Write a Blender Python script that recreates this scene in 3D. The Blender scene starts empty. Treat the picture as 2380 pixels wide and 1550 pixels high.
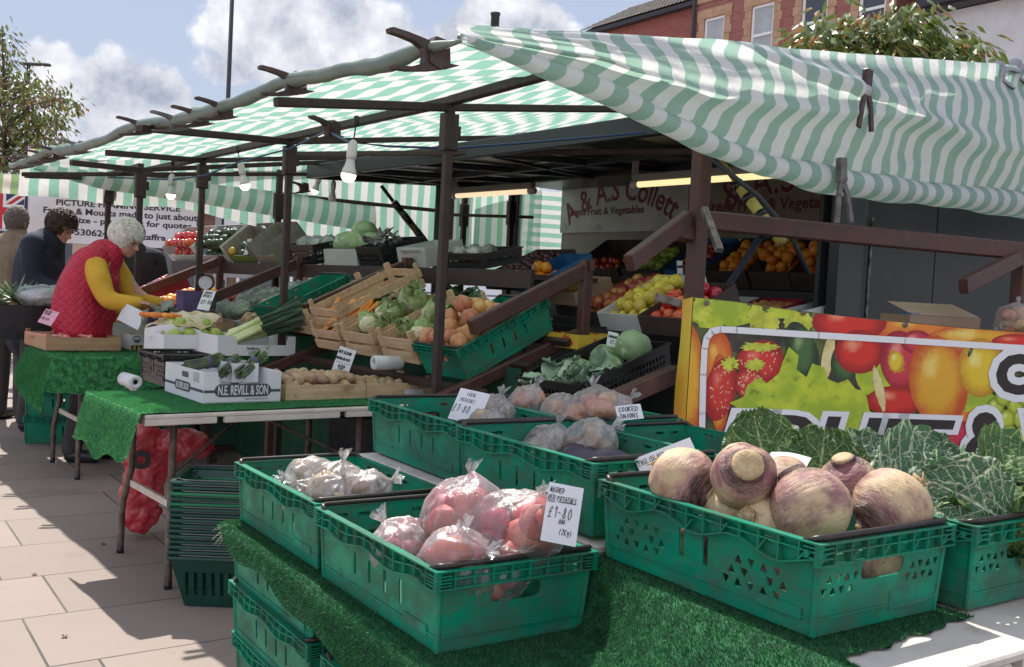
import bpy, bmesh, math, random
import numpy as np
from mathutils import Vector, Matrix, noise
R=math.radians; PI=math.pi
rnd=random.Random(7)
scene=bpy.context.scene; COL=scene.collection
# ---------------- camera ----------------
PITCH,ROLL,EYE=.0435,.0533,1.324
cd=bpy.data.cameras.new('camera'); cam=bpy.data.objects.new('camera',cd); COL.objects.link(cam); scene.camera=cam
cd.sensor_width=36; cd.lens=2290/2379*36; cd.clip_start=.05; cd.clip_end=2000
cam.matrix_world=Matrix.Translation((0,0,EYE))@Matrix.Rotation(R(90)-PITCH,4,'X')@Matrix.Rotation(ROLL,4,'Z')
def ray(x,y):
    dx,dy=x-1189.5,y-775
    a=dx*math.cos(ROLL)+dy*math.sin(ROLL); b=-dx*math.sin(ROLL)+dy*math.cos(ROLL)
    d=Vector((a/2290,math.cos(PITCH)-math.sin(PITCH)*b/2290,-math.sin(PITCH)-math.cos(PITCH)*b/2290))
    return d/d.y
def W(x,y,d): return Vector((0,0,EYE))+ray(x,y)*d          # point of the place seen at x,y standing d metres ahead
def G(x,y,z):
    d=ray(x,y); return Vector((0,0,EYE))+d*((z-EYE)/d.z)
def az(a): return Vector((math.sin(R(a)),math.cos(R(a)),0))
# ---------------- sky and sun ----------------
SUN_EL=57; SUN_AZ=-24         # degrees from straight ahead, minus = to the left
w=bpy.data.worlds.new('World'); scene.world=w; w.use_nodes=True; nt=w.node_tree; nt.nodes.clear()
def N(nt,t,**k):
    n=nt.nodes.new(t)
    for a,v in k.items():
        if a.startswith('i_'): n.inputs[int(a[2:]) if a[2:].isdigit() else a[2:]].default_value=v
        else: setattr(n,a,v)
    return n
def LK(nt,a,b): nt.links.new(a,b)
sky=N(nt,'ShaderNodeTexSky',sky_type='NISHITA',sun_disc=False,sun_elevation=R(SUN_EL),sun_rotation=R(SUN_AZ),altitude=50,air_density=1.3,dust_density=1.5,ozone_density=2.0)
bg=N(nt,'ShaderNodeBackground'); bg.inputs[1].default_value=.10
tc=N(nt,'ShaderNodeTexCoord'); out=N(nt,'ShaderNodeOutputWorld')
def M(nt,op,a,b=None,c=None,clamp=False):
    n=nt.nodes.new('ShaderNodeMath'); n.operation=op; n.use_clamp=clamp
    for i,v in enumerate((a,b,c)):
        if v is None: continue
        if isinstance(v,(int,float)): n.inputs[i].default_value=v
        else: nt.links.new(v,n.inputs[i])
    return n.outputs[0]
nz=N(nt,'ShaderNodeTexNoise',i_Scale=8.0,i_Detail=12,i_Roughness=.55); LK(nt,tc.outputs['Generated'],nz.inputs['Vector'])
nz2=N(nt,'ShaderNodeTexNoise',i_Scale=16.0,i_Detail=8,i_Roughness=.6); LK(nt,tc.outputs['Generated'],nz2.inputs['Vector'])
blobs=[(280,210,.06,1),(380,230,.05,1),(160,240,.06,1),(330,300,.075,1),(400,350,.07,1),(210,300,.075,1),(90,255,.05,1),(150,390,.07,1),(45,230,.05,1),(100,130,.035,1),(540,170,.045,1),(600,110,.06,1),(700,110,.085,1),(820,70,.09,1),(930,90,.09,1),(1060,90,.07,1),(1180,80,.045,1),(1270,75,.05,1),(-100,260,.10,1),(460,450,.10,1),(1500,-110,.09,1),(2000,-180,.14,1),(1320,90,.04,1),(20,-20,.05,.6),(1400,400,.2,1),(700,400,.12,.5)]
dens=None
for bx,by,br,bs in blobs:
    v=(ray(bx,by)).normalized()
    vm=N(nt,'ShaderNodeVectorMath',operation='SUBTRACT'); LK(nt,tc.outputs['Generated'],vm.inputs[0]); vm.inputs[1].default_value=v
    ml=N(nt,'ShaderNodeVectorMath',operation='MULTIPLY'); LK(nt,vm.outputs[0],ml.inputs[0]); ml.inputs[1].default_value=(1,1,1.5)
    ln=N(nt,'ShaderNodeVectorMath',operation='LENGTH'); LK(nt,ml.outputs[0],ln.inputs[0])
    d=M(nt,'MULTIPLY_ADD',ln.outputs['Value'],-1/br,1.0); d=M(nt,'MULTIPLY',d,bs)
    dens=d if dens is None else M(nt,'SMOOTH_MAX',dens,d,.3)
# billows, plus unseen cloud cover added behind the camera as fill light
billow=M(nt,'MULTIPLY_ADD',nz.outputs['Fac'],4.2,-2.1)
sxyz=N(nt,'ShaderNodeSeparateXYZ'); LK(nt,tc.outputs['Generated'],sxyz.inputs[0])
back=N(nt,'ShaderNodeMapRange',interpolation_type='SMOOTHSTEP'); LK(nt,sxyz.outputs[1],back.inputs[0]); back.inputs[1].default_value=.35; back.inputs[2].default_value=-.35
dd=M(nt,'ADD',M(nt,'ADD',M(nt,'MAXIMUM',dens,-.75),M(nt,'MULTIPLY',back.outputs[0],1.0)),billow)
mask=N(nt,'ShaderNodeMapRange',interpolation_type='SMOOTHSTEP'); LK(nt,dd,mask.inputs[0]); mask.inputs[1].default_value=.10; mask.inputs[2].default_value=.40
shade=M(nt,'MULTIPLY_ADD',nz2.outputs['Fac'],2.6,-.78); shade=M(nt,'MULTIPLY_ADD',dd,-.22,shade)
cr=N(nt,'ShaderNodeValToRGB'); LK(nt,shade,cr.inputs[0])
cr.color_ramp.elements[0].position=.0; cr.color_ramp.elements[0].color=(2.6,2.9,3.65,1)
cr.color_ramp.elements[1].position=.62; cr.color_ramp.elements[1].color=(6.2,6.25,6.6,1)
mx=N(nt,'ShaderNodeMix',data_type='RGBA'); LK(nt,mask.outputs[0],mx.inputs[0])
hs=N(nt,'ShaderNodeMix',data_type='RGBA'); hs.inputs[0].default_value=.85; LK(nt,sky.outputs[0],hs.inputs[6]); hs.inputs[7].default_value=(3.0,3.4,4.5,1)
lit=N(nt,'ShaderNodeVectorMath',operation='SCALE'); LK(nt,cr.outputs[0],lit.inputs[0]); LK(nt,M(nt,'MULTIPLY_ADD',back.outputs[0],.7,1.0),lit.inputs['Scale'])  # added cloud behind the camera made brighter, to fill surfaces facing it
LK(nt,hs.outputs[2],mx.inputs[6]); LK(nt,lit.outputs[0],mx.inputs[7]); LK(nt,mx.outputs[2],bg.inputs[0]); LK(nt,bg.outputs[0],out.inputs[0])
sd=bpy.data.lights.new('sun','SUN'); sd.energy=4.0; sd.angle=R(.5); sd.color=(1,.955,.89)
sun=bpy.data.objects.new('sun',sd); COL.objects.link(sun)
sv=Vector((math.sin(R(SUN_AZ))*math.cos(R(SUN_EL)),math.cos(R(SUN_AZ))*math.cos(R(SUN_EL)),math.sin(R(SUN_EL))))
sun.rotation_euler=sv.to_track_quat('Z','Y').to_euler()
vs=scene.view_settings; vs.view_transform='Standard'; vs.look='None'; vs.exposure=.68; vs.gamma=1
cyc=scene.cycles; cyc.use_denoising=True
cyc.max_bounces=8; cyc.transparent_max_bounces=16; cyc.diffuse_bounces=4; cyc.glossy_bounces=3; cyc.transmission_bounces=6
# ---------------- materials ----------------
_mc={}
def rgb(h):  # sRGB 0-255 triple -> linear
    return tuple(((c/255)/12.92 if c/255<.04045 else ((c/255+.055)/1.055)**2.4) for c in h)
def newmat(name):
    m=bpy.data.materials.new(name); m.use_nodes=True; m.node_tree.nodes.clear(); o=N(m.node_tree,'ShaderNodeOutputMaterial'); return m,m.node_tree,o
def mixc(nt,f,a,b,blend='MIX'):
    n=N(nt,'ShaderNodeMix',data_type='RGBA',blend_type=blend)
    for i,v in ((0,f),(6,a),(7,b)):
        if isinstance(v,(int,float)): n.inputs[i].default_value=v
        elif isinstance(v,tuple): n.inputs[i].default_value=(*v[:3],1)
        else: LK(nt,v,n.inputs[i])
    return n.outputs[2]
def ntex(nt,scale,detail=3,rough=.5,coord=None,stretch=None):
    t=N(nt,'ShaderNodeTexNoise',i_Scale=scale,i_Detail=detail,i_Roughness=rough)
    if coord is None: coord=N(nt,'ShaderNodeTexCoord').outputs['Object']
    if stretch:
        mp=N(nt,'ShaderNodeMapping'); LK(nt,coord,mp.inputs[0]); mp.inputs['Scale'].default_value=stretch; coord=mp.outputs[0]
    LK(nt,coord,t.inputs['Vector']); return t.outputs['Fac']
def mrange(nt,v,a,b,c=0,d=1,smooth=True):
    n=N(nt,'ShaderNodeMapRange'); n.interpolation_type='SMOOTHSTEP' if smooth else 'LINEAR'
    LK(nt,v,n.inputs[0])
    for i,q in enumerate((a,b,c,d)): n.inputs[i+1].default_value=q
    return n.outputs[0]
def pm(name,col,col2=None,rough=.6,scale=12,lo=.35,hi=.65,stretch=None,bump=0,bscale=60,metal=0,spec=.5,hue=0,trans=0,tcol=None,fine=0,emit=0,coat=0,dirt=None,dirtscale=6,dlo=.5,dhi=.75,sss=0,bstretch=None,detail=4):
    if name in _mc: return _mc[name]
    m,nt,o=newmat(name)
    p=N(nt,'ShaderNodeBsdfPrincipled'); p.inputs['Roughness'].default_value=rough; p.inputs['Metallic'].default_value=metal
    p.inputs['Specular IOR Level'].default_value=spec
    c=tuple(col)
    if col2 is not None:
        c=mixc(nt,mrange(nt,ntex(nt,scale,detail,.55,None,stretch),lo,hi),tuple(col),tuple(col2))
    if dirt is not None:
        c=mixc(nt,mrange(nt,ntex(nt,dirtscale,6,.65),dlo,dhi),c,tuple(dirt))
    if fine:
        c=mixc(nt,1.0,c,mixc(nt,ntex(nt,220,2,.6),(1-fine,)*3,(1+fine,)*3),'MULTIPLY')
    if hue:
        oi=N(nt,'ShaderNodeObjectInfo'); h=N(nt,'ShaderNodeHueSaturation')
        LK(nt,M(nt,'MULTIPLY_ADD',oi.outputs['Random'],hue*.12,.5-hue*.06),h.inputs['Hue'])
        LK(nt,M(nt,'MULTIPLY_ADD',oi.outputs['Random'],hue*.8,1-hue*.4),h.inputs['Value'])
        if isinstance(c,tuple): h.inputs['Color'].default_value=(*c,1)
        else: LK(nt,c,h.inputs['Color'])
        c=h.outputs[0]
    if isinstance(c,tuple): p.inputs['Base Color'].default_value=(*c,1)
    else: LK(nt,c,p.inputs['Base Color'])
    if bump:
        b=N(nt,'ShaderNodeBump'); b.inputs['Strength'].default_value=bump; b.inputs['Distance'].default_value=.004
        LK(nt,ntex(nt,bscale,4,.6,None,bstretch),b.inputs['Height']); LK(nt,b.outputs[0],p.inputs['Normal'])
    if coat: p.inputs['Coat Weight'].default_value=coat; p.inputs['Coat Roughness'].default_value=.15
    if sss:
        p.inputs['Subsurface Weight'].default_value=sss; p.inputs['Subsurface Radius'].default_value=(.01,.006,.004)
    if emit:
        p.inputs['Emission Strength'].default_value=emit; p.inputs['Emission Color'].default_value=(*(tcol or col),1)
    s=p.outputs[0]
    if trans:
        t=N(nt,'ShaderNodeBsdfTranslucent')
        if tcol: t.inputs[0].default_value=(*tcol,1)
        elif isinstance(c,tuple): t.inputs[0].default_value=(*c,1)
        else: LK(nt,c,t.inputs[0])
        mxs=N(nt,'ShaderNodeMixShader'); mxs.inputs[0].default_value=trans; LK(nt,s,mxs.inputs[1]); LK(nt,t.outputs[0],mxs.inputs[2]); s=mxs.outputs[0]
    LK(nt,s,o.inputs[0]); _mc[name]=m; return m
def stripe_mat(name,ga,gb,wa=(.78,.78,.76),period=.142,beige=False):
    m,nt,o=newmat(name)
    uv=N(nt,'ShaderNodeTexCoord').outputs['UV']; sp=N(nt,'ShaderNodeSeparateXYZ'); LK(nt,uv,sp.inputs[0])
    fr=M(nt,'FRACT',M(nt,'DIVIDE',sp.outputs[0],period)); st=M(nt,'GREATER_THAN',fr,.5)
    d=N(nt,'ShaderNodeBsdfPrincipled'); d.inputs['Roughness'].default_value=.42; t=N(nt,'ShaderNodeBsdfTranslucent')
    wr=ntex(nt,900,2,.5); weave=mixc(nt,1.0,mixc(nt,st,wa,ga),mixc(nt,wr,(.9,.9,.9),(1.1,1.1,1.1)),'MULTIPLY')
    soil=mrange(nt,ntex(nt,1.7,5,.6),.5,.8,0,.22)
    LK(nt,mixc(nt,soil,weave,(.45,.46,.42)),d.inputs['Base Color'])
    tcx=mixc(nt,st,(.82,.80,.78),gb); 
    LK(nt,tcx,t.inputs[0])
    b=N(nt,'ShaderNodeBump'); b.inputs['Strength'].default_value=.5; b.inputs['Distance'].default_value=.03
    LK(nt,ntex(nt,7,5,.65,None,(1,1,1)),b.inputs['Height']); LK(nt,b.outputs[0],d.inputs['Normal']); LK(nt,b.outputs[0],t.inputs['Normal'])
    mxs=N(nt,'ShaderNodeMixShader'); mxs.inputs[0].default_value=.48; LK(nt,d.outputs[0],mxs.inputs[1]); LK(nt,t.outputs[0],mxs.inputs[2]); LK(nt,mxs.outputs[0],o.inputs[0])
    return m
# ---------------- mesh builder ----------------
class MB:
    def __init__(s): s.v=[];s.f=[];s.mi=[];s.uv=None
    def add(s,vs,fs,mi=0,M=None):
        k=len(s.v)
        if M is not None: vs=[M@Vector(v) for v in vs]
        s.v+= [tuple(v) for v in vs]; s.f+=[tuple(i+k for i in f) for f in fs]; s.mi+=[mi]*len(fs); return s
    def box(s,x0,x1,y0,y1,z0,z1,mi=0,M=None,bev=0):
        if bev:
            b=bev; V=[]
            for z,bb in ((z0,b),(z0+b,0),(z1-b,0),(z1,b)):
                V+=[(x0+bb+(b if not bb else 0)*0,y0+bb,z),(x1-bb,y0+bb,z),(x1-bb,y1-bb,z),(x0+bb,y1-bb,z)]
            F=[(3,2,1,0),(12,13,14,15)]
            for k in range(3):
                for i in range(4): F.append((4*k+i,4*k+(i+1)%4,4*k+4+(i+1)%4,4*k+4+i))
            return s.add(V,F,mi,M)
        V=[(x0,y0,z0),(x1,y0,z0),(x1,y1,z0),(x0,y1,z0),(x0,y0,z1),(x1,y0,z1),(x1,y1,z1),(x0,y1,z1)]
        return s.add(V,[(3,2,1,0),(4,5,6,7),(0,1,5,4),(1,2,6,5),(2,3,7,6),(3,0,4,7)],mi,M)
    def bar(s,p0,p1,w,h,mi=0,up=(0,0,1)):
        p0=Vector(p0);p1=Vector(p1); d=(p1-p0); L=d.length; d.normalize(); u=Vector(up)
        if abs(d.dot(u))>.99: u=Vector((math.sin(R(38)),-math.cos(R(38)),0)) if False else Vector((.56,-.83,0))
        x=d.cross(u).normalized(); u=x.cross(d)
        Mx=Matrix((( *x,0),(*d,0),(*u,0),(0,0,0,1))).transposed(); Mx.translation=p0
        return s.box(-w/2,w/2,0,L,-h/2,h/2,mi,Mx,bev=min(w,h)*.12)
    def tube(s,path,r,n=8,mi=0,cap=True):
        path=[Vector(p) for p in path]; k=len(path); rr=r if isinstance(r,(list,tuple)) else [r]*k
        V=[];F=[]; prev=None
        for i,p in enumerate(path):
            t=(path[min(i+1,k-1)]-path[max(i-1,0)]).normalized()
            if prev is None:
                a=Vector((0,0,1)) if abs(t.z)<.9 else Vector((1,0,0)); u=t.cross(a).normalized()
            else: u=(prev-t*prev.dot(t)).normalized()
            prev=u; q=t.cross(u)
            for j in range(n):
                a=2*PI*j/n; V.append(p+(u*math.cos(a)+q*math.sin(a))*rr[i])
        for i in range(k-1):
            for j in range(n): F.append((i*n+j,i*n+(j+1)%n,(i+1)*n+(j+1)%n,(i+1)*n+j))
        if cap: F.append(tuple(range(n))[::-1]); F.append(tuple((k-1)*n+j for j in range(n)))
        return s.add(V,F,mi)
    def lathe(s,prof,n=16,mi=0,M=None,fn=None):
        V=[];F=[];k=len(prof)
        for i,(r,z) in enumerate(prof):
            for j in range(n):
                a=2*PI*j/n; v=Vector((r*math.cos(a),r*math.sin(a),z)); V.append(fn(v) if fn else v)
        for i in range(k-1):
            for j in range(n): F.append((i*n+j,i*n+(j+1)%n,(i+1)*n+(j+1)%n,(i+1)*n+j))
        F.append(tuple(range(n))[::-1]); F.append(tuple((k-1)*n+j for j in range(n)))
        return s.add(V,F,mi,M)
    def grid(s,fn,nu,nv,mi=0,uvf=None):
        V=[fn(i/nu,j/nv) for j in range(nv+1) for i in range(nu+1)]
        F=[(j*(nu+1)+i,j*(nu+1)+i+1,(j+1)*(nu+1)+i+1,(j+1)*(nu+1)+i) for j in range(nv) for i in range(nu)]
        if uvf:
            if s.uv is None: s.uv={}
            k=len(s.v)
            for j in range(nv+1):
                for i in range(nu+1): s.uv[k+j*(nu+1)+i]=uvf(i/nu,j/nv)
        return s.add(V,F,mi)
    def plate(s,polys,t,M=None,mi=0):
        """flat board with holes: first outline then holes, thickness t, in local XY"""
        c=bpy.data.curves.new('c','CURVE'); c.dimensions='2D'; c.fill_mode='BOTH'; c.extrude=t/2
        for pts in polys:
            sp=c.splines.new('POLY'); sp.points.add(len(pts)-1)
            for p,q in zip(sp.points,pts): p.co=(q[0],q[1],0,1)
            sp.use_cyclic_u=True
        return s._curve(c,M,mi)
    def _curve(s,c,M,mi,vf=None):
        o=bpy.data.objects.new('o',c); m=bpy.data.meshes.new_from_object(o)
        V=[v.co.copy() for v in m.vertices]
        if vf: V=[vf(v) for v in V]
        s.add(V,[tuple(p.vertices) for p in m.polygons],mi,M)
        bpy.data.objects.remove(o); bpy.data.curves.remove(c); bpy.data.meshes.remove(m); return s
    def text(s,body,size,M,ext=.0006,off=0,shear=0,align='LEFT',mi=0,spacing=1,vf=None,sx=1):
        c=bpy.data.curves.new('t','FONT'); c.body=body; c.size=size; c.extrude=ext; c.offset=off; c.shear=shear; c.align_x=align; c.space_character=spacing; c.resolution_u=3
        g=(lambda v:Vector((v.x*sx,v.y,v.z))) if sx!=1 else None
        return s._curve(c,M,mi,vf or g)
    def build(s,name,mats,parent=None,smooth=False,M=None,loc=None,rotz=0):
        me=bpy.data.meshes.new(name); me.from_pydata(s.v,[],s.f)
        if not isinstance(mats,(list,tuple)): mats=[mats]
        for m in mats: me.materials.append(m)
        if len(mats)>1: me.polygons.foreach_set('material_index',s.mi)
        if smooth:
            me.polygons.foreach_set('use_smooth',[True]*len(me.polygons))
            if smooth=='a':
                me.update()
                try: me.set_sharp_from_angle(angle=R(40))
                except Exception: pass
        if s.uv is not None:
            l=me.uv_layers.new(name='UVMap')
            for lp in me.loops: l.data[lp.index].uv=s.uv.get(lp.vertex_index,(0,0))
        me.update(); o=bpy.data.objects.new(name,me); COL.objects.link(o)
        if parent: o.parent=parent
        if M is not None: o.matrix_world=M
        if loc is not None: o.location=loc
        if rotz: o.rotation_euler=(0,0,rotz)
        return o
def tag(o,label=None,cat=None,group=None,kind=None):
    if label: o['label']=label
    if cat: o['category']=cat
    if group: o['group']=group
    if kind: o['kind']=kind
    return o
def thing(name,label,cat,loc=(0,0,0),rotz=0,group=None,M=None):
    o=bpy.data.objects.new(name,None); COL.objects.link(o); o.empty_display_size=.1
    if M is not None: o.matrix_world=M
    else: o.location=loc; o.rotation_euler=(0,0,rotz)
    return tag(o,label,cat,group)
def copy_tree(o,parent=None):
    c=o.copy(); COL.objects.link(c)
    if parent: c.parent=parent
    for ch in list(o.children): copy_tree(ch,c)
    return c
def clone(o,M,label=None,group=None):
    c=copy_tree(o); c.matrix_world=M
    if label: c['label']=label
    if group: c['group']=group
    return c
def TRS(loc,rz=0,rx=0,ry=0,s=1):
    return Matrix.Translation(loc)@Matrix.Rotation(rz,4,'Z')@Matrix.Rotation(ry,4,'Y')@Matrix.Rotation(rx,4,'X')@Matrix.Scale(s,4)
def frame(o,x,y=None,z=None):
    """matrix with local X along x, Z as near z as can be"""
    x=Vector(x).normalized(); z=Vector(z or (0,0,1)); y=z.cross(x).normalized(); z=x.cross(y)
    m=Matrix((( *x,0),(*y,0),(*z,0),(0,0,0,1))).transposed(); m.translation=Vector(o); return m
def fbm(p,s=1,o=3):
    v=0;a=1
    for i in range(o): v+=a*noise.noise(Vector(p)*s); a*=.5; s*=2.03
    return v
rust=pm('rusty_maroon_steel',(.046,.022,.018),(.026,.015,.013),rough=.55,scale=25,bump=.35,bscale=90,dirt=(.10,.055,.04),dirtscale=18,dlo=.6,dhi=.8)
redwood=pm('oxide_red_steel',(.085,.030,.022),(.06,.026,.02),rough=.5,scale=14,bump=.2,bscale=60,dirt=(.13,.08,.06),dirtscale=12,dlo=.62,dhi=.85)
white_paper=pm('white_card',(.78,.78,.80),(.72,.72,.75),rough=.7,scale=3,trans=.2)
ink=pm('black_ink',(.012,.012,.016),rough=.6)
steel=pm('galvanised_tube',(.20,.18,.16),(.12,.09,.075),rough=.4,metal=.55,scale=30,bump=.2)
black_plastic=pm('black_plastic',(.014,.014,.016),(.02,.02,.022),rough=.38,scale=20)
# ================= GROUND =================
def paving():
    m,nt,o=newmat('sandstone_slabs')
    tcn=N(nt,'ShaderNodeTexCoord').outputs['Object']
    mp=N(nt,'ShaderNodeMapping'); LK(nt,tcn,mp.inputs[0]); mp.inputs['Location'].default_value=(-.79+.75*20,-3.47+.53*20,0)
    br=N(nt,'ShaderNodeTexBrick',offset=.21,offset_frequency=2,squash=1.0); LK(nt,mp.outputs[0],br.inputs[0])
    for k,v in (('Scale',1),('Mortar Size',.005),('Mortar Smooth',.2),('Bias',0),('Brick Width',.75),('Row Height',.53)): br.inputs[k].default_value=v
    br.inputs['Color1'].default_value=(.24,.185,.155,1); br.inputs['Color2'].default_value=(.30,.235,.198,1); br.inputs['Mortar'].default_value=(.05,.042,.036,1)
    c=br.outputs[0]
    c=mixc(nt,mrange(nt,ntex(nt,2.2,5,.6),.35,.75,0,.5),c,(.25,.20,.165))
    c=mixc(nt,mrange(nt,ntex(nt,.9,6,.65),.54,.70,0,.65),c,(.16,.125,.10)); c=mixc(nt,mrange(nt,ntex(nt,11,5,.7),.66,.72,0,.6),c,(.12,.10,.085)); c=mixc(nt,mrange(nt,ntex(nt,34,2,.5),.735,.76,0,.7),c,(.08,.07,.06))
    c=mixc(nt,1.0,c,mixc(nt,ntex(nt,160,3,.7),(.82,.82,.82),(1.16,1.16,1.16)),'MULTIPLY')
    p=N(nt,'ShaderNodeBsdfPrincipled'); LK(nt,c,p.inputs[0]); p.inputs['Roughness'].default_value=.72
    b=N(nt,'ShaderNodeBump'); b.inputs['Strength'].default_value=.35; b.inputs['Distance'].default_value=.004
    h=M(nt,'MULTIPLY_ADD',br.outputs['Fac'],-2.0,ntex(nt,45,5,.6)); LK(nt,h,b.inputs['Height']); LK(nt,b.outputs[0],p.inputs['Normal'])
    LK(nt,p.outputs[0],o.inputs[0]); return m
def flatsheet(name,x0,x1,y0,y1,mat,rz,z):
    b=MB().add([(x0,y0,0),(x1,y0,0),(x1,y1,0),(x0,y1,0)],[(0,1,2,3)])
    o=b.build(name,mat,loc=(0,0,z),rotz=rz); tag(o,kind='structure'); return o
flatsheet('pavement',-150,150,-150,250,paving(),R(90-55),0)
def blocks():
    m,nt,o=newmat('dark_block_paving')
    br=N(nt,'ShaderNodeTexBrick',offset=.5); LK(nt,N(nt,'ShaderNodeTexCoord').outputs['Object'],br.inputs[0])
    for k,v in (('Scale',1),('Mortar Size',.005),('Mortar Smooth',.3),('Brick Width',.2),('Row Height',.1)): br.inputs[k].default_value=v
    br.inputs['Color1'].default_value=(.11,.10,.10,1); br.inputs['Color2'].default_value=(.17,.16,.155,1); br.inputs['Mortar'].default_value=(.04,.04,.04,1)
    p=N(nt,'ShaderNodeBsdfPrincipled'); LK(nt,mixc(nt,mrange(nt,ntex(nt,5,5,.6),.4,.7,0,.5),br.outputs[0],(.1,.09,.085)),p.inputs[0]); p.inputs['Roughness'].default_value=.8
    b=N(nt,'ShaderNodeBump'); b.inputs['Strength'].default_value=.6; b.inputs['Distance'].default_value=.004; LK(nt,M(nt,'MULTIPLY',br.outputs['Fac'],-1),b.inputs['Height']); LK(nt,b.outputs[0],p.inputs['Normal'])
    LK(nt,p.outputs[0],o.inputs[0]); return m
flatsheet('road',1.15,9,-3,6,blocks(),R(12),.004)
# ================= BUILDINGS =================
BP=W(1770,60,35.0); BU=az(-35); BN=Vector((-BU.y,BU.x,0))*1.0   # along facade (away-left) ; normal
BN=Vector((BU.y,-BU.x,0))                                       # points right-back, into the buildings
def fp(x,y):
    d=ray(x,y); a,b,c_,d_=d.x,-BU.x,d.y,-BU.y; det=a*d_-b*c_
    ex,ey=BP.x,BP.y; t=(ex*d_-b*ey)/det; s=(a*ey-c_*ex)/det
    return s,EYE+d.z*t
def brick_mat(name,c1,c2,mort):
    m,nt,o=newmat(name)
    br=N(nt,'ShaderNodeTexBrick',offset=.5)
    tcn=N(nt,'ShaderNodeTexCoord').outputs['Object']; mp=N(nt,'ShaderNodeMapping'); mp.inputs['Rotation'].default_value=(R(90),0,0); LK(nt,tcn,mp.inputs[0]); LK(nt,mp.outputs[0],br.inputs[0])
    for k,v in (('Scale',1),('Mortar Size',.007),('Mortar Smooth',.2),('Brick Width',.29),('Row Height',.10)): br.inputs[k].default_value=v
    br.inputs['Color1'].default_value=(*c1,1); br.inputs['Color2'].default_value=(*c2,1); br.inputs['Mortar'].default_value=(*mort,1)
    p=N(nt,'ShaderNodeBsdfPrincipled'); LK(nt,mixc(nt,mrange(nt,ntex(nt,1.1,5,.6),.35,.7,0,.35),br.outputs[0],(.25,.11,.09)),p.inputs[0]); p.inputs['Roughness'].default_value=.85
    LK(nt,p.outputs[0],o.inputs[0]); return m
brick=brick_mat('red_brick',(.25,.075,.066),(.31,.11,.098),(.36,.22,.18))
brick2=brick_mat('dark_red_brick',(.24,.062,.05),(.31,.085,.065),(.25,.14,.12))
terra=pm('terracotta_block',(.40,.23,.14),(.48,.30,.20),rough=.8,scale=2.5)
whitepaint=pm('white_paint',(.78,.78,.78),rough=.5)
render_w=pm('white_render',(.66,.66,.68),(.58,.58,.60),rough=.9,scale=1.5,bump=.3,bscale=8)
slate=pm('grey_roof_tile',(.09,.08,.072),(.14,.12,.105),rough=.8,scale=3)
redtile=pm('red_pantile',(.32,.10,.065),(.42,.16,.11),rough=.8,scale=3)
glass_d=pm('dark_window_glass',(.05,.055,.07),rough=.08,spec=.8)
glass_b=pm('window_with_blind',(.42,.44,.45),(.36,.38,.40),rough=.25,scale=2)
leadpipe=pm('dark_downpipe',(.03,.028,.035),rough=.5)
def BM_(sz=0): # matrix: local X = toward near right along the facade (-BU), Y = into the building, Z up
    m=Matrix((( *(-BU),0),(*BN,0),(0,0,1,0),(0,0,0,1))).transposed(); m.translation=Vector((BP.x,BP.y,0)); return m
BM=BM_()
b1=thing('brick_building','three storey red brick building with tan window surrounds and tall sash windows','building',M=BM)
def sx(x,y): s,z=fp(x,y); return -s,z
xl,_=sx(1612,60); xr,_=sx(2079,60)
wins=[((1637,41),(1683,95)),((1745,17),(1797,113)),((1861,-40),(1921,96)),((1993,-45),(2056,68))]
wr=[]
for (xa,ya),(xb,yb) in wins:
    s0,_=sx(xa,60); s1,_=sx(xb,60); wr.append((s0,s1))
zt=sx(1745,17)[1]; zb=sx(1797,113)[1]-.25
H=zt-zb
def wallholes(x0,x1,z0,z1,holes,t,M):
    return MB().plate([[(x0,z0),(x1,z0),(x1,z1),(x0,z1)]]+[[(a,c),(b,c),(b,d),(a,d)] for a,b,c,d in holes],t,M@Matrix.Rotation(R(90),4,'X'))
TOPZ=15.5
holes=[(a,b,zb,zt) for a,b in wr]
low=[(a,b,zb-4.0,zt-4.2) for a,b in wr]
wallholes(xl,xr,0,TOPZ,holes+low,.3,Matrix.Translation((0,.15,0))).build('wall',brick,b1)
b=MB(); b.box(xl,xr,.3,7,0,TOPZ-.1); b.box(xl-.2,xr+.2,-.1,7.2,TOPZ,TOPZ+.5); b.box(xl,xl+.05,.0,7,0,TOPZ); b.build('rear_block',brick2,b1)
MB().box(xl+.02,xr-.02,-.06,0,zt+.62,zt+.85).box(xl+.02,xr-.02,-.04,0,zb-1.0,zb-.8).build('string_course',terra,b1)
for i,(a,bb) in enumerate(wr):
    for zz0,zz1 in ((zb,zt),(zb-4.0,zt-4.2)):
        q=MB()
        for z in np.arange(zz0-.3,zz1+.05,.3):
            for x0,x1 in ((a-.36,a-.002),(bb+.002,bb+.36)): q.box(x0+(.0 if int((z-zz0)/.3+9)%2 else .07)*(x0<a),x1-(.0 if int((z-zz0)/.3+9)%2 else .07)*(x1>bb),-.035,0,z,z+.29)
        q.box(a-.36,bb+.36,-.045,0,zz1+.01,zz1+.34); q.box(a-.3,bb+.3,-.1,0,zz0-.16,zz0)
        q.build('window_surround',terra,b1)
        wdw=MB(); f=.09
        wdw.box(a,a+f,.03,.12,zz0,zz1).box(bb-f,bb,.03,.12,zz0,zz1).box(a+f,bb-f,.03,.12,zz1-f,zz1).box(a+f,bb-f,.03,.12,zz0,zz0+f*1.2)
        mz=(zz0+zz1)/2-.1; wdw.box(a+f,bb-f,.02,.11,mz-.045,mz+.045)
        fr=wdw.build('window',whitepaint,b1)
        MB().box(a+f,bb-f,.08,.09,zz0+f,zz1-f).build('pane',glass_b if i<2 else glass_d,fr)
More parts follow.
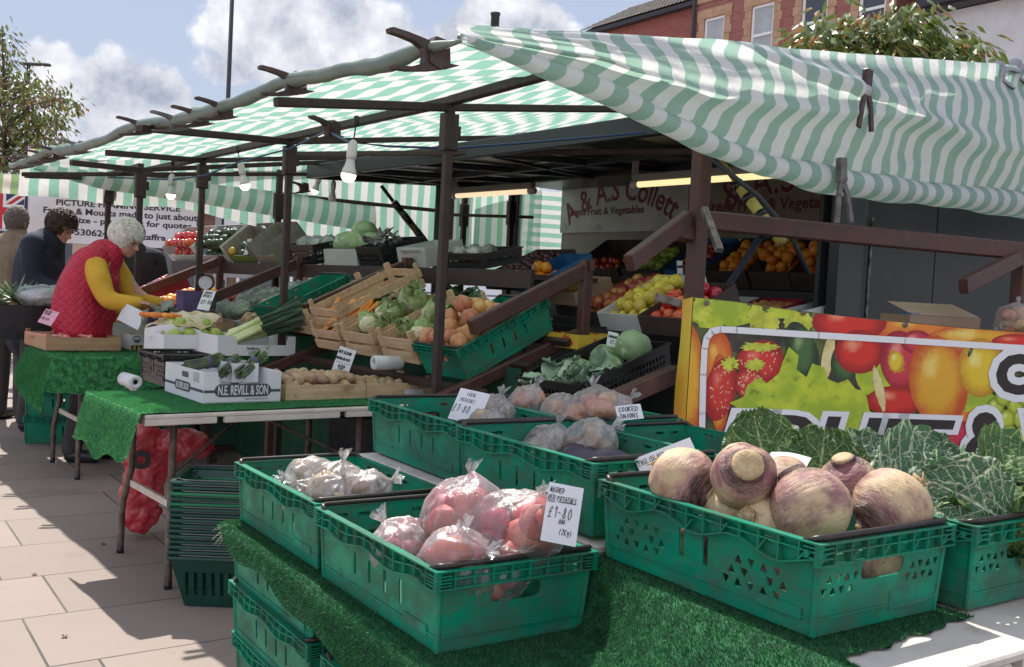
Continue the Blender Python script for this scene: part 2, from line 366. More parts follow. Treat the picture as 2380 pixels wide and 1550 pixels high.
MB().tube([(xl+.1,-.12,TOPZ),(xl+.1,-.12,0)],.07,8).box(xl-.05,xl+.25,-.25,0,TOPZ-1.9,TOPZ-1.5).build('drainpipe',leadpipe,b1)
# lower brick building to the left
b2=thing('brick_building','lower dark brick building with grey tiled roof left of the tall one','building',M=BM)
x0,zE=sx(1343,70); x1=xl-.05; ze=sx(1500,36)[1]
zR=ze+1.5; rb=2.3
b=MB(); b.box(x0+.1,x1,.3,7.3,0,ze-.1); b.build('wall',brick2,b2)
MB().box(x0,x1,-.05,.25,ze-.12,ze+.05).build('gutter',leadpipe,b2)
def tiled(bm,x0,x1,y0,z0,y1,z1,px=.22,py=.28,amp=.03,t=.0,skew=0):
    nx=int((x1-x0)/px*4); ny=max(2,int(math.hypot(y1-y0,z1-z0)/py))
    V=[];F=[]
    for j in range(ny):
        for e in (0,1):
            for i in range(nx+1):
                u=i/nx; v=(j+e)/ny; x=x0+(x1-x0)*u+skew*v
                lift=amp*abs(math.sin(PI*(x-x0)/px))+(.035 if e==0 else 0)
                V.append((x,y0+(y1-y0)*v,z0+(z1-z0)*v+lift))
    for j in range(2*ny-1):
        for i in range(nx): a=j*(nx+1)+i; F.append((a,a+1,a+nx+2,a+nx+1))
    bm.add(V,F)
tb=MB(); tiled(tb,x0-.1,x1,-.1,ze+.05,rb,zR,amp=.035,skew=1.0); tb.build('roof',slate,b2)
MB().add([(x0,0,ze),(x0,7.3,ze),(x0+1.0,rb,zR),(x1,0,ze),(x1,7.3,ze),(x1,rb,zR)],[(0,2,1),(3,4,5),(1,2,5,4)]).build('gable',brick2,b2)
s0,zw=sx(1565,100); 
MB().box(s0-1.5,s0,-.03,.29,zw-1.2,zw-.1).build('lintel',render_w,b2)
# white rendered house to the right
b3=thing('rendered_house','white rendered house with red tiled roof behind the tree','building',M=BM)
x0=xr+.2; x1=x0+14; ze=sx(2200,28)[1]
sw=sx(2222,110)[0]; sw1=sx(2266,110)[0]; z1_=sx(2240,90)[1]
wallholes(x0+.9,x1,0,ze,[(sw,sw1,z1_-1.5,z1_)],.3,Matrix.Translation((0,.15,0))).build('wall',render_w,b3)
MB().box(x0,x0+.88,0,.3,0,ze+.3).build('quoin',terra,b3)
MB().box(x0,x1,.32,7,0,ze-.05).build('rear_block',render_w,b3)
MB().box(x0+.9,x1,-.5,.15,ze+.02,ze+.42).box(x0+.9,x1,-.65,-.5,ze+.1,ze+.3).build('fascia',leadpipe,b3)
tb=MB(); tiled(tb,x0-.1,x1,-.6,ze+.45,4.5,ze+4.0,px=.3,py=.35,amp=.07); tb.build('roof',redtile,b3)
fr=MB().box(sw,sw1,.02,.1,z1_-1.5,z1_-1.42).box(sw,sw1,.02,.1,z1_-.08,z1_).box(sw,sw+.08,.02,.1,z1_-1.42,z1_-.08).box(sw1-.08,sw1,.02,.1,z1_-1.42,z1_-.08).box((sw+sw1)/2-.02,(sw+sw1)/2+.02,.03,.09,z1_-1.42,z1_-.08).box(sw+.08,sw1-.08,.03,.09,z1_-.5,z1_-.46).build('window',whitepaint,b3)
MB().box(sw+.08,sw1-.08,.055,.06,z1_-1.42,z1_-.08).build('pane',glass_d,fr)
# ================= TREES =================
bark=pm('tree_bark',(.09,.065,.05),(.05,.04,.03),rough=.9,scale=12,bump=.5)
def leafmat(name,a,b,c,t=.35):
    m,nt,o=newmat(name)
    n1=ntex(nt,5.5,3,.6); n2=ntex(nt,2.3,2,.5)
    col=mixc(nt,mrange(nt,n1,.42,.58),a,b); col=mixc(nt,mrange(nt,n2,.55,.68),col,c)
    p=N(nt,'ShaderNodeBsdfPrincipled'); LK(nt,col,p.inputs[0]); p.inputs['Roughness'].default_value=.32; p.inputs['Specular IOR Level'].default_value=.6
    tr=N(nt,'ShaderNodeBsdfTranslucent'); LK(nt,col,tr.inputs[0]); mx=N(nt,'ShaderNodeMixShader'); mx.inputs[0].default_value=t
    LK(nt,p.outputs[0],mx.inputs[1]); LK(nt,tr.outputs[0],mx.inputs[2]); LK(nt,mx.outputs[0],o.inputs[0]); return m
def leafset(b,p,d,rr,size,droop=.6):
    # one folded pointed leaf, hanging from p
    d=Vector(d).normalized(); s=d.cross(Vector((0,0,1)))
    if s.length<.1: s=Vector((1,0,0))
    s.normalize(); s=(s+Vector((rr.uniform(-.6,.6) for _ in range(3)))).normalized(); n=d.cross(s).normalized()
    L=size; wd=size*.27; e=p+d*L-Vector((0,0,droop*L*.35)); mid=p+d*L*.5
    b.add([p,mid+s*wd+n*wd*.4,e,mid-s*wd+n*wd*.4,mid],[(0,4,1),(1,4,2),(0,3,4),(3,2,4)])
def tree(name,label,base,trunk_top,tips,leafm,lsize,seed,nper=34,spread=.28,tr=.05):
    rr=random.Random(seed); t=thing(name,label,'tree',base)
    base=Vector(base); b=MB(); L=MB()
    tp=Vector(trunk_top)-base
    b.tube([Vector((0,0,0)),tp*.4+Vector((.04,0,0)),tp],[tr,tr*.8,tr*.3],8)
    for q,sz in tips:
        q=Vector(q)-base; k=rr.uniform(.45,.9); st=tp*k
        if q.z<st.z: st=tp*max(.3,(q.z-.4)/max(tp.z,.1))
        mid=(st+q)/2+Vector((0,0,.15))
        b.tube([st,mid,q],[tr*.35,tr*.22,tr*.08],5)
        for _ in range(int(nper*sz)):
            o=Vector((rr.gauss(0,1),rr.gauss(0,1),rr.gauss(0,.75)))*spread*math.sqrt(sz)
            dd=Vector((o.x,o.y,-abs(o.z)*.4-.35*spread)).normalized()+Vector((rr.uniform(-.5,.5),rr.uniform(-.5,.5),rr.uniform(-.6,.3)))
            leafset(L,q+o,dd,rr,lsize*rr.uniform(.7,1.25))
    b.build('trunk',bark,t,True); L.build('crown',leafm,t)
    return t
lm1=leafmat('dark_maple_leaf',(.12,.17,.05),(.17,.17,.055),(.22,.09,.055),.45)
rr=random.Random(3); tips=[]
for (x,y,s) in [(5,80,.7),(10,110,.9),(15,140,.9),(8,165,1),(20,185,1.1),(45,200,1),(60,215,1),(90,200,1),(120,215,.8),(140,230,.6),(165,240,.5),(178,246,.3),(20,230,1.4),(60,250,1.3),(95,250,1.2),(30,270,1.5),(75,280,1.2),(115,265,.8),(10,300,1.6),(50,310,1.5),(85,320,1.3),(110,335,1),(130,350,.7),(20,345,1.6),(60,355,1.2),(-10,380,1.6),(25,390,1),(-30,330,1.8),(-25,260,1.6),(-30,200,1.4),(-20,140,1),(148,300,.3),(70,380,.8),(100,300,.8),(130,278,.5),(20,420,.7)]:
    tips.append((W(x,y,15+rr.uniform(-.8,.8)),s))
bt=W(15,500,15.2); tree('maple_tree','young maple with reddish green leaves at the left edge above the stalls',(bt.x,bt.y,0),W(8,90,15),tips,lm1,.10,5,nper=75,spread=.17,tr=.05)
lm2=leafmat('yellow_green_leaf',(.17,.22,.045),(.10,.15,.045),(.42,.20,.06),.3)
tips=[]
for (x,y,s) in [(1850,130,.6),(1880,105,.9),(1905,70,.8),(1925,110,1.2),(1960,90,.7),(1980,60,.5),(1990,120,1.2),(2030,100,1.1),(2050,130,1.2),(2075,60,.8),(2085,95,1.3),(2100,50,.6),(2125,85,1.2),(2120,125,1.4),(2160,70,.8),(2165,115,1.2),(2200,110,.8),(2235,125,1),(2270,130,.6),(2290,150,.4),(2150,150,1.5),(1950,150,1.4),(2040,160,1.5),(2230,160,1.2),(1890,150,1)]:
    tips.append((W(x,y-8,13+rr.uniform(-.7,.7)),s))
bt=W(2080,500,13.2); tree('cherry_tree','broad leafed tree with yellow green leaves behind the striped awning',(bt.x,bt.y,0),W(2085,110,13.2),tips,lm2,.21,9,nper=52,spread=.2,tr=.06)
# lamp posts and flue
p=W(527,300,20); t=thing('street_lamp','tall black lamp post rising behind the awning','street lamp',(p.x,p.y,0))
MB().lathe([(.09,0),(.09,1.2),(.05,1.25),(.038,11)],10).build('pole',leadpipe,t,True); MB().box(-.5,.1,-.12,.12,11,11.12,bev=.03).build('lamp_head',leadpipe,t)
p=W(62,300,60); zz=W(62,152,60).z; t=thing('street_lamp','small distant lamp post above the maple tree','street lamp',(p.x,p.y,0))
MB().lathe([(.14,0),(.11,zz)],8).build('pole',leadpipe,t,True); MB().box(-.5,1.3,-.15,.15,zz,zz+.18,bev=.05).build('lamp_head',leadpipe,t)
q=W(1150,55,8.4); t=thing('flue_pipe','short dark flue pipe poking up behind the awning top','flue',(q.x,q.y,0)); zt_=W(1150,30,8.4).z
MB().lathe([(.036,2.44),(.036,zt_-.02),(.042,zt_-.02),(.042,zt_),(.03,zt_)],14).build('pipe',leadpipe,t,True); MB().lathe([(.07,2.440),(.04,2.47)],14).build('collar',leadpipe,t,True)
# ================= CANOPY =================
K=Vector((-.22,3.06,0)); UD=Vector((-.628,.777,0)).normalized(); VD=Vector((.777,.628,0)).normalized(); SE=5.72
def roofz(v): return 2.118+.147*v if v<4.3 else 2.118+.147*4.3-.10*(v-4.3)
ga=(.27,.45,.38); gb=(.10,.44,.25)
st_roof=stripe_mat('green_white_sheet',(.33,.51,.43),(.30,.58,.44)); st_skirt=stripe_mat('green_white_skirt',(.32,.46,.40),(.36,.55,.45),wa=(.72,.73,.75))
canopy=thing('market_awning','green and white striped market awning sheet over the whole fruit stall','awning',(K.x,K.y,0))
def kl(p): return Vector((p.x-K.x,p.y-K.y,p.z))
def roof(a,b):
    s=a*SE; v=b*6.2
    p=K+UD*s+VD*v
    ph=p.y*1.0-p.x*.12
    rip=.0125*math.sin(2*PI*ph/.22+1.6*noise.noise(Vector((p.x*1.1,p.y*.8,0))))
    rip*=min(1,v/.25)*(.55+.45*noise.noise(Vector((p.x*.9,p.y*.9,4))))
    sag=-.05*abs(math.sin(PI*(s-1.26)/1.77))*min(1,v/.8) 
    z=roofz(v)+.02-.075*math.exp(-v/.16)+rip+sag*(.5+.5*math.sin(min(1,v/.9)*PI/2))
    if v<.25: z-= .0
    return kl(Vector((p.x,p.y,z)))
MB().grid(roof,190,330,uvf=lambda a,b:(b*6.2,a*SE)).build('roof_sheet',st_roof,canopy,True)
def interp(x,xs,ys): return float(np.interp(x,xs,ys))
def skirt(a,b):
    v=a*5.6-.0; top=roofz(v)+.012; bot=interp(v,[0,.24,.63,1.13,1.48,2.09,2.83,3.89,5.6],[2.085,2.06,2.01,1.915,1.875,1.865,1.895,1.94,1.94])
    dr=top-bot; tt=b
    out=0
    f=min(1,v/.5)
    if tt<.84:
        q=tt/.84; z=top-(dr-.045*f)*q
        out=.03*f+ .10*f*math.sin(PI*min(1,q*1.05))*(.6+.5*noise.noise(Vector((v*1.3,q*1.2,2))))*(.5+.5*min(1,v/2))
        # slanting fold ridges
        r1=abs(((q-.30)*.55-(v-2.0)*.20)); out+=.045*f*math.exp(-(r1/.05)**2)*(1 if v<3.1 else .3)
        r2=abs((q-.12-.05*math.sin(v*2.2))); out-=.03*math.exp(-(r2/.09)**2)*f*min(1,max(0,v-1))
        r3=abs(q-.62-.10*math.sin(v*1.7+1)-.03*noise.noise(Vector((v*5,0,0)))); out+=.03*f*math.exp(-(r3/.07)**2)
        out+=.014*noise.noise(Vector((v*7,q*2.5,9)))*f+.012*noise.noise(Vector((v*3,q*9,3)))*f
    else:
        q=(tt-.84)/.16*PI*1.45; rad=(.042+.014*noise.noise(Vector((v*3,0,1)))+.02*max(0,min(1,(v-1.4)/1.0))*(1+.5*math.sin(v*4)))*(.35+.65*f)
        out=.03*f+rad*math.sin(q)*1.1+.0; z=bot+rad-rad*(1-math.cos(q))*1.0+.004
        out+=.02*noise.noise(Vector((v*4,7,tt*3)))*f*min(1,v)
    p=K+VD*(v+.02*noise.noise(Vector((v*2,tt*3,0)))+(.03 if tt>.84 else 0)*math.sin(min(PI,(tt-.84)/.16*PI)))-UD*(out+.005)
    return kl(Vector((p.x,p.y,z)))
def skuv(a,b):
    v=a*5.6; sh=.025*math.sin(b*7+v*1.5)+ (max(0,b-.8)*.45)
    return (v+sh,b)
MB().grid(skirt,420,64,uvf=skuv).build('side_skirt',st_skirt,canopy,True)
def wallcloth(s_at,v0,v1,zt_,zb_,amp=.03,vlines=False):
    def f(a,b):
        v=v0+(v1-v0)*a; z=zt_(v)+(zb_(v)-zt_(v))*b
        p=K+UD*(s_at+amp*noise.noise(Vector((v*2.5,b*1.5,s_at)))+.02*math.sin(v*9+noise.noise(Vector((v,b,0)))*3)*b)+VD*v
        return kl(Vector((p.x,p.y,z)))
    return f
zt1=lambda v:roofz(v)+.0
zb1=lambda v:interp(v,[0,.47,1.14,1.73,2.3,3.11,3.75,6.2],[1.84,1.85,1.86,1.81,1.72,1.70,1.68,1.66])+.012*math.sin(v*6)
MB().grid(wallcloth(SE,0.02,5.2,zt1,zb1),160,18,uvf=lambda a,b:(a*5.2,b)).build('end_valance',st_roof,canopy,True)
# double layer slack flap on the valance
def slack(a,b):
    v=.1+a*3.0; top=2.13-.0*v-.04; z0=top-.02-.10*math.sin(PI*min(1,a*1.3))*0; bot=interp(v,[0,.6,1.3,2.2,3.1],[2.06,1.95,1.92,1.86,1.80])
    z=top+(bot-top)*b
    p=K+UD*(SE-.05-.05*math.sin(b*PI*.8))+VD*v
    return kl(Vector((p.x,p.y,z)))
MB().grid(slack,60,8,uvf=lambda a,b:(.03+a*3.0+b*.05,b)).build('slack_fold',st_roof,canopy,True)
# rolled front edge
rollm=pm('pale_green_canvas',(.20,.25,.205),(.15,.20,.165),rough=.4,scale=5,bump=.5,bscale=14,trans=.12)
path=[];rad=[]
for i in range(120):
    s=-.05+i/119*(SE+.1); 
    sagg=.045*abs(math.sin(PI*(s-1.1)/1.8))
    p=K+UD*s-VD*(.02+.015*noise.noise(Vector((s*3,0,0)))); path.append(kl(Vector((p.x,p.y,2.10-sagg*.8+.012*noise.noise(Vector((s*4,1,0))))))); rad.append((.028+.012*noise.noise(Vector((s*2.2,5,0)))+.008*noise.noise(Vector((s*9,5,0))))*min(1,.25+i/10))
MB().tube(path,rad,14).build('rolled_edge',rollm,canopy,True)
# hanging cloth walls at the back
def cloth_panel(name,label,pts,ztop,zbot,m,uvscale=1,rot=False,wob=.03):
    """vertical cloth along ground polyline"""
    pts=[Vector((*p,0)) for p in pts]; Ls=[0]
    for a,b in zip(pts,pts[1:]): Ls.append(Ls[-1]+(b-a).length)
    T=Ls[-1]
    def at_(a):
        q=a*T
        for k in range(len(pts)-1):
            if q<=Ls[k+1]+1e-6: u=(q-Ls[k])/(Ls[k+1]-Ls[k]); return pts[k].lerp(pts[k+1],u)
        return pts[-1]
    n=(pts[-1]-pts[0]).normalized().cross(Vector((0,0,1)))
    def f(a,b):
        p=at_(a)+n*(wob*noise.noise(Vector((a*T*3,b*2,1)))+.025*math.sin(a*T*8)*(.3+b)); z=ztop+(zbot(a) if callable(zbot) else zbot)*b-ztop*b
        return Vector((p.x,p.y,z))-o0
    o0=Vector((pts[0].x,pts[0].y,0))
    o=MB().grid(f,int(T*30)+4,26,uvf=(lambda a,b:(b*(ztop-1),a*T)) if rot else (lambda a,b:(a*T,b))).build(name,m,None,True,loc=o0)
    return tag(o,label,'sheet')
pa=W(1085,560,10.4); pb=W(1330,560,10.9)
cloth_panel('hanging_sheet','striped sheet with sideways green bands hung beyond the trailer opening',[(pa.x,pa.y),(pb.x,pb.y)],2.42,1.42,st_roof,rot=True)
pa=W(1050,560,9.9); pb=W(1088,560,10.3)
cloth_panel('hanging_sheet','narrow upright striped sheet hanging just right of the dark trailer leg',[(pa.x,pa.y),(pb.x,pb.y)],2.45,1.45,st_roof)
# ---- clamps ----
clampm=pm('rusty_clamp_iron',(.075,.05,.045),(.045,.028,.025),rough=.45,metal=.35,scale=30,bump=.3,dirt=(.12,.05,.03),dirtscale=25)
clampg=pm('silver_clamp',(.30,.30,.31),(.22,.22,.23),rough=.3,metal=.8,scale=30)
clampgr=pm('grey_clamp',(.17,.16,.15),(.11,.10,.095),rough=.5,metal=.5,scale=30,bump=.2)
def clampmesh(s=1):
    O=[(740,125),(760,119),(830,126),(900,138),(985,155),(1048,165),(1024,190),(1022,228),(1050,245),(1112,245),(1062,268),(960,300),(850,322),(770,326),(762,312),(860,298),(922,268),(926,232),(913,190),(870,166),(800,152),(745,146)]
    P=[((x-978)*.00062*s,-(z-212)*.00054*s) for x,z in O]
    b=MB().plate([P[::-1]],.030*s,FRX)
    b.tube([Vector((.004,-.021,.004))*s,Vector((.004,.021,.004))*s],.012*s,10)
    b.plate([[(-.004,.055),(.046,.048),(.052,-.01),(.052,-.03),(.02,-.045),(-.022,-.03),(-.026,.02)]],.042*s,FRX@Matrix.Scale(s*.9,4))
    return b
FRX=Matrix.Rotation(R(90),4,'X')
cl0=None
def clamp(M,label,m=clampm,s=1,cat='clamp',group='spring clamps gripping the awning edge'):
    o=clampmesh(s).build('spring_clamp',m,None,M=M); return tag(o,label,cat,group)
cpx=[(1010,95,'large rusty clamp gripping the near corner of the awning',1.12,clampm),(690,200,'rusty clamp on the rolled edge, second from the near corner',1.0,clampm),(527,250,'rusty clamp above the foot of the tall lamp post',.9,clampm),(472,266,'clamp on the rolled edge just left of the tall lamp post',.9,clampm),(420,277,'pale grey clamp between two rusty ones left of the lamp post',.9,clampgr),(338,295,'small dark red clamp above the sagging part of the roll',.9,clampm)]
def edge_s(x):
    d=ray(x,200); # ray azimuth meets edge line
    a,b,c_,d_=d.x,-UD.x,d.y,-UD.y; det=a*d_-b*c_; return (a*K.y-c_*K.x)/det
for x,y,lab,s,m in cpx:
    q=edge_s(x); p=K+UD*q; sagg=.045*abs(math.sin(PI*(q-1.1)/1.8))
    clamp(frame((p.x-VD.x*.012,p.y-VD.y*.012,2.085-sagg*.8),VD+UD*rnd.uniform(-.15,.1)),lab,m,s*.98)
for k,x in enumerate((190,140,112,82,62)):
    q=edge_s(x); p=K+UD*q
    clamp(frame((p.x,p.y,2.07),VD+UD*rnd.uniform(-.5,.2)),['pale clamp at the upper end of the far cluster on the awning edge','dark clamp second in the far cluster above the framing banner','dark clamp third in the far cluster near the maple leaves','grey clamp fourth in the far cluster, tilted','last clamp at the far left corner of the awning'][k],(clampgr,clampm,clampm,clampgr,clampm)[k],.9)
# clamps on the skirt
def skp(x,y,off=.06):
    d=ray(x,y); a,b,c_,d_=d.x,-VD.x,d.y,-VD.y; q=K-UD*off; det=a*d_-b*c_; t=(q.x*d_-b*q.y)/det
    return Vector((0,0,EYE))+d*t
def vclamp(x,y,label,m,ang=0,s=.9):
    p=skp(x,y,.12)
    b=MB()
    b.box(-.022,.022,-.012,.012,.0,.10,bev=.004)
    for sg in (-1,1):
        b.bar((0,0,.02),(sg*.03,-.008,-.05),.026,.014,up=(0,1,0)); b.bar((sg*.03,-.008,-.05),(sg*.05,-.012,-.16),.024,.014,up=(0,1,0))
    b.tube([(-.026,0,.015),(.026,0,.015)],.013,8)
    M=frame(p,VD)@Matrix.Rotation(ang,4,'Y')@Matrix.Scale(s,4)
    tag(b.build('spring_clamp',m,None,M=M),label,'clamp','spring clamps gripping the awning edge')
vclamp(2012,215,'rusty clamp hanging head down on the middle of the side skirt',clampm,.05,1.0)
vclamp(1955,425,'grey splayed clamp pinching the lower hem of the side skirt',clampgr,-.12,1.05)
for i,(x,y) in enumerate(((2322,165),(2362,160))):
    p=skp(x,y,.02); clamp(frame(p,-VD*.9+UD*.25,)@Matrix.Rotation(R(-12),4,'Y'),['left one of two shiny clamps side by side on the awning top at right','right one of two shiny clamps side by side on the awning top at right'][i],clampg,.95)
# ================= FRAME =================
fr=thing('stall_frame','rusty square tube frame of posts and rails under the striped awning','stall frame',(K.x,K.y,0))
posts=[(-.34,4.58,2.15,'A'),(-1.4,6.0,2.15,'B'),(-2.29,7.15,2.14,'C'),(-2.74,7.16*1.0,2.05,'D'),(-3.3,7.96,2.05,'E')]
pl=[]
for x,y,z,_ in posts:
    tl=Vector((x,y,0))
    MB().bar(kl(Vector((x,y,0))),kl(Vector((x,y,z-.005))),.040,.040).build('post',rust,fr)
    MB().bar(kl(Vector((x,y,z-.20))),kl(Vector((x,y,z-.03))),.075,.062).bar(kl(Vector((x,y,z-.02)))+VD*.045+Vector((0,0,-.06)),kl(Vector((x,y,z-.02)))+VD*.045+Vector((0,0,-.12)),.03,.03).build('bracket',rust,fr)
    pl.append(Vector((x,y,z)))
MB().bar(kl(K+VD*.86+Vector((0,0,2.235))),kl(pl[0]+Vector((0,0,.03))),.042,.042).build('rail',rust,fr)
for a,b in zip(pl,pl[1:]):
    if a is pl[2]: continue
    MB().bar(kl(a+Vector((0,0,.028))),kl(b+Vector((0,0,.028))),.042,.042).build('rail',rust,fr)
MB().bar(kl(pl[2]+Vector((0,0,.02))),kl(Vector((-3.9,9.1,2.12))),.042,.042).build('rail',rust,fr)
tips_=[W(640,237,4.02),W(325,297,5.0),W(250,355,6.1),W(165,378,6.7),W(60,408,7.3)]
for a,t in zip(pl,tips_): MB().bar(kl(a+Vector((0,0,.0))),kl(t),.038,.038).build('arm',rust,fr)
for a,(v2,z2) in zip(pl,((4.6,2.70),(4.5,2.70),(4.3,2.64),(4.2,2.58),(4.0,2.54))):
    e=a+VD*(v2-.9); MB().bar(kl(a),kl(Vector((e.x,e.y,z2))),.034,.034).build('rafter',rust,fr)
MB().bar(kl(W(2000,200,4.7)+Vector((0,0,-.3))),kl(W(684,358,7.6)),.034,.034).build('rail',rust,fr)
for x,y,d,z in ((650,412,8.5,2.25),(1080,465,9.8,2.35),(1190,460,9.2,2.35)):
    p=W(x,y,d); MB().bar(kl(Vector((p.x,p.y,0))),kl(Vector((p.x,p.y,z))),.05,.05).bar(kl(Vector((p.x,p.y,z-.42))),kl(Vector((p.x,p.y,z-.2))),.08,.066).build('post',rust,fr)
MB().bar(kl(W(250,412,7.95)),kl(W(1040,492,9.9)),.035,.035).build('rail',rust,fr)
MB().bar(kl(W(50,405,7.2)),kl(W(740,405,8.3)),.03,.03).build('rail',rust,fr)
MB().bar(kl(W(1040,499,9.8)),kl(W(1240,505,9.7)),.03,.03).build('rail',rust,fr)
# ================= CRATES =================
def crate_mat(name,c1,c2,dirt,t=.22):
    m,nt,o=newmat(name)
    p=N(nt,'ShaderNodeBsdfPrincipled'); p.inputs['Roughness'].default_value=.42; p.inputs['Specular IOR Level'].default_value=.3
    oi=N(nt,'ShaderNodeObjectInfo')
    co=N(nt,'ShaderNodeTexCoord').outputs['Object']
    va=N(nt,'ShaderNodeVectorMath',operation='ADD'); LK(nt,co,va.inputs[0]); LK(nt,M(nt,'MULTIPLY',oi.outputs['Random'],9),va.inputs[1])
    v=va.outputs[0]
    col=mixc(nt,mrange(nt,ntex(nt,4,4,.6,v,(1,1,3)),.35,.68),c1,c2)
    d1=mrange(nt,ntex(nt,8,8,.72,v,(1,1,1.4)),.40,.62,0,.8); col=mixc(nt,d1,col,dirt)
    d2=mrange(nt,ntex(nt,30,5,.72,v,(.4,.4,3)),.55,.70,0,.6); col=mixc(nt,d2,col,(dirt[0]*1.7,dirt[1]*1.3,dirt[2]*1.4))
    LK(nt,col,p.inputs[0]); LK(nt,M(nt,'MULTIPLY_ADD',d1,.35,.40),p.inputs['Roughness'])
    b=N(nt,'ShaderNodeBump'); b.inputs['Strength'].default_value=.22; b.inputs['Distance'].default_value=.003
    LK(nt,ntex(nt,40,4,.6,v),b.inputs['Height']); LK(nt,b.outputs[0],p.inputs['Normal'])
    tr=N(nt,'ShaderNodeBsdfTranslucent'); tr.inputs[0].default_value=(c1[0],c1[1]*1.5,c1[2]*1.4,1); mx=N(nt,'ShaderNodeMixShader'); mx.inputs[0].default_value=t
    LK(nt,p.outputs[0],mx.inputs[1]); LK(nt,tr.outputs[0],mx.inputs[2]); LK(nt,mx.outputs[0],o.inputs[0]); return m
green=crate_mat('emerald_crate_plastic',(.003,.33,.19),(.004,.24,.145),(.065,.145,.10))
dgreen=crate_mat('shaded_green_crate_plastic',(.005,.15,.095),(.006,.11,.07),(.04,.09,.065),.1)
armm=pm('brown_bale_arm',(.045,.033,.028),(.03,.024,.022),rough=.35,scale=20,metal=.3)
def rrect(x0,x1,y0,y1,r,n=4):
    P=[]
    for cx,cy,a0 in ((x1-r,y1-r,0),(x0+r,y1-r,90),(x0+r,y0+r,180),(x1-r,y0+r,270)):
        for i in range(n+1): a=R(a0+90*i/n); P.append((cx+r*math.cos(a),cy+r*math.sin(a)))
    return P
def walls(bm,Lx,Ly,H,inb,intop,t,holesL,holesS,z0=0):
    for k in range(4):
        ln=Ly if k%2 else Lx
        # corner sequence for side k: outward normal
        for_side=[((0,0),(1,0)),((Lx,0),(0,1)),((Lx,Ly),(-1,0)),((0,Ly),(0,-1))][k]
        o=Vector((*for_side[0],0)); d=Vector((*for_side[1],0)); n=Vector((d.y,-d.x,0))
        zb=Vector((0,0,z0)); p=o+d*0-n*inb+zb; up=(Vector((0,0,H-z0))+n*(inb-intop)).normalized(); Hl=math.hypot(H-z0,inb-intop)
        nn=d.cross(up)
        m=Matrix((( *d,0),(*up,0),(*nn,0),(0,0,0,1))).transposed(); m.translation=p
        outl=[(inb,0),(ln-inb,0),(ln-intop,Hl),(intop,Hl)]
        hs=(holesL if k%2 else holesS)
        bm.plate([outl]+hs(ln),t,m)
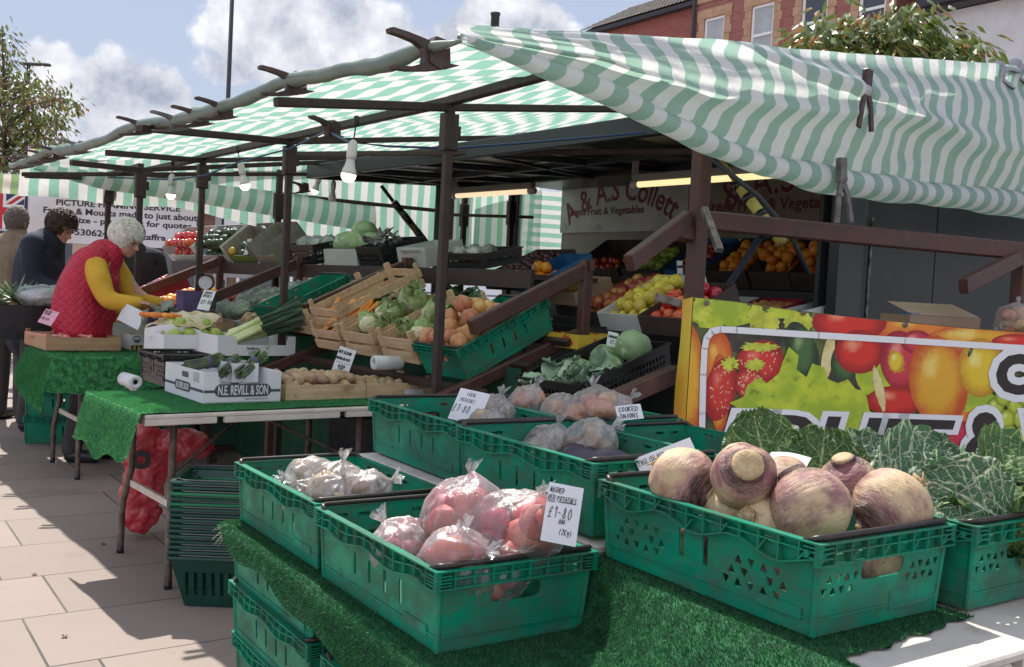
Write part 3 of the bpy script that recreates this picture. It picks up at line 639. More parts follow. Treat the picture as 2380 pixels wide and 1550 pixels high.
def make_crate(kind,mat,L=.6,Wd=.4,H=.17,label='',group=None,cat='crate'):
    t=thing('plastic_crate',label,cat,(0,0,0),group=group)
    zt=H
    def slotsL(ln):
        h=[]
        if kind==1:
            for f in (.335,.46,.585,.705): h.append(rrect(ln*f-.0062,ln*f+.0062,.055,.108,.0046))
            for f in (.2,.42,.58,.8): h.append(rrect(ln*f-.016,ln*f+.016,.147,.1545,.003,2))
        else:
            for base in (.07,.60):
                for i in range(5):
                    for j in range(3):
                        if kind==2 and (i+j*2)%5==4 and j: continue
                        x=ln*base+.012+i*.031+(j%2)*.015; z=.050+j*.022; r=.0088; up=1 if (i+j)%2 else -1
                        h.append([(x-r,z-r*.6*up),(x-r*.2,z+r*.9*up),(x+r*.2,z+r*.9*up),(x+r,z-r*.6*up),(x+r*.8,z-r*.9*up),(x-r*.8,z-r*.9*up)][::1])
            for f in (.42,.53): h.append(rrect(ln*f-.007,ln*f+.007,.06,.118,.002,2))
            for f in (.25,.52,.8): h.append(rrect(ln*f-.018,ln*f+.018,.147,.1555,.002,2))
        return h
    def slotsS(ln):
        h=[rrect(ln*.5-.062,ln*.5+.062,.088,.124,.016)] if kind!=3 else []
        for f in (.16,.31,.69,.84): h.append(rrect(ln*f-.017,ln*f+.017,.144,.152,.003,2))
        if kind==2:
            for base in (.10,.70):
                for i in range(4):
                    for j in range(2):
                        x=ln*base+i*.024+j*.012; z=.078+j*.022; r=.0078; up=1 if (i+j)%2 else -1
                        if ln*.5-.075<x<ln*.5+.075: continue
                        h.append([(x-r,z-r*.6*up),(x-r*.2,z+r*.9*up),(x+r*.2,z+r*.9*up),(x+r,z-r*.6*up),(x+r*.8,z-r*.9*up),(x-r*.8,z-r*.9*up)])
        return h
    b=MB(); inb,itp=.024,.015
    walls(b,Wd,L,H,inb,itp,.0035,slotsL,slotsS)
    # floor with ribs
    b.box(inb+.001,Wd-inb-.001,inb+.001,L-inb-.001,.002,.006)
    # gentle corner posts
    for cx,cy in ((inb,inb),(Wd-inb,inb),(Wd-inb,L-inb),(inb,L-inb)):
        b.tube([(cx,cy,.002),(cx+(1 if cx<.2 else -1)*-.009,cy+(1 if cy<.3 else -1)*-.009,H-.02)],.0065,8)
    # horizontal mould ribs low on the walls
    for z in (.03,):
        q=inb-.0035-.009*z/H; b.box(q,Wd-q,q-.0012,q+.001,z,z+.004).box(q,Wd-q,L-q-.001,L-q+.0012,z,z+.004).box(q-.0012,q+.001,q,L-q,z,z+.004).box(Wd-q-.001,Wd-q+.0012,q,L-q,z,z+.004)
    for yy in ((.06,.16) if kind==1 else (.045,.15),):
        q=inb-.0035-.009*.04/H; b.box(q-.0016,q+.001,yy[0],yy[1],.026,.046,bev=.0005); b.box(Wd-q-.001,Wd-q+.0016,yy[0],yy[1],.026,.046,bev=.0005)
    if kind==2:
        q=inb-.0035; b.box(Wd-.17,Wd-.045,q-.002,q+.001,.022,.060,bev=.0006)
    body=b.build('body',mat,t)
    r=MB()
    # top lip ring, dipping on the short ends
    lip=.018; th=.0032
    for x0,x1,y0,y1 in ((0,lip,0,L),(Wd-lip,Wd,0,L),(lip,Wd-lip,0,lip),(lip,Wd-lip,L-lip,L)): r.box(x0,x1,y0,y1,H-th,H)
    def rib(o,d,n,ln,zf,dep,tk=.0028):
        N_=max(12,int(ln/.012)); V=[];F=[]
        for i in range(N_+1):
            u=ln*i/N_; z=zf(u/ln); p=o+d*u
            V+= [p-n*.012+Vector((0,0,z-tk/2)),p+n*dep+Vector((0,0,z-tk/2)),p+n*dep+Vector((0,0,z+tk/2)),p-n*.012+Vector((0,0,z+tk/2))]
        for i in range(N_):
            for a in range(4): F.append((4*i+a,4*i+(a+1)%4,4*i+4+(a+1)%4,4*i+4+a))
        F+= [(0,1,2,3),(4*N_+3,4*N_+2,4*N_+1,4*N_)]
        r.add(V,F)
    def zig(c):
        def f(u):
            x=(u*c)%1; return .131+.010*(max(-1,min(1,3*abs(2*x-1)-1.5)))
        return f
    for k in range(4):
        o,d=[((0,0),(1,0)),((Wd,0),(0,1)),((Wd,L),(-1,0)),((0,L),(0,-1))][k]; o=Vector((*o,0));d=Vector((*d,0));n=Vector((d.y,-d.x,0)); ln=L if k%2 else Wd
        if k%2:
            if kind==1:
                f1=lambda u:.130+.0075*math.sin(u*2*PI*2.5+.6)*(1 if .1<u<.9 else .2)
                f2=lambda u:.151+.006*math.sin(u*2*PI*2.5+.6)*(1 if .1<u<.9 else 0)
            else:
                f1=zig(3); f2=lambda u:.153
        else:
            f1=lambda u:.133; f2=lambda u:.152
            if kind==2: f1=lambda u:.131-(.0 if abs(u-.5)>.22 else 0)
        rib(o,d,n,ln,f1,0); rib(o,d,n,ln,f2,-.002)
        nv=13 if k%2 else 9
        for i in range(nv+1):
            u=ln*i/nv; u=min(max(u,.003),ln-.003); p=o+d*u
            r.bar(p-n*.006+Vector((0,0,f1(u/ln))),p-n*.006+Vector((0,0,H-.002)),.0028,.0115,up=(n.x,n.y,0)) if False else None
            q=p; m=frame(q,d); r.box(-.0014,.0014,.001,.013,f1(u/ln),H-.003,0,m) if True else None
            if kind==2 and i<nv and i%2==0:
                r.box(-.0014,.0014,.0,.010,0,.026,0,frame(q+Vector((0,0,f1(u/ln)+.002)),d)@Matrix.Rotation(R(38),4,'Y'))
        # corner fins
        for c in (0,1):
            p=o+d*(.004 if c==0 else ln-.036)
            for z in ((.139,.145,.158) if kind==1 else (.142,.160)): r.box(0,.032,-.0008,.012,z,z+.0022,0,frame(p,d))
    if kind==2:
        for cx,cy in ((0,0),(0,L),(Wd,0),(Wd,L)): pass
        for x in (.0,Wd):
            for yy in (.028,L-.028):
                r.tube([(x-.001 if x<.1 else x-.003,yy,.150),(x+.003 if x<.1 else x+.001,yy,.150)],.006,10)
    rim=r.build('rim',mat,t)
    for yy in (.012,L-.012):
        a=MB(); zz=H+.006
        a.tube([(.010,yy+(.03 if yy<.3 else -.03),H-.004),(.014,yy+(.006 if yy<.3 else -.006),zz),(.026,yy,zz+.001),(Wd-.026,yy,zz+.001),(Wd-.014,yy+(.006 if yy<.3 else -.006),zz),(Wd-.010,yy+(.03 if yy<.3 else -.03),H-.004)],.0062,8)
        a.build('bale_arm',armm,t,True)
    return t
CO=Vector((.54,1.65,0)); LD=az(-34); WD=az(56)
CRZ=R(90-56)          # local X along WD, local Y along LD
def cp(l,w_,z): p=CO+LD*l+WD*w_; return Vector((p.x,p.y,z))
k1=make_crate(1,green,label='green crate of washed red potatoes in front, with a white price card'); k1.matrix_world=TRS(cp(.55,-.425,.606),CRZ)
k2=make_crate(2,green,label='green crate with triangular holes heaped with swedes'); k2.matrix_world=TRS(cp(0,0,.752),CRZ)
TILE='green produce crates on the front tables'
k1['group']=k2['group']=TILE
clone(k1,TRS(cp(1.168,-.415,.608),CRZ+R(.5)),'green crate of small grey potato bags behind the red potato crate')
clone(k2,TRS(cp(-.03,.42,.752),CRZ),'green crate of savoy cabbages at the right edge, right of the swedes')
clone(k1,TRS(cp(1.245,.03,.778),CRZ-R(1)),'green crate holding the local potatoes card, farthest left of the raised crates')
clone(k1,TRS(cp(.615,.0,.782),CRZ),'green crate with red cabbages between the local potatoes crate and the swedes')
clone(k1,TRS(cp(1.21,.44,.776),CRZ),'green crate of onion bags in the back row beside the fruit banner')
clone(k2,TRS(cp(.585,.425,.764),CRZ),'green crate with triangular holes below the fruit banner, behind the swedes')
# stack carrying the turf
for i,z in enumerate((.412,.257,.102,.0)):
    if z<.01: continue
    clone(k1,TRS(cp(1.168,-.415,z)+Vector((rnd.uniform(-.006,.006),rnd.uniform(-.006,.006),0)),CRZ+R(rnd.uniform(-1,1))),['topmost crate of the green stack under the draped turf','second crate down in the green stack under the turf','third crate down in the green stack under the turf','bottom crate of the green stack under the turf'][i],'stacked green crates holding up the turf')
for i,z in enumerate((.412,.257,.102)):
    clone(k1,TRS(cp(.50,-.415,z),CRZ),['topmost crate of the hidden stack below the red potatoes','second crate of the hidden stack below the red potatoes','third crate of the hidden stack below the red potatoes','bottom crate of the hidden stack below the red potatoes'][i],'stacked green crates holding up the turf')
# ================= TABLES =================
tabw=pm('ivory_table_plastic',(.62,.56,.50),(.52,.46,.41),rough=.55,scale=6,bump=.25,bscale=80,dirt=(.30,.24,.20),dirtscale=9,dlo=.55,dhi=.8)
legm=pm('table_leg_steel',(.16,.12,.10),(.09,.06,.05),rough=.45,metal=.3,scale=22,bump=.2,dirt=(.07,.04,.03),dirtscale=14)
def table(label,o,ax,ay,L,Wd,z,notches=True):
    """o near corner, ax unit along length, ay along width"""
    M0=frame((o.x,o.y,0),ax)
    t=thing('trestle_table',label,'table',M=M0)
    if ay.dot(M0.col[1].to_3d())<0: sg=-1
    else: sg=1
    b=MB(); 
    def bx(x0,x1,y0,y1,z0,z1,bev=.004): b.box(x0,x1,min(sg*y0,sg*y1),max(sg*y0,sg*y1),z0,z1,bev=bev)
    bx(0,L,0,Wd,z-.018,z,.004)
    segs=[(0,.30),(.335,L-.335),(L-.30,L)] if notches else [(0,L)]
    for x0,x1 in segs: bx(x0,x1,.002,.022,z-.046,z-.0175,.003); bx(x0,x1,Wd-.022,Wd-.002,z-.046,z-.0175,.003)
    bx(.002,.022,.023,Wd-.023,z-.046,z-.0175); bx(L-.022,L-.002,.023,Wd-.023,z-.046,z-.0175)
    b.build('table_top',tabw,t)
    for xe,dx in ((.16,-1),(L-.16,1)):
        cbs=MB(); feet=[]
        for yy,dy in ((.12,-1),(Wd-.12,1)):
            Y=yy*sg; D=dy*sg
            pth=[(xe,Y,z-.03),(xe,Y,z-.26),(xe+.0,Y+D*.005,z-.34),(xe+dx*.02,Y+D*.045,z-.50),(xe+dx*.02,Y+D*.055,z-.55),(xe+dx*.02,Y+D*.06,.0)]
            P=[];
            for i in range(len(pth)-1):
                a=Vector(pth[i]);c=Vector(pth[i+1]); P+=[a.lerp(c,k/4) for k in range(4)]
            P.append(Vector(pth[-1]))
            lg=MB().tube(P,.0155,10).build('leg',legm,t,True)
            MB().tube([(xe+dx*.02,Y+D*.06,.0),(xe+dx*.02,Y+D*.06,.03)],.0165,10).build('foot_cap',black_plastic,lg,True)
        MB().box(xe-.004,xe+.010,min(sg*.10,sg*(Wd-.10)),max(sg*.10,sg*(Wd-.10)),z-.42,z-.39).build('crossbar',tabw if True else legm,t)
        MB().tube([(xe,.14*sg,z-.28),(xe-dx*.45,Wd/2*sg,z-.05)],.008,8).build('brace',legm,t,True)
    return t
table('ivory folding table under the swede and cabbage crates, its edge showing lower right',cp(-.175,.01,0),WD,LD,1.83,.76,.744)
table('folding table hidden under the red cabbage crate',cp(.60,.01,0),WD,LD,1.83,.61,.770)
table('folding table hidden under the local potatoes crate',cp(1.23,.01,0),WD,LD,1.83,.61,.770)
tW=az(51); tL=az(-39)
T1=G(338,965,.745); table('folding table with turf, asparagus box and potato boxes, ivory front edge showing',T1,tW,tL,1.22,.75,.745)
T1b=T1+tW*1.235; table('second folding table butted to the potato box table at its right end',T1b,tW,tL,1.22,.75,.745,False)
T2=Vector((-2.74,5.98,0)); table('folding table with turf holding the rhubarb crate',T2,az(52),az(-36),1.6,.75,.765)
# ================= TURF =================
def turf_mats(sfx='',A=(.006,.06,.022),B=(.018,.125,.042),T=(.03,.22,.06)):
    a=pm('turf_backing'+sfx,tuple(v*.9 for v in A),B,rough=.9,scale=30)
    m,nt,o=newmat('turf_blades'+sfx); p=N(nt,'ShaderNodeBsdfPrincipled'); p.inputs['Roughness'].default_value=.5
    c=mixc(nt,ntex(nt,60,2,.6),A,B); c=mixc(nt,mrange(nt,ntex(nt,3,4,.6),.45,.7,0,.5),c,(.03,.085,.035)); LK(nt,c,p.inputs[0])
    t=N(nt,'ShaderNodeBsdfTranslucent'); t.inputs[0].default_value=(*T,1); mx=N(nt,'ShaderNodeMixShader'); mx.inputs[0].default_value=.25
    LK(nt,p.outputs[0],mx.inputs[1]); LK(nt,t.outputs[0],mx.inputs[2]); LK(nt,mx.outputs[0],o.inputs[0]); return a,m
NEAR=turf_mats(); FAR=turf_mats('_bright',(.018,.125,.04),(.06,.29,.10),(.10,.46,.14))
def turf(label,fn,nu,nv,nblades,blen,seed,far=True):
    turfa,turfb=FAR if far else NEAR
    g=MB().grid(lambda a,b:fn(a,b),nu,nv)
    o0=Vector(fn(0.5,0.5)); t=thing('artificial_turf',label,'turf',o0)
    for i,v in enumerate(g.v): g.v[i]=(v[0]-o0.x,v[1]-o0.y,v[2]-o0.z)
    g.build('mat',turfa,t,True)
    V=np.array(g.v); F=np.array(g.f); r=np.random.default_rng(seed)
    A=V[F[:,0]];B=V[F[:,1]];D=V[F[:,3]];Cc=V[F[:,2]]
    ar=np.linalg.norm(np.cross(B-A,D-A),axis=1); pr=ar/ar.sum()
    idx=r.choice(len(F),nblades,p=pr); u=r.random((nblades,1));v=r.random((nblades,1))
    P=(A[idx]*(1-u)+B[idx]*u)*(1-v)+(D[idx]*(1-u)+Cc[idx]*u)*v
    n=np.cross(B[idx]-A[idx],D[idx]-A[idx]); n/=np.linalg.norm(n,axis=1)[:,None]+1e-9
    n[n[:,2]<-.05]*=-1
    lean=r.normal(0,.45,(nblades,3)); d=n+lean; d/=np.linalg.norm(d,axis=1)[:,None]
    s=np.cross(d,r.normal(0,1,(nblades,3))); s/=np.linalg.norm(s,axis=1)[:,None]+1e-9
    L=blen*r.uniform(.6,1.3,(nblades,1)); wd=.0011*(blen/.009)
    Q=np.concatenate([P-s*wd,P+s*wd,P+d*L],1).reshape(-1,3)
    me=bpy.data.meshes.new('pile'); me.vertices.add(len(Q)); me.vertices.foreach_set('co',Q.ravel()); me.loops.add(3*nblades); me.loops.foreach_set('vertex_index',np.arange(3*nblades,dtype=np.int32)); me.polygons.add(nblades); me.polygons.foreach_set('loop_start',np.arange(0,3*nblades,3,dtype=np.int32)); me.polygons.foreach_set('loop_total',np.full(nblades,3,dtype=np.int32))
    me.materials.append(turfb); me.update(); me.validate(); p=bpy.data.objects.new('pile',me); COL.objects.link(p); p.parent=t; p['kind']='stuff'
    return t
def nearturf(a,b):
    l=-.45+a*2.215
    # path across: hang, flat low, ramp, flat high
    wr=interp(l,[-.45,.2,.5,1.9],[-.30,-.22,-.06,-.045]); we=interp(l,[-.45,1.9],[-.01,-.002])
    hang=interp(l,[-.45,.4,1.0,1.5,1.78,1.9],[.15,.125,.09,.055,.02,.0])+.012*math.sin(l*17)+.01*noise.noise(Vector((l*9,0,0)))
    wl=-.437+.006*math.sin(l*11)
    if b<.22: q=b/.22; return cp(l,wl-.02*(1-q)-.012,.602-hang*(1-q)**1.0-.0) if q<.8 else cp(l,wl-.016+.016*(q-.8)/.2,.602-hang*(1-q)*.7+.003*(q-.8)/.2)
    q=(b-.22)/.78; w_=wl+(.425-wl)*q
    k=min(1,max(0,(w_-wr)/(we-wr))); k=k*k*(3-2*k)
    z=.6045+(.7485-.6045)*k+(.004*noise.noise(Vector((l*5,w_*5,0))) if k==0 and l<.5 else 0)
    lim=-.03-.035*(.42-w_)/.42+.006*math.sin(w_*40)+.004*math.sin(w_*95)
    if l<lim and w_>-.02:   # over the table it stops short of the edge
        l=lim+(l-lim)*.0
    return cp(l,w_,z)
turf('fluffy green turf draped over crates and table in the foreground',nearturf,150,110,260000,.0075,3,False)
fy=MB(); rr=random.Random(12)
for i in range(34):
    o=cp(1.735,-.43,.60)+Vector((rr.uniform(-.02,.02),rr.uniform(-.03,.03),rr.uniform(-.03,.005))); d=Vector((rr.uniform(-1,-.1),rr.uniform(-.6,.1),rr.uniform(-.9,.1))).normalized()*rr.uniform(.02,.06); fy.tube([o,o+d*.5+Vector((0,0,.004)),o+d+Vector((0,0,-.008))],[.0006,.0005,.0003],4)
tag(fy.build('frayed_fibre',pm('pale_fibre',(.55,.52,.42),rough=.8)),'frayed pale fibres at the left corner of the foreground turf','fibres',kind='stuff')
def t1turf(a,b):
    # a along W from the left end hang to the right; b across
    y=.0+b*.76
    hang=.17+.06*math.sin(b*PI*.9)+.02*math.sin(b*14)
    if a<.2: q=a/.2; p=T1+tL*(y-.01*(1-q)+.0)-tW*(.018+.05*(1-q)); return Vector((p.x,p.y,.752-hang*(1-q)))
    q=(a-.2)/.8; x=-.015+q*1.2; fr_=.004+.028*max(0,q-.12)
    y=fr_+b*(.76-fr_); 
    p=T1+tW*x+tL*y; droop=.0
    return Vector((p.x,p.y,.7515+.003*noise.noise(Vector((x*8,y*8,0)))))
turf('bright green turf on the asparagus box table, hanging over its left end',t1turf,90,50,60000,.010,4)
def t2turf(a,b):
    x=-.05+a*1.62
    e=az(52); f=az(-36)
    base=T2
    if b<.3:
        q=b/.3; h=.20+.03*math.sin(a*9); p=base+e*x-f*(.03+.035*(1-q)*(1+.4*math.sin(a*14))); z=.775-h*(1-q)
        if a<.06: p-=e*.06*(1-q)
        return Vector((p.x,p.y,z))
    q=(b-.3)/.7; p=base+e*x+f*(-.03+.79*q); return Vector((p.x,p.y,.776+.004*noise.noise(Vector((x*6,q*5,2)))))
turf('green turf covering the rhubarb table and hanging down its front',t2turf,80,40,26000,.016,5)
def t2end(a,b):
    e=az(52); f=az(-36); y=-.03+a*.78; p=T2+f*y-e*(.055+.05*b+.06*math.sin(a*3)*b); return Vector((p.x,p.y,.776-(.34-.20*a)*b))
turf('green turf flap falling over the left end of the rhubarb table',t2end,30,16,8000,.016,6)
# ================= PRODUCE =================
def blob(seed,rx,ry,rz,amp=.05,f=2.0,n=14,m=9):
    b=MB(); prof=[]
    def fn(v):
        d=v.normalized(); k=1+amp*noise.noise(d*f+Vector((seed*3.1,0,0))); return Vector((d.x*rx*k,d.y*ry*k,d.z*rz*k))
    prof=[(math.sin(PI*(i+.02)/m*.999+.004),-math.cos(PI*(i)/m)) for i in range(m+1)]
    b.lathe(prof,n,fn=lambda v:fn(v if v.length>.01 else Vector((0,0,v.z or 1)))); return b
# swedes
def swede_mat():
    m,nt,o=newmat('swede_skin'); co=N(nt,'ShaderNodeTexCoord').outputs['Object']; oi=N(nt,'ShaderNodeObjectInfo')
    sp=N(nt,'ShaderNodeSeparateXYZ'); LK(nt,co,sp.inputs[0]); z=sp.outputs[2]
    va=N(nt,'ShaderNodeVectorMath',operation='ADD'); LK(nt,co,va.inputs[0]); LK(nt,M(nt,'MULTIPLY',oi.outputs['Random'],5),va.inputs[1]); v=va.outputs[0]
    n1=ntex(nt,14,6,.65,v); n2=ntex(nt,55,4,.7,v); ns=ntex(nt,13,6,.7,v,(1,1,2.2))
    zz=M(nt,'ADD',M(nt,'MULTIPLY',z,11),M(nt,'MULTIPLY_ADD',n1,5.0,-2.5))
    k=mrange(nt,zz,-.75,.75)
    cream=mixc(nt,n2,(.56,.40,.22),(.66,.50,.30)); purple=mixc(nt,mrange(nt,ns,.4,.62),(.24,.085,.095),(.46,.27,.23))
    c=mixc(nt,k,cream,purple)
    sc=mrange(nt,M(nt,'ADD',M(nt,'MULTIPLY',z,14),M(nt,'MULTIPLY_ADD',ns,2.4,-1.2)),.62,1.1)
    c=mixc(nt,sc,c,mixc(nt,mrange(nt,ntex(nt,30,4,.7,v,(1,1,6)),.45,.6),(.055,.025,.03),(.22,.12,.10)))
    c=mixc(nt,mrange(nt,ntex(nt,24,6,.75,v,(1,1,2)),.54,.68,0,.65),c,(.22,.13,.08)); c=mixc(nt,mrange(nt,ntex(nt,120,2,.5,v),.68,.74,0,.6),c,(.12,.06,.04))
    p=N(nt,'ShaderNodeBsdfPrincipled'); LK(nt,c,p.inputs[0]); p.inputs['Roughness'].default_value=.48
    b=N(nt,'ShaderNodeBump'); b.inputs['Strength'].default_value=1; b.inputs['Distance'].default_value=.006; LK(nt,M(nt,'ADD',ntex(nt,22,6,.7,v,(1,1,4)),M(nt,'MULTIPLY',sc,M(nt,'MULTIPLY',ntex(nt,30,3,.6,v,(1,1,7)),2))),b.inputs['Height']); LK(nt,b.outputs[0],p.inputs['Normal'])
    LK(nt,p.outputs[0],o.inputs[0]); return m
swm=swede_mat(); scarm=pm('swede_cut_neck',(.50,.37,.20),(.40,.28,.15),rough=.7,scale=60,bump=.8,bscale=90,dirt=(.22,.13,.07),dirtscale=40)
def make_swede(loc,axis,r,label,h=1.0,neck=.03,seed=0):
    """axis = direction the cut neck points to"""
    t=thing('swede',label,'swede'); 
    prof=[]
    for i in range(25):
        a=i/24; z=-1+a*2
        rr_=math.sqrt(max(0,1-abs(z)**2.15)); 
        prof.append((max(.002,rr_),z))
    top=neck/r
    pr=[(a,b) for a,b in prof if not (b>0.5 and a<top+.10)]
    zt=pr[-1][1]
    pr+=[(top+.10,zt+.06),(top+.05,zt+.10),(top+.055,zt+.13),(top+.01,zt+.16),(top+.015,zt+.19),(top-.02,zt+.23)]
    def fn(v):
        k=1+.07*noise.noise(Vector((v.x*1.4,v.y*1.4,v.z*1.4+seed*7)))+.02*noise.noise(Vector((v.x*4,v.y*4,v.z*7+seed)))
        return Vector((v.x*k*r,v.y*k*r,v.z*k*r*h))
    r*=.97; b=MB().lathe(pr,40,fn=fn); b.build('root',swm,t,True)
    zc=(zt+.23)*r*h
    s=MB().lathe([(neck*.93,zc-.006),(neck*.95,zc+.001),(neck*.75,zc+.004),(neck*.35,zc+.0045),(.001,zc+.003)],20,fn=lambda v:Vector((v.x*(1+.08*noise.noise(v*40)),v.y*(1+.08*noise.noise(v*40+Vector((9,0,0)))),v.z))); s.build('cut_neck',scarm,t,True)
    tl=MB()
    for j in range(9):
        a=j*2*PI/9+seed; l=rnd.uniform(.004,.018); x0=Vector((math.cos(a)*.008,math.sin(a)*.008,-r*h*.985)); tl.tube([x0*.9,x0+Vector((math.cos(a)*.006,math.sin(a)*.006,-l*.4)),x0+Vector((math.cos(a+1)*.012,math.sin(a+1)*.012,-l))],[.005,.003,.001],6)
    tl.tube([(0,0,-r*h*.97),(0.002,0,-r*h-.008)],[.016,.010],10)
    tl.build('tap_root',scarm,t,True)
    q=Vector(axis).normalized().to_track_quat('Z','Y').to_matrix().to_4x4(); t.matrix_world=Matrix.Translation(loc)@q@Matrix.Rotation(seed*1.7,4,'Z')
    t['group']='swedes heaped in the crate'
    return t
make_swede(W(1588,1118,2.03),(.62,-.62,-.25),.072,'cream and purple swede at the left end of the heap, its cut neck turned right',1.02,.024,1)
make_swede(W(1726,1108,1.93),(-.10,-.88,.50),.066,'dark purple swede standing highest, its pale round cut neck facing front',1.12,.033,2)
make_swede(W(1882,1178,1.86),(-.35,.50,.66),.079,'largest pale swede in front with a knobbly root end facing the viewer',.95,.026,3)
make_swede(W(2074,1178,1.92),(-.55,-.1,-.55),.080,'big purple topped swede at the right end of the heap',.93,.026,4)
make_swede(W(1972,1128,2.13),(-.3,-.2,.8),.066,'pinkish swede half hidden behind the two biggest ones',1,.024,5)
make_swede(W(1822,1120,2.16),(.1,.7,.3),.058,'small pink swede peeping out behind the tallest one',1,.022,6)
make_swede(W(1700,1190,1.98),(.2,.6,-.7),.062,'pale swede low between the two left ones',1,.022,7)
make_swede(W(1775,1215,1.90),(.6,.5,-.3),.055,'cream orange swede at the bottom of the heap near the rim',1,.022,8)
for i,(l,w_) in enumerate(((.15,.2),(.32,.27),(.45,.14),(.14,.09),(.30,.10),(.10,.31))):
    make_swede(cp(l,w_,.825),(rnd.uniform(-1,1),rnd.uniform(-1,1),rnd.uniform(-.5,.8)),.062,['buried swede behind the near end holes','buried swede in the middle of the bottom layer','buried swede at the far end of the bottom layer','buried swede behind the left holes of the near corner','buried swede under the tallest swede','buried swede seen through the end handle'][i],1,.022,20+i)
# savoy
def savoy_mat(name,dark,mid,vein,amt=1.0):
    m,nt,o=newmat(name); uv=N(nt,'ShaderNodeTexCoord').outputs['UV']
    def vor(sc,lo,hi,st,rnd_=.9):
        v=N(nt,'ShaderNodeTexVoronoi',feature='DISTANCE_TO_EDGE'); v.inputs['Scale'].default_value=sc; v.inputs['Randomness'].default_value=rnd_
        mp=N(nt,'ShaderNodeMapping'); mp.inputs['Scale'].default_value=st; 
        wn=N(nt,'ShaderNodeTexNoise',i_Scale=6); LK(nt,uv,wn.inputs['Vector']); ad=mixc(nt,.06,uv,wn.outputs['Color'],'ADD'); LK(nt,ad,mp.inputs[0]); LK(nt,mp.outputs[0],v.inputs['Vector'])
        return mrange(nt,v.outputs['Distance'],lo,hi,1,0)
    v1=vor(3.6,.008,.040,(1,.8,1)); v2=vor(10.5,.01,.085,(1,.9,1),1)
    sp=N(nt,'ShaderNodeSeparateXYZ'); LK(nt,uv,sp.inputs[0])
    au=M(nt,'ABSOLUTE',M(nt,'SUBTRACT',sp.outputs[0],.5))
    rib=mrange(nt,M(nt,'ADD',au,M(nt,'MULTIPLY',sp.outputs[1],.012)),.012,.030,1,0)
    # side ribs
    sr=M(nt,'FRACT',M(nt,'MULTIPLY',M(nt,'SUBTRACT',sp.outputs[1],M(nt,'MULTIPLY',au,.9)),6.0)); sr=mrange(nt,M(nt,'ABSOLUTE',M(nt,'SUBTRACT',sr,.5)),.02,.09,1,0)
    ve=M(nt,'MAXIMUM',M(nt,'MAXIMUM',M(nt,'MULTIPLY',v1,.85*amt),M(nt,'MULTIPLY',v2,.45*amt)),M(nt,'MAXIMUM',rib,M(nt,'MULTIPLY',sr,.7)))
    base=mixc(nt,ntex(nt,9,4,.6),dark,mid)
    c=mixc(nt,ve,base,vein)
    p=N(nt,'ShaderNodeBsdfPrincipled'); LK(nt,c,p.inputs[0]); p.inputs['Roughness'].default_value=.55
    b=N(nt,'ShaderNodeBump'); b.inputs['Strength'].default_value=.9; b.inputs['Distance'].default_value=.006; LK(nt,M(nt,'MULTIPLY_ADD',v1,-.8,M(nt,'MULTIPLY',v2,-.6)),b.inputs['Height']); LK(nt,b.outputs[0],p.inputs['Normal'])
    tr=N(nt,'ShaderNodeBsdfTranslucent'); LK(nt,c,tr.inputs[0]); mx=N(nt,'ShaderNodeMixShader'); mx.inputs[0].default_value=.25
    LK(nt,p.outputs[0],mx.inputs[1]); LK(nt,tr.outputs[0],mx.inputs[2]); LK(nt,mx.outputs[0],o.inputs[0]); return m
sav1=savoy_mat('savoy_leaf_dark',(.030,.095,.022),(.075,.17,.04),(.36,.46,.20),.9)
sav2=savoy_mat('savoy_leaf_frosty',(.04,.12,.05),(.085,.19,.085),(.66,.72,.50),1.0)
sav3=savoy_mat('savoy_leaf_yellow_green',(.10,.19,.03),(.16,.27,.05),(.40,.48,.20),.7)
def leaf_mesh(L,Wm,curl,ruf,seed,cup=.35,nu=34,nv=34):
    """leaf from base at origin going +Y, face up +Z; curl bends down(+)/up(-) along length"""
    def f(a,b):
        u=a*2-1; v=b
        wd=Wm*(.10+.95*math.sin(PI*min(1,(v*.93+.03))**.82)**.8)
        ang=curl*v; y=L*(math.sin(ang)/ang if abs(ang)>.01 else 1)*v if False else 0
        # arc
        if abs(curl)>.02: yy=L/curl*math.sin(curl*v); zz=-L/curl*(1-math.cos(curl*v))
        else: yy=L*v; zz=0
        x=u*wd; 
        edge=abs(u)**2
        rf=ruf*(edge*.9+.10)*(noise.noise(Vector((u*3.2+seed,v*5.5,seed)))*1.6+.9*math.sin(v*26+seed*2+u*3)*edge)
        rf+=ruf*max(0,(v-.8)/.2)*.9*math.sin(u*15+seed)
        cr=.010*L/.2*(noise.noise(Vector((u*7+seed,v*9,3)))+.6*noise.noise(Vector((u*15+seed,v*18,5))))
        z=zz+cup*(u*u)*wd+rf+cr-.25*cup*wd
        n=Vector((0,math.sin(curl*v),math.cos(curl*v)))
        return Vector((x*(1-.12*cup*u*u),yy,zz))+n*(cup*u*u*wd+rf+cr)
    return MB().grid(f,nu,nv,uvf=lambda a,b:(a,b*1.05))
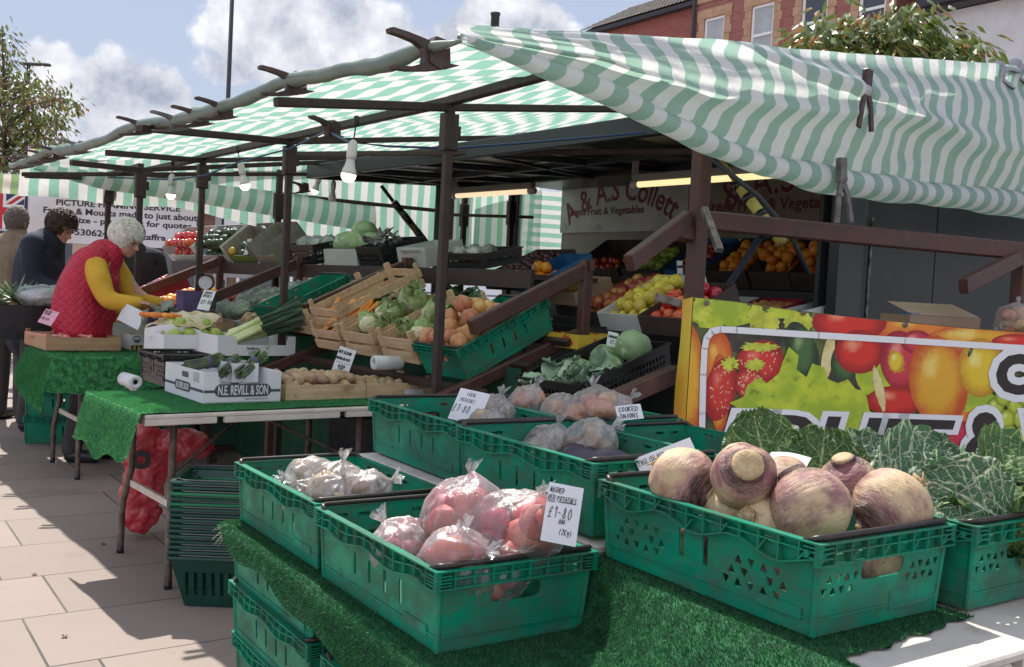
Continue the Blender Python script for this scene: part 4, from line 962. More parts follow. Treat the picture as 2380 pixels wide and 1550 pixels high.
def wrapleaf(Rr,a0,th0,th1,hw,flare,seed,nu=30,nv=30):
    def f(u,v):
        s=u*2-1; th=th0+(th1-th0)*v; wv=math.sin(PI*min(1,.12+.88*v)**.75)**.55*(1-.25*v)
        lon=a0+s*hw*wv/max(.35,math.sin(max(.35,th)))*.75
        e=max(abs(s)**2.5,max(0,(v-.7)/.3)**2)
        r=Rr*(1+flare*e)+.0075*(noise.noise(Vector((s*5+seed,v*6,2)))+.7*noise.noise(Vector((s*11+seed,v*12,5))))
        r+=e*.013*math.sin((s*9+v*19)+seed)+e*.008*noise.noise(Vector((s*8,v*9,seed)))
        z=math.cos(th)*r; q=math.sin(th)*r
        return Vector((math.cos(lon)*q,math.sin(lon)*q,z*.92+e*.012*math.sin(s*13+seed)))
    return MB().grid(f,nu,nv,uvf=lambda a,b:(a,b*1.05))
def cabbage(loc,rot,label,mats,R_=.085,nl=9,seed=1,extra=(),flare=1.0):
    t=thing('savoy_cabbage',label,'cabbage',loc,rot,'savoy cabbages heaped on the right'); rr=random.Random(seed)
    hb=blob(seed,R_*.92,R_*.92,R_*.86,.06,3,30,18)
    hb.uv={i:(.5+math.atan2(v[1],v[0])/PI*1.2,v[2]/R_*.7+.4) for i,v in enumerate(hb.v)}
    hb.build('head',mats[-1],t,True)
    for k in range(nl):
        a=2*PI*k*.382+rr.uniform(-.2,.2); lay=k/nl
        lf=wrapleaf(R_*(.97+.20*lay),a,R(165),R(28+42*lay+rr.uniform(-8,8)),rr.uniform(.95,1.25),.10+.30*lay+rr.uniform(0,.12),seed*9+k)
        lf.build('leaf',mats[k%len(mats)],t,True)
    return t
cabbage(W(1778,1190,2.55),.3,'dark savoy cabbage farthest left, one rounded leaf standing up',(sav1,sav3),.075,8,1)
cabbage(W(1895,1205,2.45),1.2,'dark ruffled savoy cabbage second from the left behind the swedes',(sav1,sav1,sav2),.080,9,2)
cabbage(W(2045,1202,2.42),2.2,'frosty veined savoy cabbage third from the left',(sav2,sav1,sav2),.082,9,3)
cabbage(W(2185,1225,2.38),.7,'savoy cabbage with the tallest upright tip, below the ampersand of the banner',(sav2,sav1,sav2),.085,9,4)
cabbage(W(2345,1235,2.30),2.7,'dark savoy cabbage at the right edge of the picture',(sav1,sav3,sav2),.085,9,5)
cabbage(W(2175,1190,2.12),4.0,'large frosty savoy cabbage lying over the corner of the cabbage crate',(sav2,sav2,sav1),.088,10,6)
cabbage(W(2350,1205,2.05),5.0,'yellow green savoy cabbage in the near end of the cabbage crate',(sav3,sav2,sav1),.082,9,7)
def looseleaf(loc,tipdir,facing,L,Wm,curl,mat,label,seed):
    b=leaf_mesh(L*1.1,Wm*1.25,curl,.008,seed,.28,44,44); y=Vector(tipdir).normalized(); z=Vector(facing); x=y.cross(z).normalized(); z=x.cross(y)
    m=Matrix((( *x,0),(*y,0),(*z,0),(0,0,0,1))).transposed(); m.translation=loc
    o=b.build('cabbage_leaf',mat,None,True,M=m); return tag(o,label,'cabbage leaf','savoy outer leaves')
looseleaf(W(1785,1112,2.33),(-.25,.15,1),(-.2,-1,.25),.155,.075,.35,sav1,'rounded dark cabbage leaf standing up at the left of the savoys',11)
looseleaf(W(1895,1150,2.28),(.15,.1,1),(-.1,-1,.3),.15,.085,.5,sav1,'wrinkled dark cabbage leaf right of the white card behind the swedes',12)
looseleaf(W(2000,1120,2.28),(.45,.2,.8),(-.3,-.8,.7),.14,.07,.8,sav2,'pale netted leaf under the banner letters U and I',13)
looseleaf(W(2075,1140,2.12),(.75,.1,.65),(-.3,-.9,.8),.22,.085,1.1,sav2,'long frosty leaf arching over the middle of the savoys',14)
looseleaf(W(2095,1118,2.2),(.75,.25,.75),(-.4,-.8,.8),.19,.065,.9,sav2,'frosty leaf with bright netting below the ampersand',15)
looseleaf(W(2338,1212,1.98),(-.85,.15,.5),(-.1,-.95,.5),.17,.075,.5,sav2,'pale netted leaf with its midrib running to the lower right, over the crate rim',16)
looseleaf(W(2300,1100,2.1),(.8,.2,.5),(-.2,-.8,.8),.16,.07,.9,sav1,'dark leaf at the right edge above the crate',17)
# ---- bags ----
def film_mat(name,tint,k=.45):
    m,nt,o=newmat(name); tp=N(nt,'ShaderNodeBsdfTransparent'); gl=N(nt,'ShaderNodeBsdfGlossy'); gl.inputs['Roughness'].default_value=.18; df=N(nt,'ShaderNodeBsdfTranslucent'); dd=N(nt,'ShaderNodeBsdfDiffuse')
    df.inputs[0].default_value=(*tint,1); dd.inputs[0].default_value=(*tint,1)
    co=N(nt,'ShaderNodeTexCoord').outputs['Object']
    st=mrange(nt,ntex(nt,16,5,.7,co,(1,1,.35)),.42,.72); lw=N(nt,'ShaderNodeLayerWeight'); lw.inputs[0].default_value=.35
    a=N(nt,'ShaderNodeMixShader'); a.inputs[0].default_value=.5; LK(nt,df.outputs[0],a.inputs[1]); LK(nt,dd.outputs[0],a.inputs[2])
    b=N(nt,'ShaderNodeMixShader'); LK(nt,M(nt,'MULTIPLY_ADD',lw.outputs['Facing'],.5,M(nt,'MULTIPLY_ADD',st,k,.12*k/.45),clamp=True),b.inputs[0]); LK(nt,tp.outputs[0],b.inputs[1]); LK(nt,a.outputs[0],b.inputs[2])
    c=N(nt,'ShaderNodeMixShader'); LK(nt,M(nt,'MULTIPLY_ADD',lw.outputs['Fresnel'],.6,.05),c.inputs[0]); LK(nt,b.outputs[0],c.inputs[1]); LK(nt,gl.outputs[0],c.inputs[2])
    bp=N(nt,'ShaderNodeBump'); bp.inputs['Strength'].default_value=1.0; bp.inputs['Distance'].default_value=.008; LK(nt,ntex(nt,26,5,.7,co,(1,1,.4)),bp.inputs['Height']); LK(nt,bp.outputs[0],gl.inputs['Normal']); LK(nt,bp.outputs[0],dd.inputs['Normal'])
    LK(nt,c.outputs[0],o.inputs[0]); return m
film=film_mat('clear_plastic_film',(.75,.73,.74),.17); filmg=film_mat('clouded_plastic_film',(.62,.58,.56),.8)
redpot=pm('red_potato_skin',(.46,.06,.07),(.54,.14,.13),rough=.55,scale=14,bump=.4,bscale=40,hue=.3,dirt=(.30,.17,.12),dirtscale=30)
brpot=pm('brown_potato_skin',(.38,.25,.15),(.50,.35,.22),rough=.7,scale=22,bump=.4,bscale=50,hue=.4,dirt=(.16,.10,.06),dirtscale=30)
onskin=pm('onion_skin',(.50,.20,.07),(.62,.32,.15),rough=.35,scale=9,bump=.3,bscale=30,hue=.4,stretch=(3,3,.5),dirt=(.28,.12,.05),dirtscale=12,dlo=.6)
CELLS=[(.55,1.15,-.425,-.025,.612),(1.168,1.768,-.415,-.015,.614),(.615,1.215,0,.4,.79),(1.245,1.845,.03,.43,.785),(1.21,1.81,.44,.84,.785),(.585,1.185,.425,.825,.772)]
def bag(loc,axis,size,label,pm_,fm,n=7,pr=.038,seed=1,flat=.7,group=None):
    loc=Vector(loc); rel=loc-CO; l=rel.dot(LD); w_=rel.dot(WD); rr_=size*.62+pr*.9+.028
    for l0,l1,w0,w1,fz in CELLS:
        if l0-.08<l<l1+.08 and w0-.08<w_<w1+.08:
            l=min(max(l,l0+rr_),l1-rr_); w_=min(max(w_,w0+min(rr_,.19)),w1-min(rr_,.19)); z=max(loc.z,fz+size*flat+pr*.9); loc=cp(l,w_,z); break
    rr=random.Random(seed); t=thing('bagged_potatoes',label,'bag of potatoes' if pm_ is not onskin else 'bag of onions',group=group)
    cs=[]
    for i in range(n):
        for _ in range(60):
            c=Vector((rr.uniform(-1,1)*size,rr.uniform(-1,1)*size,rr.uniform(-1,1)*size*flat))
            if c.length<size and all((c-q).length>pr*1.45 for q in cs): break
        cs.append(c)
    for i,c in enumerate(cs):
        k=rr.uniform(.85,1.15)
        o=blob(seed*10+i,pr*1.25*k,pr*1.0*k,pr*.9*k,.12,2,18,12).build('potato' if pm_ is not onskin else 'onion',pm_,t,True)
        o.matrix_local=Matrix.Translation(c)@Matrix.Rotation(rr.uniform(0,6),4,Vector((rr.uniform(-1,1),rr.uniform(-1,1),rr.uniform(-1,1))).normalized())
    ax=Vector(axis).normalized(); q=ax.rotation_difference(Vector((0,0,1)))
    def rad(d):
        s=0; h=0
        for c in cs: h+=math.exp((c.dot(d)+pr*1.12)*70)
        return math.log(h)/70
    nk=size*1.15+pr
    def fn(v):  # v on unit sphere with +Z = neck
        d=v.normalized(); dw=ax.rotation_difference(Vector((0,0,1))).inverted()@d
        r=rad(dw); ph=math.atan2(d.y,d.x); th=math.acos(max(-1,min(1,d.z)))
        w_=.0035*math.sin(ph*11+3*noise.noise(d*3))*min(1,th)+.003*noise.noise(Vector((ph*4,th*2,seed)))+.005*noise.noise(d*4)
        p=dw*(r*1.0+w_)
        if th<.75:
            k=1-th/.75; k=k*k*(3-2*k); tip=ax*(r+.014*k); p=p.lerp(tip+ (dw-ax*dw.dot(ax))*r*.25,k)
        return p
    mm=36; prof=[(max(.0008,math.sin(PI*i/mm)),-math.cos(PI*i/mm)) for i in range(mm+1)]
    b=MB().lathe(prof,56,fn=fn)
    # knotted tail
    tip=fn(Vector((0,0,1))); s=ax.orthogonal().normalized(); s2=ax.cross(s); V=[];F=[]; nn=20
    for j in range(7):
        k=j/6
        for i in range(nn):
            a=2*PI*i/nn; rr_=(.005+.013*k**1.2)*(1+.45*math.sin(a*4+seed)+.25*math.sin(a*7)); V.append(tip-ax*.008+ax*(.028*k+.008*math.sin(a*3+seed)*k)+(s*math.cos(a)+s2*math.sin(a)*.5)*rr_)
    for j in range(6):
        for i in range(nn): F.append((j*nn+i,j*nn+(i+1)%nn,(j+1)*nn+(i+1)%nn,(j+1)*nn+i))
    b.add(V,F)
    b.build('film',fm,t,True); t.matrix_world=Matrix.Translation(loc); return t
GR='bags of washed red potatoes'
bag(W(1065,1215,2.17),(.2,-.1,1),.062,'upper left bag of red potatoes with a tall knotted tail',redpot,film,9,.039,1,.8,GR)
bag(W(1215,1250,2.08),(.25,-.3,.6),.064,'right bag of red potatoes beside the price card',redpot,film,9,.039,2,.75,GR)
bag(W(1040,1305,1.98),(.6,-.4,.3),.050,'lower middle bag of red potatoes against the rim',redpot,film,5,.036,3,.7,GR)
bag(W(920,1268,2.16),(-.6,.2,.7),.042,'pale clouded bag of red potatoes at the left, its tail up',redpot,filmg,4,.033,4,.6,GR)
bag(W(1120,1320,1.98),(-.2,-.2,1),.045,'small bag at the near rim with a crumpled white tail',redpot,filmg,4,.034,5,.6,GR)
bag(W(1185,1355,1.99),(.3,-.2,.3),.055,'bag of red potatoes seen through the handle hole',redpot,film,6,.034,6,.5,GR)
bag(W(1130,1290,2.15),(.3,-.2,.8),.07,'bag of red potatoes underneath the two big ones',redpot,film,7,.036,16,.5,GR)
GG='clouded bags in the left front crate'
for i,(x,y,d,s,ax,lab) in enumerate(((655,1125,2.65,.07,(-.8,.3,.2),'long clouded bag at the left end of the small bag crate'),(740,1140,2.5,.045,(.7,-.3,.9),'white twisted bag in the middle of the small bag crate'),(790,1115,2.65,.045,(.1,0,1),'clouded bag with an upright tail in the small bag crate'),(870,1140,2.55,.05,(.8,0,.6),'flat clouded bag at the right end of the small bag crate'),(690,1150,2.6,.05,(-.4,0,.4),'clouded bag under the long one in the small bag crate'))):
    bag(W(x,y+12,d),ax,s,lab,brpot,filmg,4,.029,30+i,.6,GG)
GO='bags in the raised crates'
bag(W(1385,965,3.0),(.05,0,1),.062,'onion bag with a tall pointed tail standing in the back row crate',onskin,film,6,.036,41,1.0,GO)
bag(W(1300,960,3.12),(.6,0,.6),.055,'onion bag lying left of the pointed one',onskin,filmg,5,.030,42,.7,GO)
bag(W(1215,940,3.3),(.4,0,.8),.045,'small onion bag at the back left of the onion crate',onskin,filmg,4,.029,43,.7,GO)
bag(W(1500,975,2.95),(.6,0,.6),.045,'onion bag behind the small slanted card',onskin,filmg,4,.034,44,.7,GO)
bag(W(1205,1020,2.85),(.3,0,.7),.036,'potato bag at the near end of the local potatoes crate',brpot,filmg,5,.029,45,.7,GO)
bag(W(1130,1000,2.95),(.3,0,.7),.036,'potato bag under the local potatoes card',brpot,filmg,5,.029,46,.7,GO)
bag(W(1150,955,3.1),(.3,0,.9),.032,'grey potato bag behind the local potatoes card',brpot,filmg,4,.029,47,.7,GO)
redcab=pm('red_cabbage_leaf',(.035,.022,.045),(.07,.05,.085),rough=.4,scale=8,bump=.4,bscale=18,dirt=(.10,.09,.12),dirtscale=9)
for (x,y,d,r,lab) in ((1350,1062,2.62,.062,'round purple cabbage with a cut stalk in the middle raised crate'),(1418,1085,2.5,.07,'oval purple cabbage in front of the cut one')):
    o=blob(r*100,r,r,r*.8,.06,2.4,30,18).build('red_cabbage',redcab,None,True,loc=W(x,y+8,d)); tag(o,lab,'red cabbage','red cabbages')
bag(W(1220,1060,2.78),(.5,0,.5),.05,'clouded bag at the far end of the red cabbage crate',brpot,filmg,4,.029,48,.7,GO)
bag(W(1480,1010,2.75),(.5,0,.3),.05,'clouded bag seen through the handle of the crate with triangular holes',brpot,filmg,4,.029,49,.6,GO)
# ================= CARDS =================
GL={'A':'0,0 .5,1 1,0|.2,.4 .8,.4','B':'0,0 0,1 .7,.95 .8,.75 0,.55 .9,.4 .8,.05 0,0','C':'.9,.85 .5,1 .1,.7 .1,.3 .5,0 .9,.15','D':'0,0 0,1 .6,.9 .9,.5 .6,.08 0,0','E':'.8,1 0,1 0,0 .85,0|0,.5 .6,.5','F':'.8,1 0,1 0,0|0,.5 .6,.5','G':'.9,.85 .5,1 .1,.7 .1,.3 .5,0 .9,.2 .9,.45 .55,.45','H':'0,0 0,1|.8,0 .8,1|0,.5 .8,.5','I':'.4,0 .4,1','J':'.7,1 .7,.2 .4,0 .1,.2','K':'0,0 0,1|.8,1 0,.45 .8,0','L':'0,1 0,0 .7,0','M':'0,0 .1,1 .5,.4 .9,1 1,0','N':'0,0 0,1 .8,0 .8,1','O':'.45,1 .1,.7 .1,.25 .45,0 .85,.25 .85,.7 .45,1','P':'0,0 0,1 .7,.95 .75,.6 0,.5','Q':'.45,1 .1,.7 .1,.25 .45,0 .85,.25 .85,.7 .45,1|.5,.3 .95,-.1','R':'0,0 0,1 .7,.95 .7,.6 0,.5 .8,0','S':'.85,.9 .4,1 .1,.75 .8,.35 .6,.02 .05,.1','T':'0,1 .9,1|.45,1 .45,0','U':'0,1 0,.2 .4,0 .8,.2 .8,1','V':'0,1 .45,0 .9,1','W':'0,1 .25,0 .5,.7 .75,0 1,1','X':'0,0 .9,1|0,1 .9,0','Y':'0,1 .45,.5 .9,1|.45,.5 .4,0','Z':'0,1 .8,1 0,0 .85,0','0':'.45,1 .1,.7 .1,.25 .45,0 .8,.25 .8,.7 .45,1','1':'.2,.8 .45,1 .45,0','2':'.1,.8 .45,1 .8,.75 .1,0 .85,0','3':'.1,.95 .75,.9 .35,.55 .8,.3 .5,0 .05,.1','4':'.6,0 .6,1 .05,.35 .85,.35','5':'.8,1 .15,1 .15,.6 .7,.5 .6,.05 .1,.05','6':'.7,1 .2,.6 .15,.2 .5,0 .8,.25 .5,.5 .2,.35','7':'.05,1 .8,1 .35,0','8':'.45,.5 .15,.75 .45,1 .75,.75 .45,.5 .1,.2 .45,0 .8,.2 .45,.5','9':'.75,.6 .4,.5 .15,.75 .45,1 .75,.8 .7,0','£':'.8,.85 .5,1 .3,.8 .35,.1 .1,0 .85,.0|.1,.5 .65,.5','-':'.1,.5 .7,.5','+':'.1,.5 .8,.5|.45,.2 .45,.8','(':'.5,1.1 .2,.5 .5,-.1',')':'.3,1.1 .6,.5 .3,-.1','/':'0,0 .7,1','.':'.3,0 .35,.05',"'":'.4,1 .35,.8','g':'.7,.6 .2,.6 .2,.2 .7,.2 .7,.7 .7,-.2 .2,-.25','k':'.1,0 .1,1|.7,.6 .1,.3 .7,0','&':'.9,0 .2,.8 .45,1 .6,.8 .1,.3 .3,0 .9,.4'}
def hand(bm,txt,x,y,h,w_=.0015,z=.0012,sl=.10,sp=.62,jit=.06,rr=random.Random(5)):
    cx=x
    for ch in txt:
        if ch==' ': cx+=h*.55*sp; continue
        g=GL.get(ch)
        if g:
            wd=h*.58*sp; dy=rr.uniform(-jit,jit)*h
            for stroke in g.split('|'):
                pts=[tuple(map(float,p.split(','))) for p in stroke.split()]
                P=[Vector((cx+px*wd+py*h*sl+rr.uniform(-1,1)*h*.03,y+dy+py*h+rr.uniform(-1,1)*h*.03,z)) for px,py in pts]
                for a,b in zip(P,P[1:]):
                    d=(b-a)
                    if d.length<1e-5: continue
                    d.normalize(); n=Vector((-d.y,d.x,0))*w_/2; e=d*w_*.4
                    bm.add([a-n-e,b-n+e,b+n+e,a+n-e],[(0,1,2,3)])
        cx+=h*(.78 if ch not in "I1.'" else .5)*sp
    return cx-x
pinkc=pm('pink_card',(.75,.42,.52),(.70,.38,.48),rough=.7,scale=3,trans=.2)
def card(Mx,w_,h,lines,label,mat=None,cat='price card',curl=.0,under=()):
    """card in local XY, centre-bottom origin, text lines: (text,x,y,height)"""
    t=thing('price_card',label,cat,M=Mx)
    b=MB().grid(lambda a,c:Vector(((a-.5)*w_,c*h,curl*math.sin(a*PI))),8,4)
    b.add([(-w_/2,0,-.0007),(w_/2,0,-.0007),(w_/2,h,-.0007),(-w_/2,h,-.0007)],[(3,2,1,0)]) if not curl else None
    b.build('sheet',mat or white_paper,t,True)
    if lines:
        q=MB()
        for ln in lines:
            tx,x,y,hh=ln[:4]; hand(q,tx,-w_/2+x*w_,y*h,hh*h,w_=(ln[4] if len(ln)>4 else .010)*h,z=.0012+abs(curl))
        for (x0,x1,y) in under: q.add([(-w_/2+x0*w_,y*h,.0012),(-w_/2+x1*w_,(y+.01)*h,.0012),(-w_/2+x1*w_,(y+.022)*h,.0012),(-w_/2+x0*w_,(y+.012)*h,.0012)],[(0,1,2,3)])
        q.build('writing',ink,t)
    return t
def cardM(loc,right,up):
    x=Vector(right).normalized(); y=Vector(up); z=x.cross(y).normalized(); y=z.cross(x)
    m=Matrix((( *x,0),(*y,0),(*z,0),(0,0,0,1))).transposed(); m.translation=loc; return m
def card4(px,d,w_,h,lines,label,**k):
    """px: bottom-left and bottom-right seen points (x,y), top-left; at distance d"""
    bl,br_,tl=[W(x,y,dd) for (x,y),dd in zip(px,(d if isinstance(d,tuple) else (d,d,d)))]
    x=(br_-bl); up=(tl-bl); return card(cardM((bl+br_)/2,x,up),x.length,up.length,lines,label,**k)
card4(((1255,1255),(1337,1271),(1258,1117)),(1.93,1.93,1.99),0,0,[('WASHED',.05,.84,.085),('RED POTATOES',.03,.70,.085),('£1-80',.10,.42,.18,.012),('BAG',.44,.33,.07),('(2Kg)',.48,.15,.09)],'white card reading washed red potatoes in the front crate',under=((.03,.25,.665),(.33,.85,.68)))
card4(((1040,972),(1110,988),(1105,918)),(2.98,2.95,3.02),0,0,[('LOCAL',.30,.80,.11),('POTATOES',.15,.60,.11),('£1-80',.02,.28,.22,.016)],'white card for local potatoes lying over the crate bar')
card4(((1488,1100),(1618,1050),(1480,1064)),(2.22,2.22,2.24),0,0,[('ENGLISH RED +',.03,.42,.34,.03)],'slanted white card reading English red plus, behind the leftmost swede')
card4(((1436,978),(1496,972),(1468,950)),(2.86,2.86,2.9),0,0,[('COOKED',.1,.55,.3,.03),('ONIONS',.1,.1,.3,.03)],'small slanted white card in the onion crate')
card4(((1770,1085),(1865,1100),(1790,1050)),(2.2,2.15,2.25),0,0,[],'blank torn white card lying behind the swedes',curl=.006)
# ================= BOXES AND CRATES OF THE STALL =================
woodm=pm('poplar_crate_wood',(.50,.33,.19),(.60,.43,.27),rough=.75,scale=6,stretch=(1,8,8),bump=.25,bscale=40,dirt=(.33,.20,.11),dirtscale=5,dlo=.55)
woodd=pm('darker_crate_wood',(.36,.21,.115),(.44,.28,.16),rough=.75,scale=6,stretch=(1,8,8),bump=.25,bscale=40)
whitec=pm('white_carton',(.70,.70,.72),(.64,.64,.66),rough=.6,scale=4)
whiteg=pm('greyish_white_carton',(.50,.52,.49),(.43,.45,.42),rough=.6,scale=4)
brownc=pm('brown_cardboard',(.30,.20,.13),(.36,.25,.17),rough=.8,scale=5)
darkc=pm('dark_brown_carton',(.05,.035,.032),(.075,.05,.045),rough=.7,scale=5)
grcart=pm('lime_carton',(.09,.17,.03),(.12,.21,.04),rough=.6)
bluec=pm('blue_carton',(.02,.10,.26),(.03,.14,.32),rough=.5)
redc=pm('crimson_carton',(.30,.015,.04),(.36,.03,.06),rough=.5)
purp=pm('purple_carton',(.07,.05,.13),(.10,.07,.17),rough=.5)
def boxM(O,x_az=52): return frame(O,az(x_az))
TN=Vector((-math.sin(R(26))*math.sin(R(52)),-math.sin(R(26))*math.cos(R(52)),math.cos(R(26))))
RO=Vector((-.44,4.92,.88)); RU=az(-38); RV=az(52)
def tiltM(t,dv=0,dz=0,tilt=26): 
    n=Vector((-math.sin(R(tilt))*math.sin(R(52)),-math.sin(R(tilt))*math.cos(R(52)),math.cos(R(tilt))))
    return frame(RO+RU*t+RV*dv+Vector((0,0,dz)),az(142),z=n)
def wood_crate(M,X,Y,H,label,mat=None,slats=2,group='pale wooden produce crates',posts=.03):
    mat=mat or woodm; t=thing('wooden_crate',label,'crate',M=M,group=group); th=.006
    fl=MB()
    n=max(3,int(X/.09))
    for i in range(n): fl.box(i*X/n+.004,(i+1)*X/n-.004,.004,Y-.004,0,.005)
    fl.build('base',mat,t)
    sh=H/slats
    for nm,(a,b,c,d) in (('side_panel',(0,th,0,Y)),('side_panel',(X-th,X,0,Y)),('end_panel',(th,X-th,0,th)),('end_panel',(th,X-th,Y-th,Y))):
        q=MB()
        for k in range(slats):
            g=.012 if slats>1 else 0; q.box(a,b,c,d,.006+k*sh,(k+1)*sh-g,bev=.001)
        q.build(nm,mat,t)
    for cx,sx_ in ((th+.0005,1),(X-th-.0005,-1)):
        for cy,sy in ((th+.0005,1),(Y-th-.0005,-1)):
            p=MB(); V=[(cx,cy),(cx+sx_*.03,cy),(cx,cy+sy*.03)]
            p.add([(x,y,.006) for x,y in V]+[(x,y,H+posts) for x,y in V],[(0,1,2),(5,4,3),(0,3,4,1),(1,4,5,2),(2,5,3,0)]); p.build('corner_post',mat,t)
    return t
def carton(M,X,Y,H,label,mat,name='cardboard_box',cut=None,cutd=.4,handle=False,group=None,flap=None,back=0,th=.004,inner=None):
    """open box; cut=(x0,x1) fraction of front panel lowered; back = extra height of the far panel"""
    t=thing(name,label,'box',M=M,group=group)
    def panel(o,x,w_,h0,h1,holes=()):
        # board in plane x/Z with thickness inward
        mm=frame(o,x); mm=mm@Matrix.Rotation(R(90),4,'X')
        pts=[(0,0),(w_,0),(w_,h1)]+([] if not cut or h0!='c' else [(w_*cut[1],h1),(w_*cut[1]-.01,h1*(1-cutd)),(w_*cut[0]+.01,h1*(1-cutd)),(w_*cut[0],h1)])+[(0,h1)]
        return MB().plate([pts]+list(holes),th,mm)
    hole=[rrect(Y*.5-.045,Y*.5+.045,H*.55,H*.55+.03,.012)] if handle else []
    panel(Vector((0,th/2,0)),Vector((1,0,0)),X,'c',H).build('front_panel',mat,t)
    panel(Vector((0,Y-th/2,0)),Vector((1,0,0)),X,0,H+back,[rrect(X*.5-.045,X*.5+.045,(H+back)*.7,(H+back)*.7+.03,.012)] if handle=='b' else []).build('back_panel',mat,t)
    panel(Vector((th/2,th,0)),Vector((0,1,0)),Y-2*th,0,H,hole if handle is True else []).build('side_panel',mat,t)
    panel(Vector((X-th/2,th,0)),Vector((0,1,0)),Y-2*th,0,H,hole if handle is True else []).build('side_panel',mat,t)
    MB().box(th,X-th,th,Y-th,.001,.004).build('base',inner or mat,t)
    return t
def fill(proto,M,x0,x1,y0,y1,z0,pitch,layers,label,group,dome=0,rot=True,seed=1,scale=(.85,1.12),used=None,maxn=999):
    rr=random.Random(seed); nx=max(1,int((x1-x0)/pitch+.5)); ny=max(1,int((y1-y0)/pitch+.5)); n=0
    for k in range(layers):
        for i in range(nx-k%2):
            for j in range(ny-k%2):
                if n>=maxn: return
                fx=(i+.5+.5*(k%2))/nx; fy=(j+.5+.5*(k%2))/ny
                if k and dome and ((fx-.5)**2+(fy-.5)**2)>(.5-dome*k)**2*1.6: continue
                p=Vector((x0+(x1-x0)*fx+rr.uniform(-.2,.2)*pitch,y0+(y1-y0)*fy+rr.uniform(-.2,.2)*pitch,z0+pitch*.5+k*pitch*.72+rr.uniform(-.12,.12)*pitch))
                m=M@Matrix.Translation(p)
                if rot=='flat': m=m@Matrix.Rotation(rr.uniform(-.25,.25),4,'Z')@Matrix.Rotation(rr.uniform(-.15,.15),4,'X')
                elif rot: m=m@Matrix.Rotation(rr.uniform(0,6.3),4,'Z')@Matrix.Rotation(rr.uniform(-.9,.9),4,'X')@Matrix.Rotation(rr.uniform(-.9,.9),4,'Y')
                m=m@Matrix.Scale(rr.uniform(*scale),4)
                clone(proto[0] if not proto[1] else proto[0],m,label,group) if proto[1] else _first(proto,m,label,group)
                n+=1
def _first(proto,m,label,group):
    proto[0].matrix_world=m; proto[0]['label']=label; proto[0]['group']=group; proto[1]=True
def P_(o,cat): o['category']=cat; return [o,False]
def fruit(name,mat,r,sq=1,dip=.0,amp=.05,n=16,m=10,stem=None,cat=None,ribs=0,seed=1,elong=1):
    def fn(v):
        d=v.normalized() if v.length>1e-6 else Vector((0,0,1)); k=1+amp*noise.noise(d*1.8+Vector((seed,0,0)))
        if ribs: k*=1+.06*math.cos(math.atan2(d.y,d.x)*ribs)*(1-abs(d.z))
        z=d.z*sq
        if dip: z-=dip*math.exp(-((d.x**2+d.y**2)/.10))*(1 if d.z>0 else -1)
        return Vector((d.x*r*k*elong,d.y*r*k,z*r*k))
    prof=[(math.sin(PI*i/m)+1e-4,-math.cos(PI*i/m)) for i in range(m+1)]
    b=MB().lathe(prof,n,fn=fn)
    if stem: b.tube([(0,0,r*sq*(1-dip)-.004),(.001,0,r*sq*(1-dip)+stem)],[.0025,.0015],5,mi=1)
    return P_(b.build(name,[mat,bark] if stem else mat,None,True,loc=(0,0,-50)),cat or name)
tomm=pm('tomato_skin',(.50,.025,.015),(.58,.06,.02),rough=.18,hue=.3,coat=.3)
oranm=pm('orange_peel',(.70,.20,.015),(.78,.28,.02),rough=.4,hue=.25,bump=.25,bscale=200)
applem=pm('red_apple_skin',(.32,.03,.03),(.42,.16,.05),rough=.25,scale=18,hue=.5,coat=.2)
greenap=pm('green_apple_skin',(.27,.36,.05),(.36,.42,.08),rough=.3,scale=9,hue=.3,coat=.2)
quincem=pm('yellow_quince_skin',(.60,.45,.05),(.68,.55,.10),rough=.4,scale=9,hue=.3)
plumm=pm('dark_plum_skin',(.06,.015,.03),(.14,.05,.05),rough=.3,hue=.5)
mangom=pm('mango_skin',(.72,.36,.03),(.66,.46,.08),rough=.35,scale=7,hue=.3)
squashm=pm('butternut_skin',(.66,.38,.17),(.72,.46,.24),rough=.5,scale=5,hue=.2)
celm=pm('celeriac_skin',(.46,.34,.19),(.30,.20,.10),rough=.8,scale=24,lo=.45,hi=.55,bump=1,bscale=50)
carrm=pm('carrot_skin',(.72,.19,.03),(.78,.27,.05),rough=.4,hue=.3,scale=30,stretch=(1,1,5))
leekg=pm('leek_green_leaf',(.045,.10,.055),(.085,.15,.09),rough=.45,scale=9,stretch=(6,6,1),hue=.3)
leekw=pm('leek_pale_shank',(.50,.56,.24),(.60,.64,.36),rough=.4,scale=9,stretch=(6,6,1))
caulg=pm('cauliflower_leaf',(.33,.44,.16),(.44,.54,.25),rough=.5,scale=14,hue=.2,trans=.2,dirt=(.48,.55,.34),dirtscale=22,dlo=.56,dhi=.64)
caulw=pm('cauliflower_curd',(.72,.66,.48),(.62,.56,.38),rough=.8,scale=60,bump=1,bscale=90)
aspm=pm('asparagus_green',(.10,.15,.05),(.07,.075,.06),rough=.5,scale=20,hue=.3)
darkgr=pm('dark_green_veg',(.02,.055,.022),(.04,.09,.035),rough=.4,scale=14,hue=.4)
rhubm=pm('rhubarb_pink',(.62,.16,.15),(.70,.38,.25),rough=.4,scale=6,stretch=(8,8,1),hue=.3)
tomato=fruit('tomato',tomm,.034,.88,.06,.04,cat='tomato'); orange=fruit('orange',oranm,.041,.97,.02,.02,cat='orange'); applo=fruit('apple',applem,.038,.92,.14,.04,stem=.012,cat='apple')
gapple=fruit('apple',greenap,.043,.9,.14,.05,stem=.012,cat='apple'); quince=fruit('quince',quincem,.036,1.05,.08,.08,stem=.008,cat='quince'); plum=fruit('plum',plumm,.027,1.05,.02,.03,cat='plum')
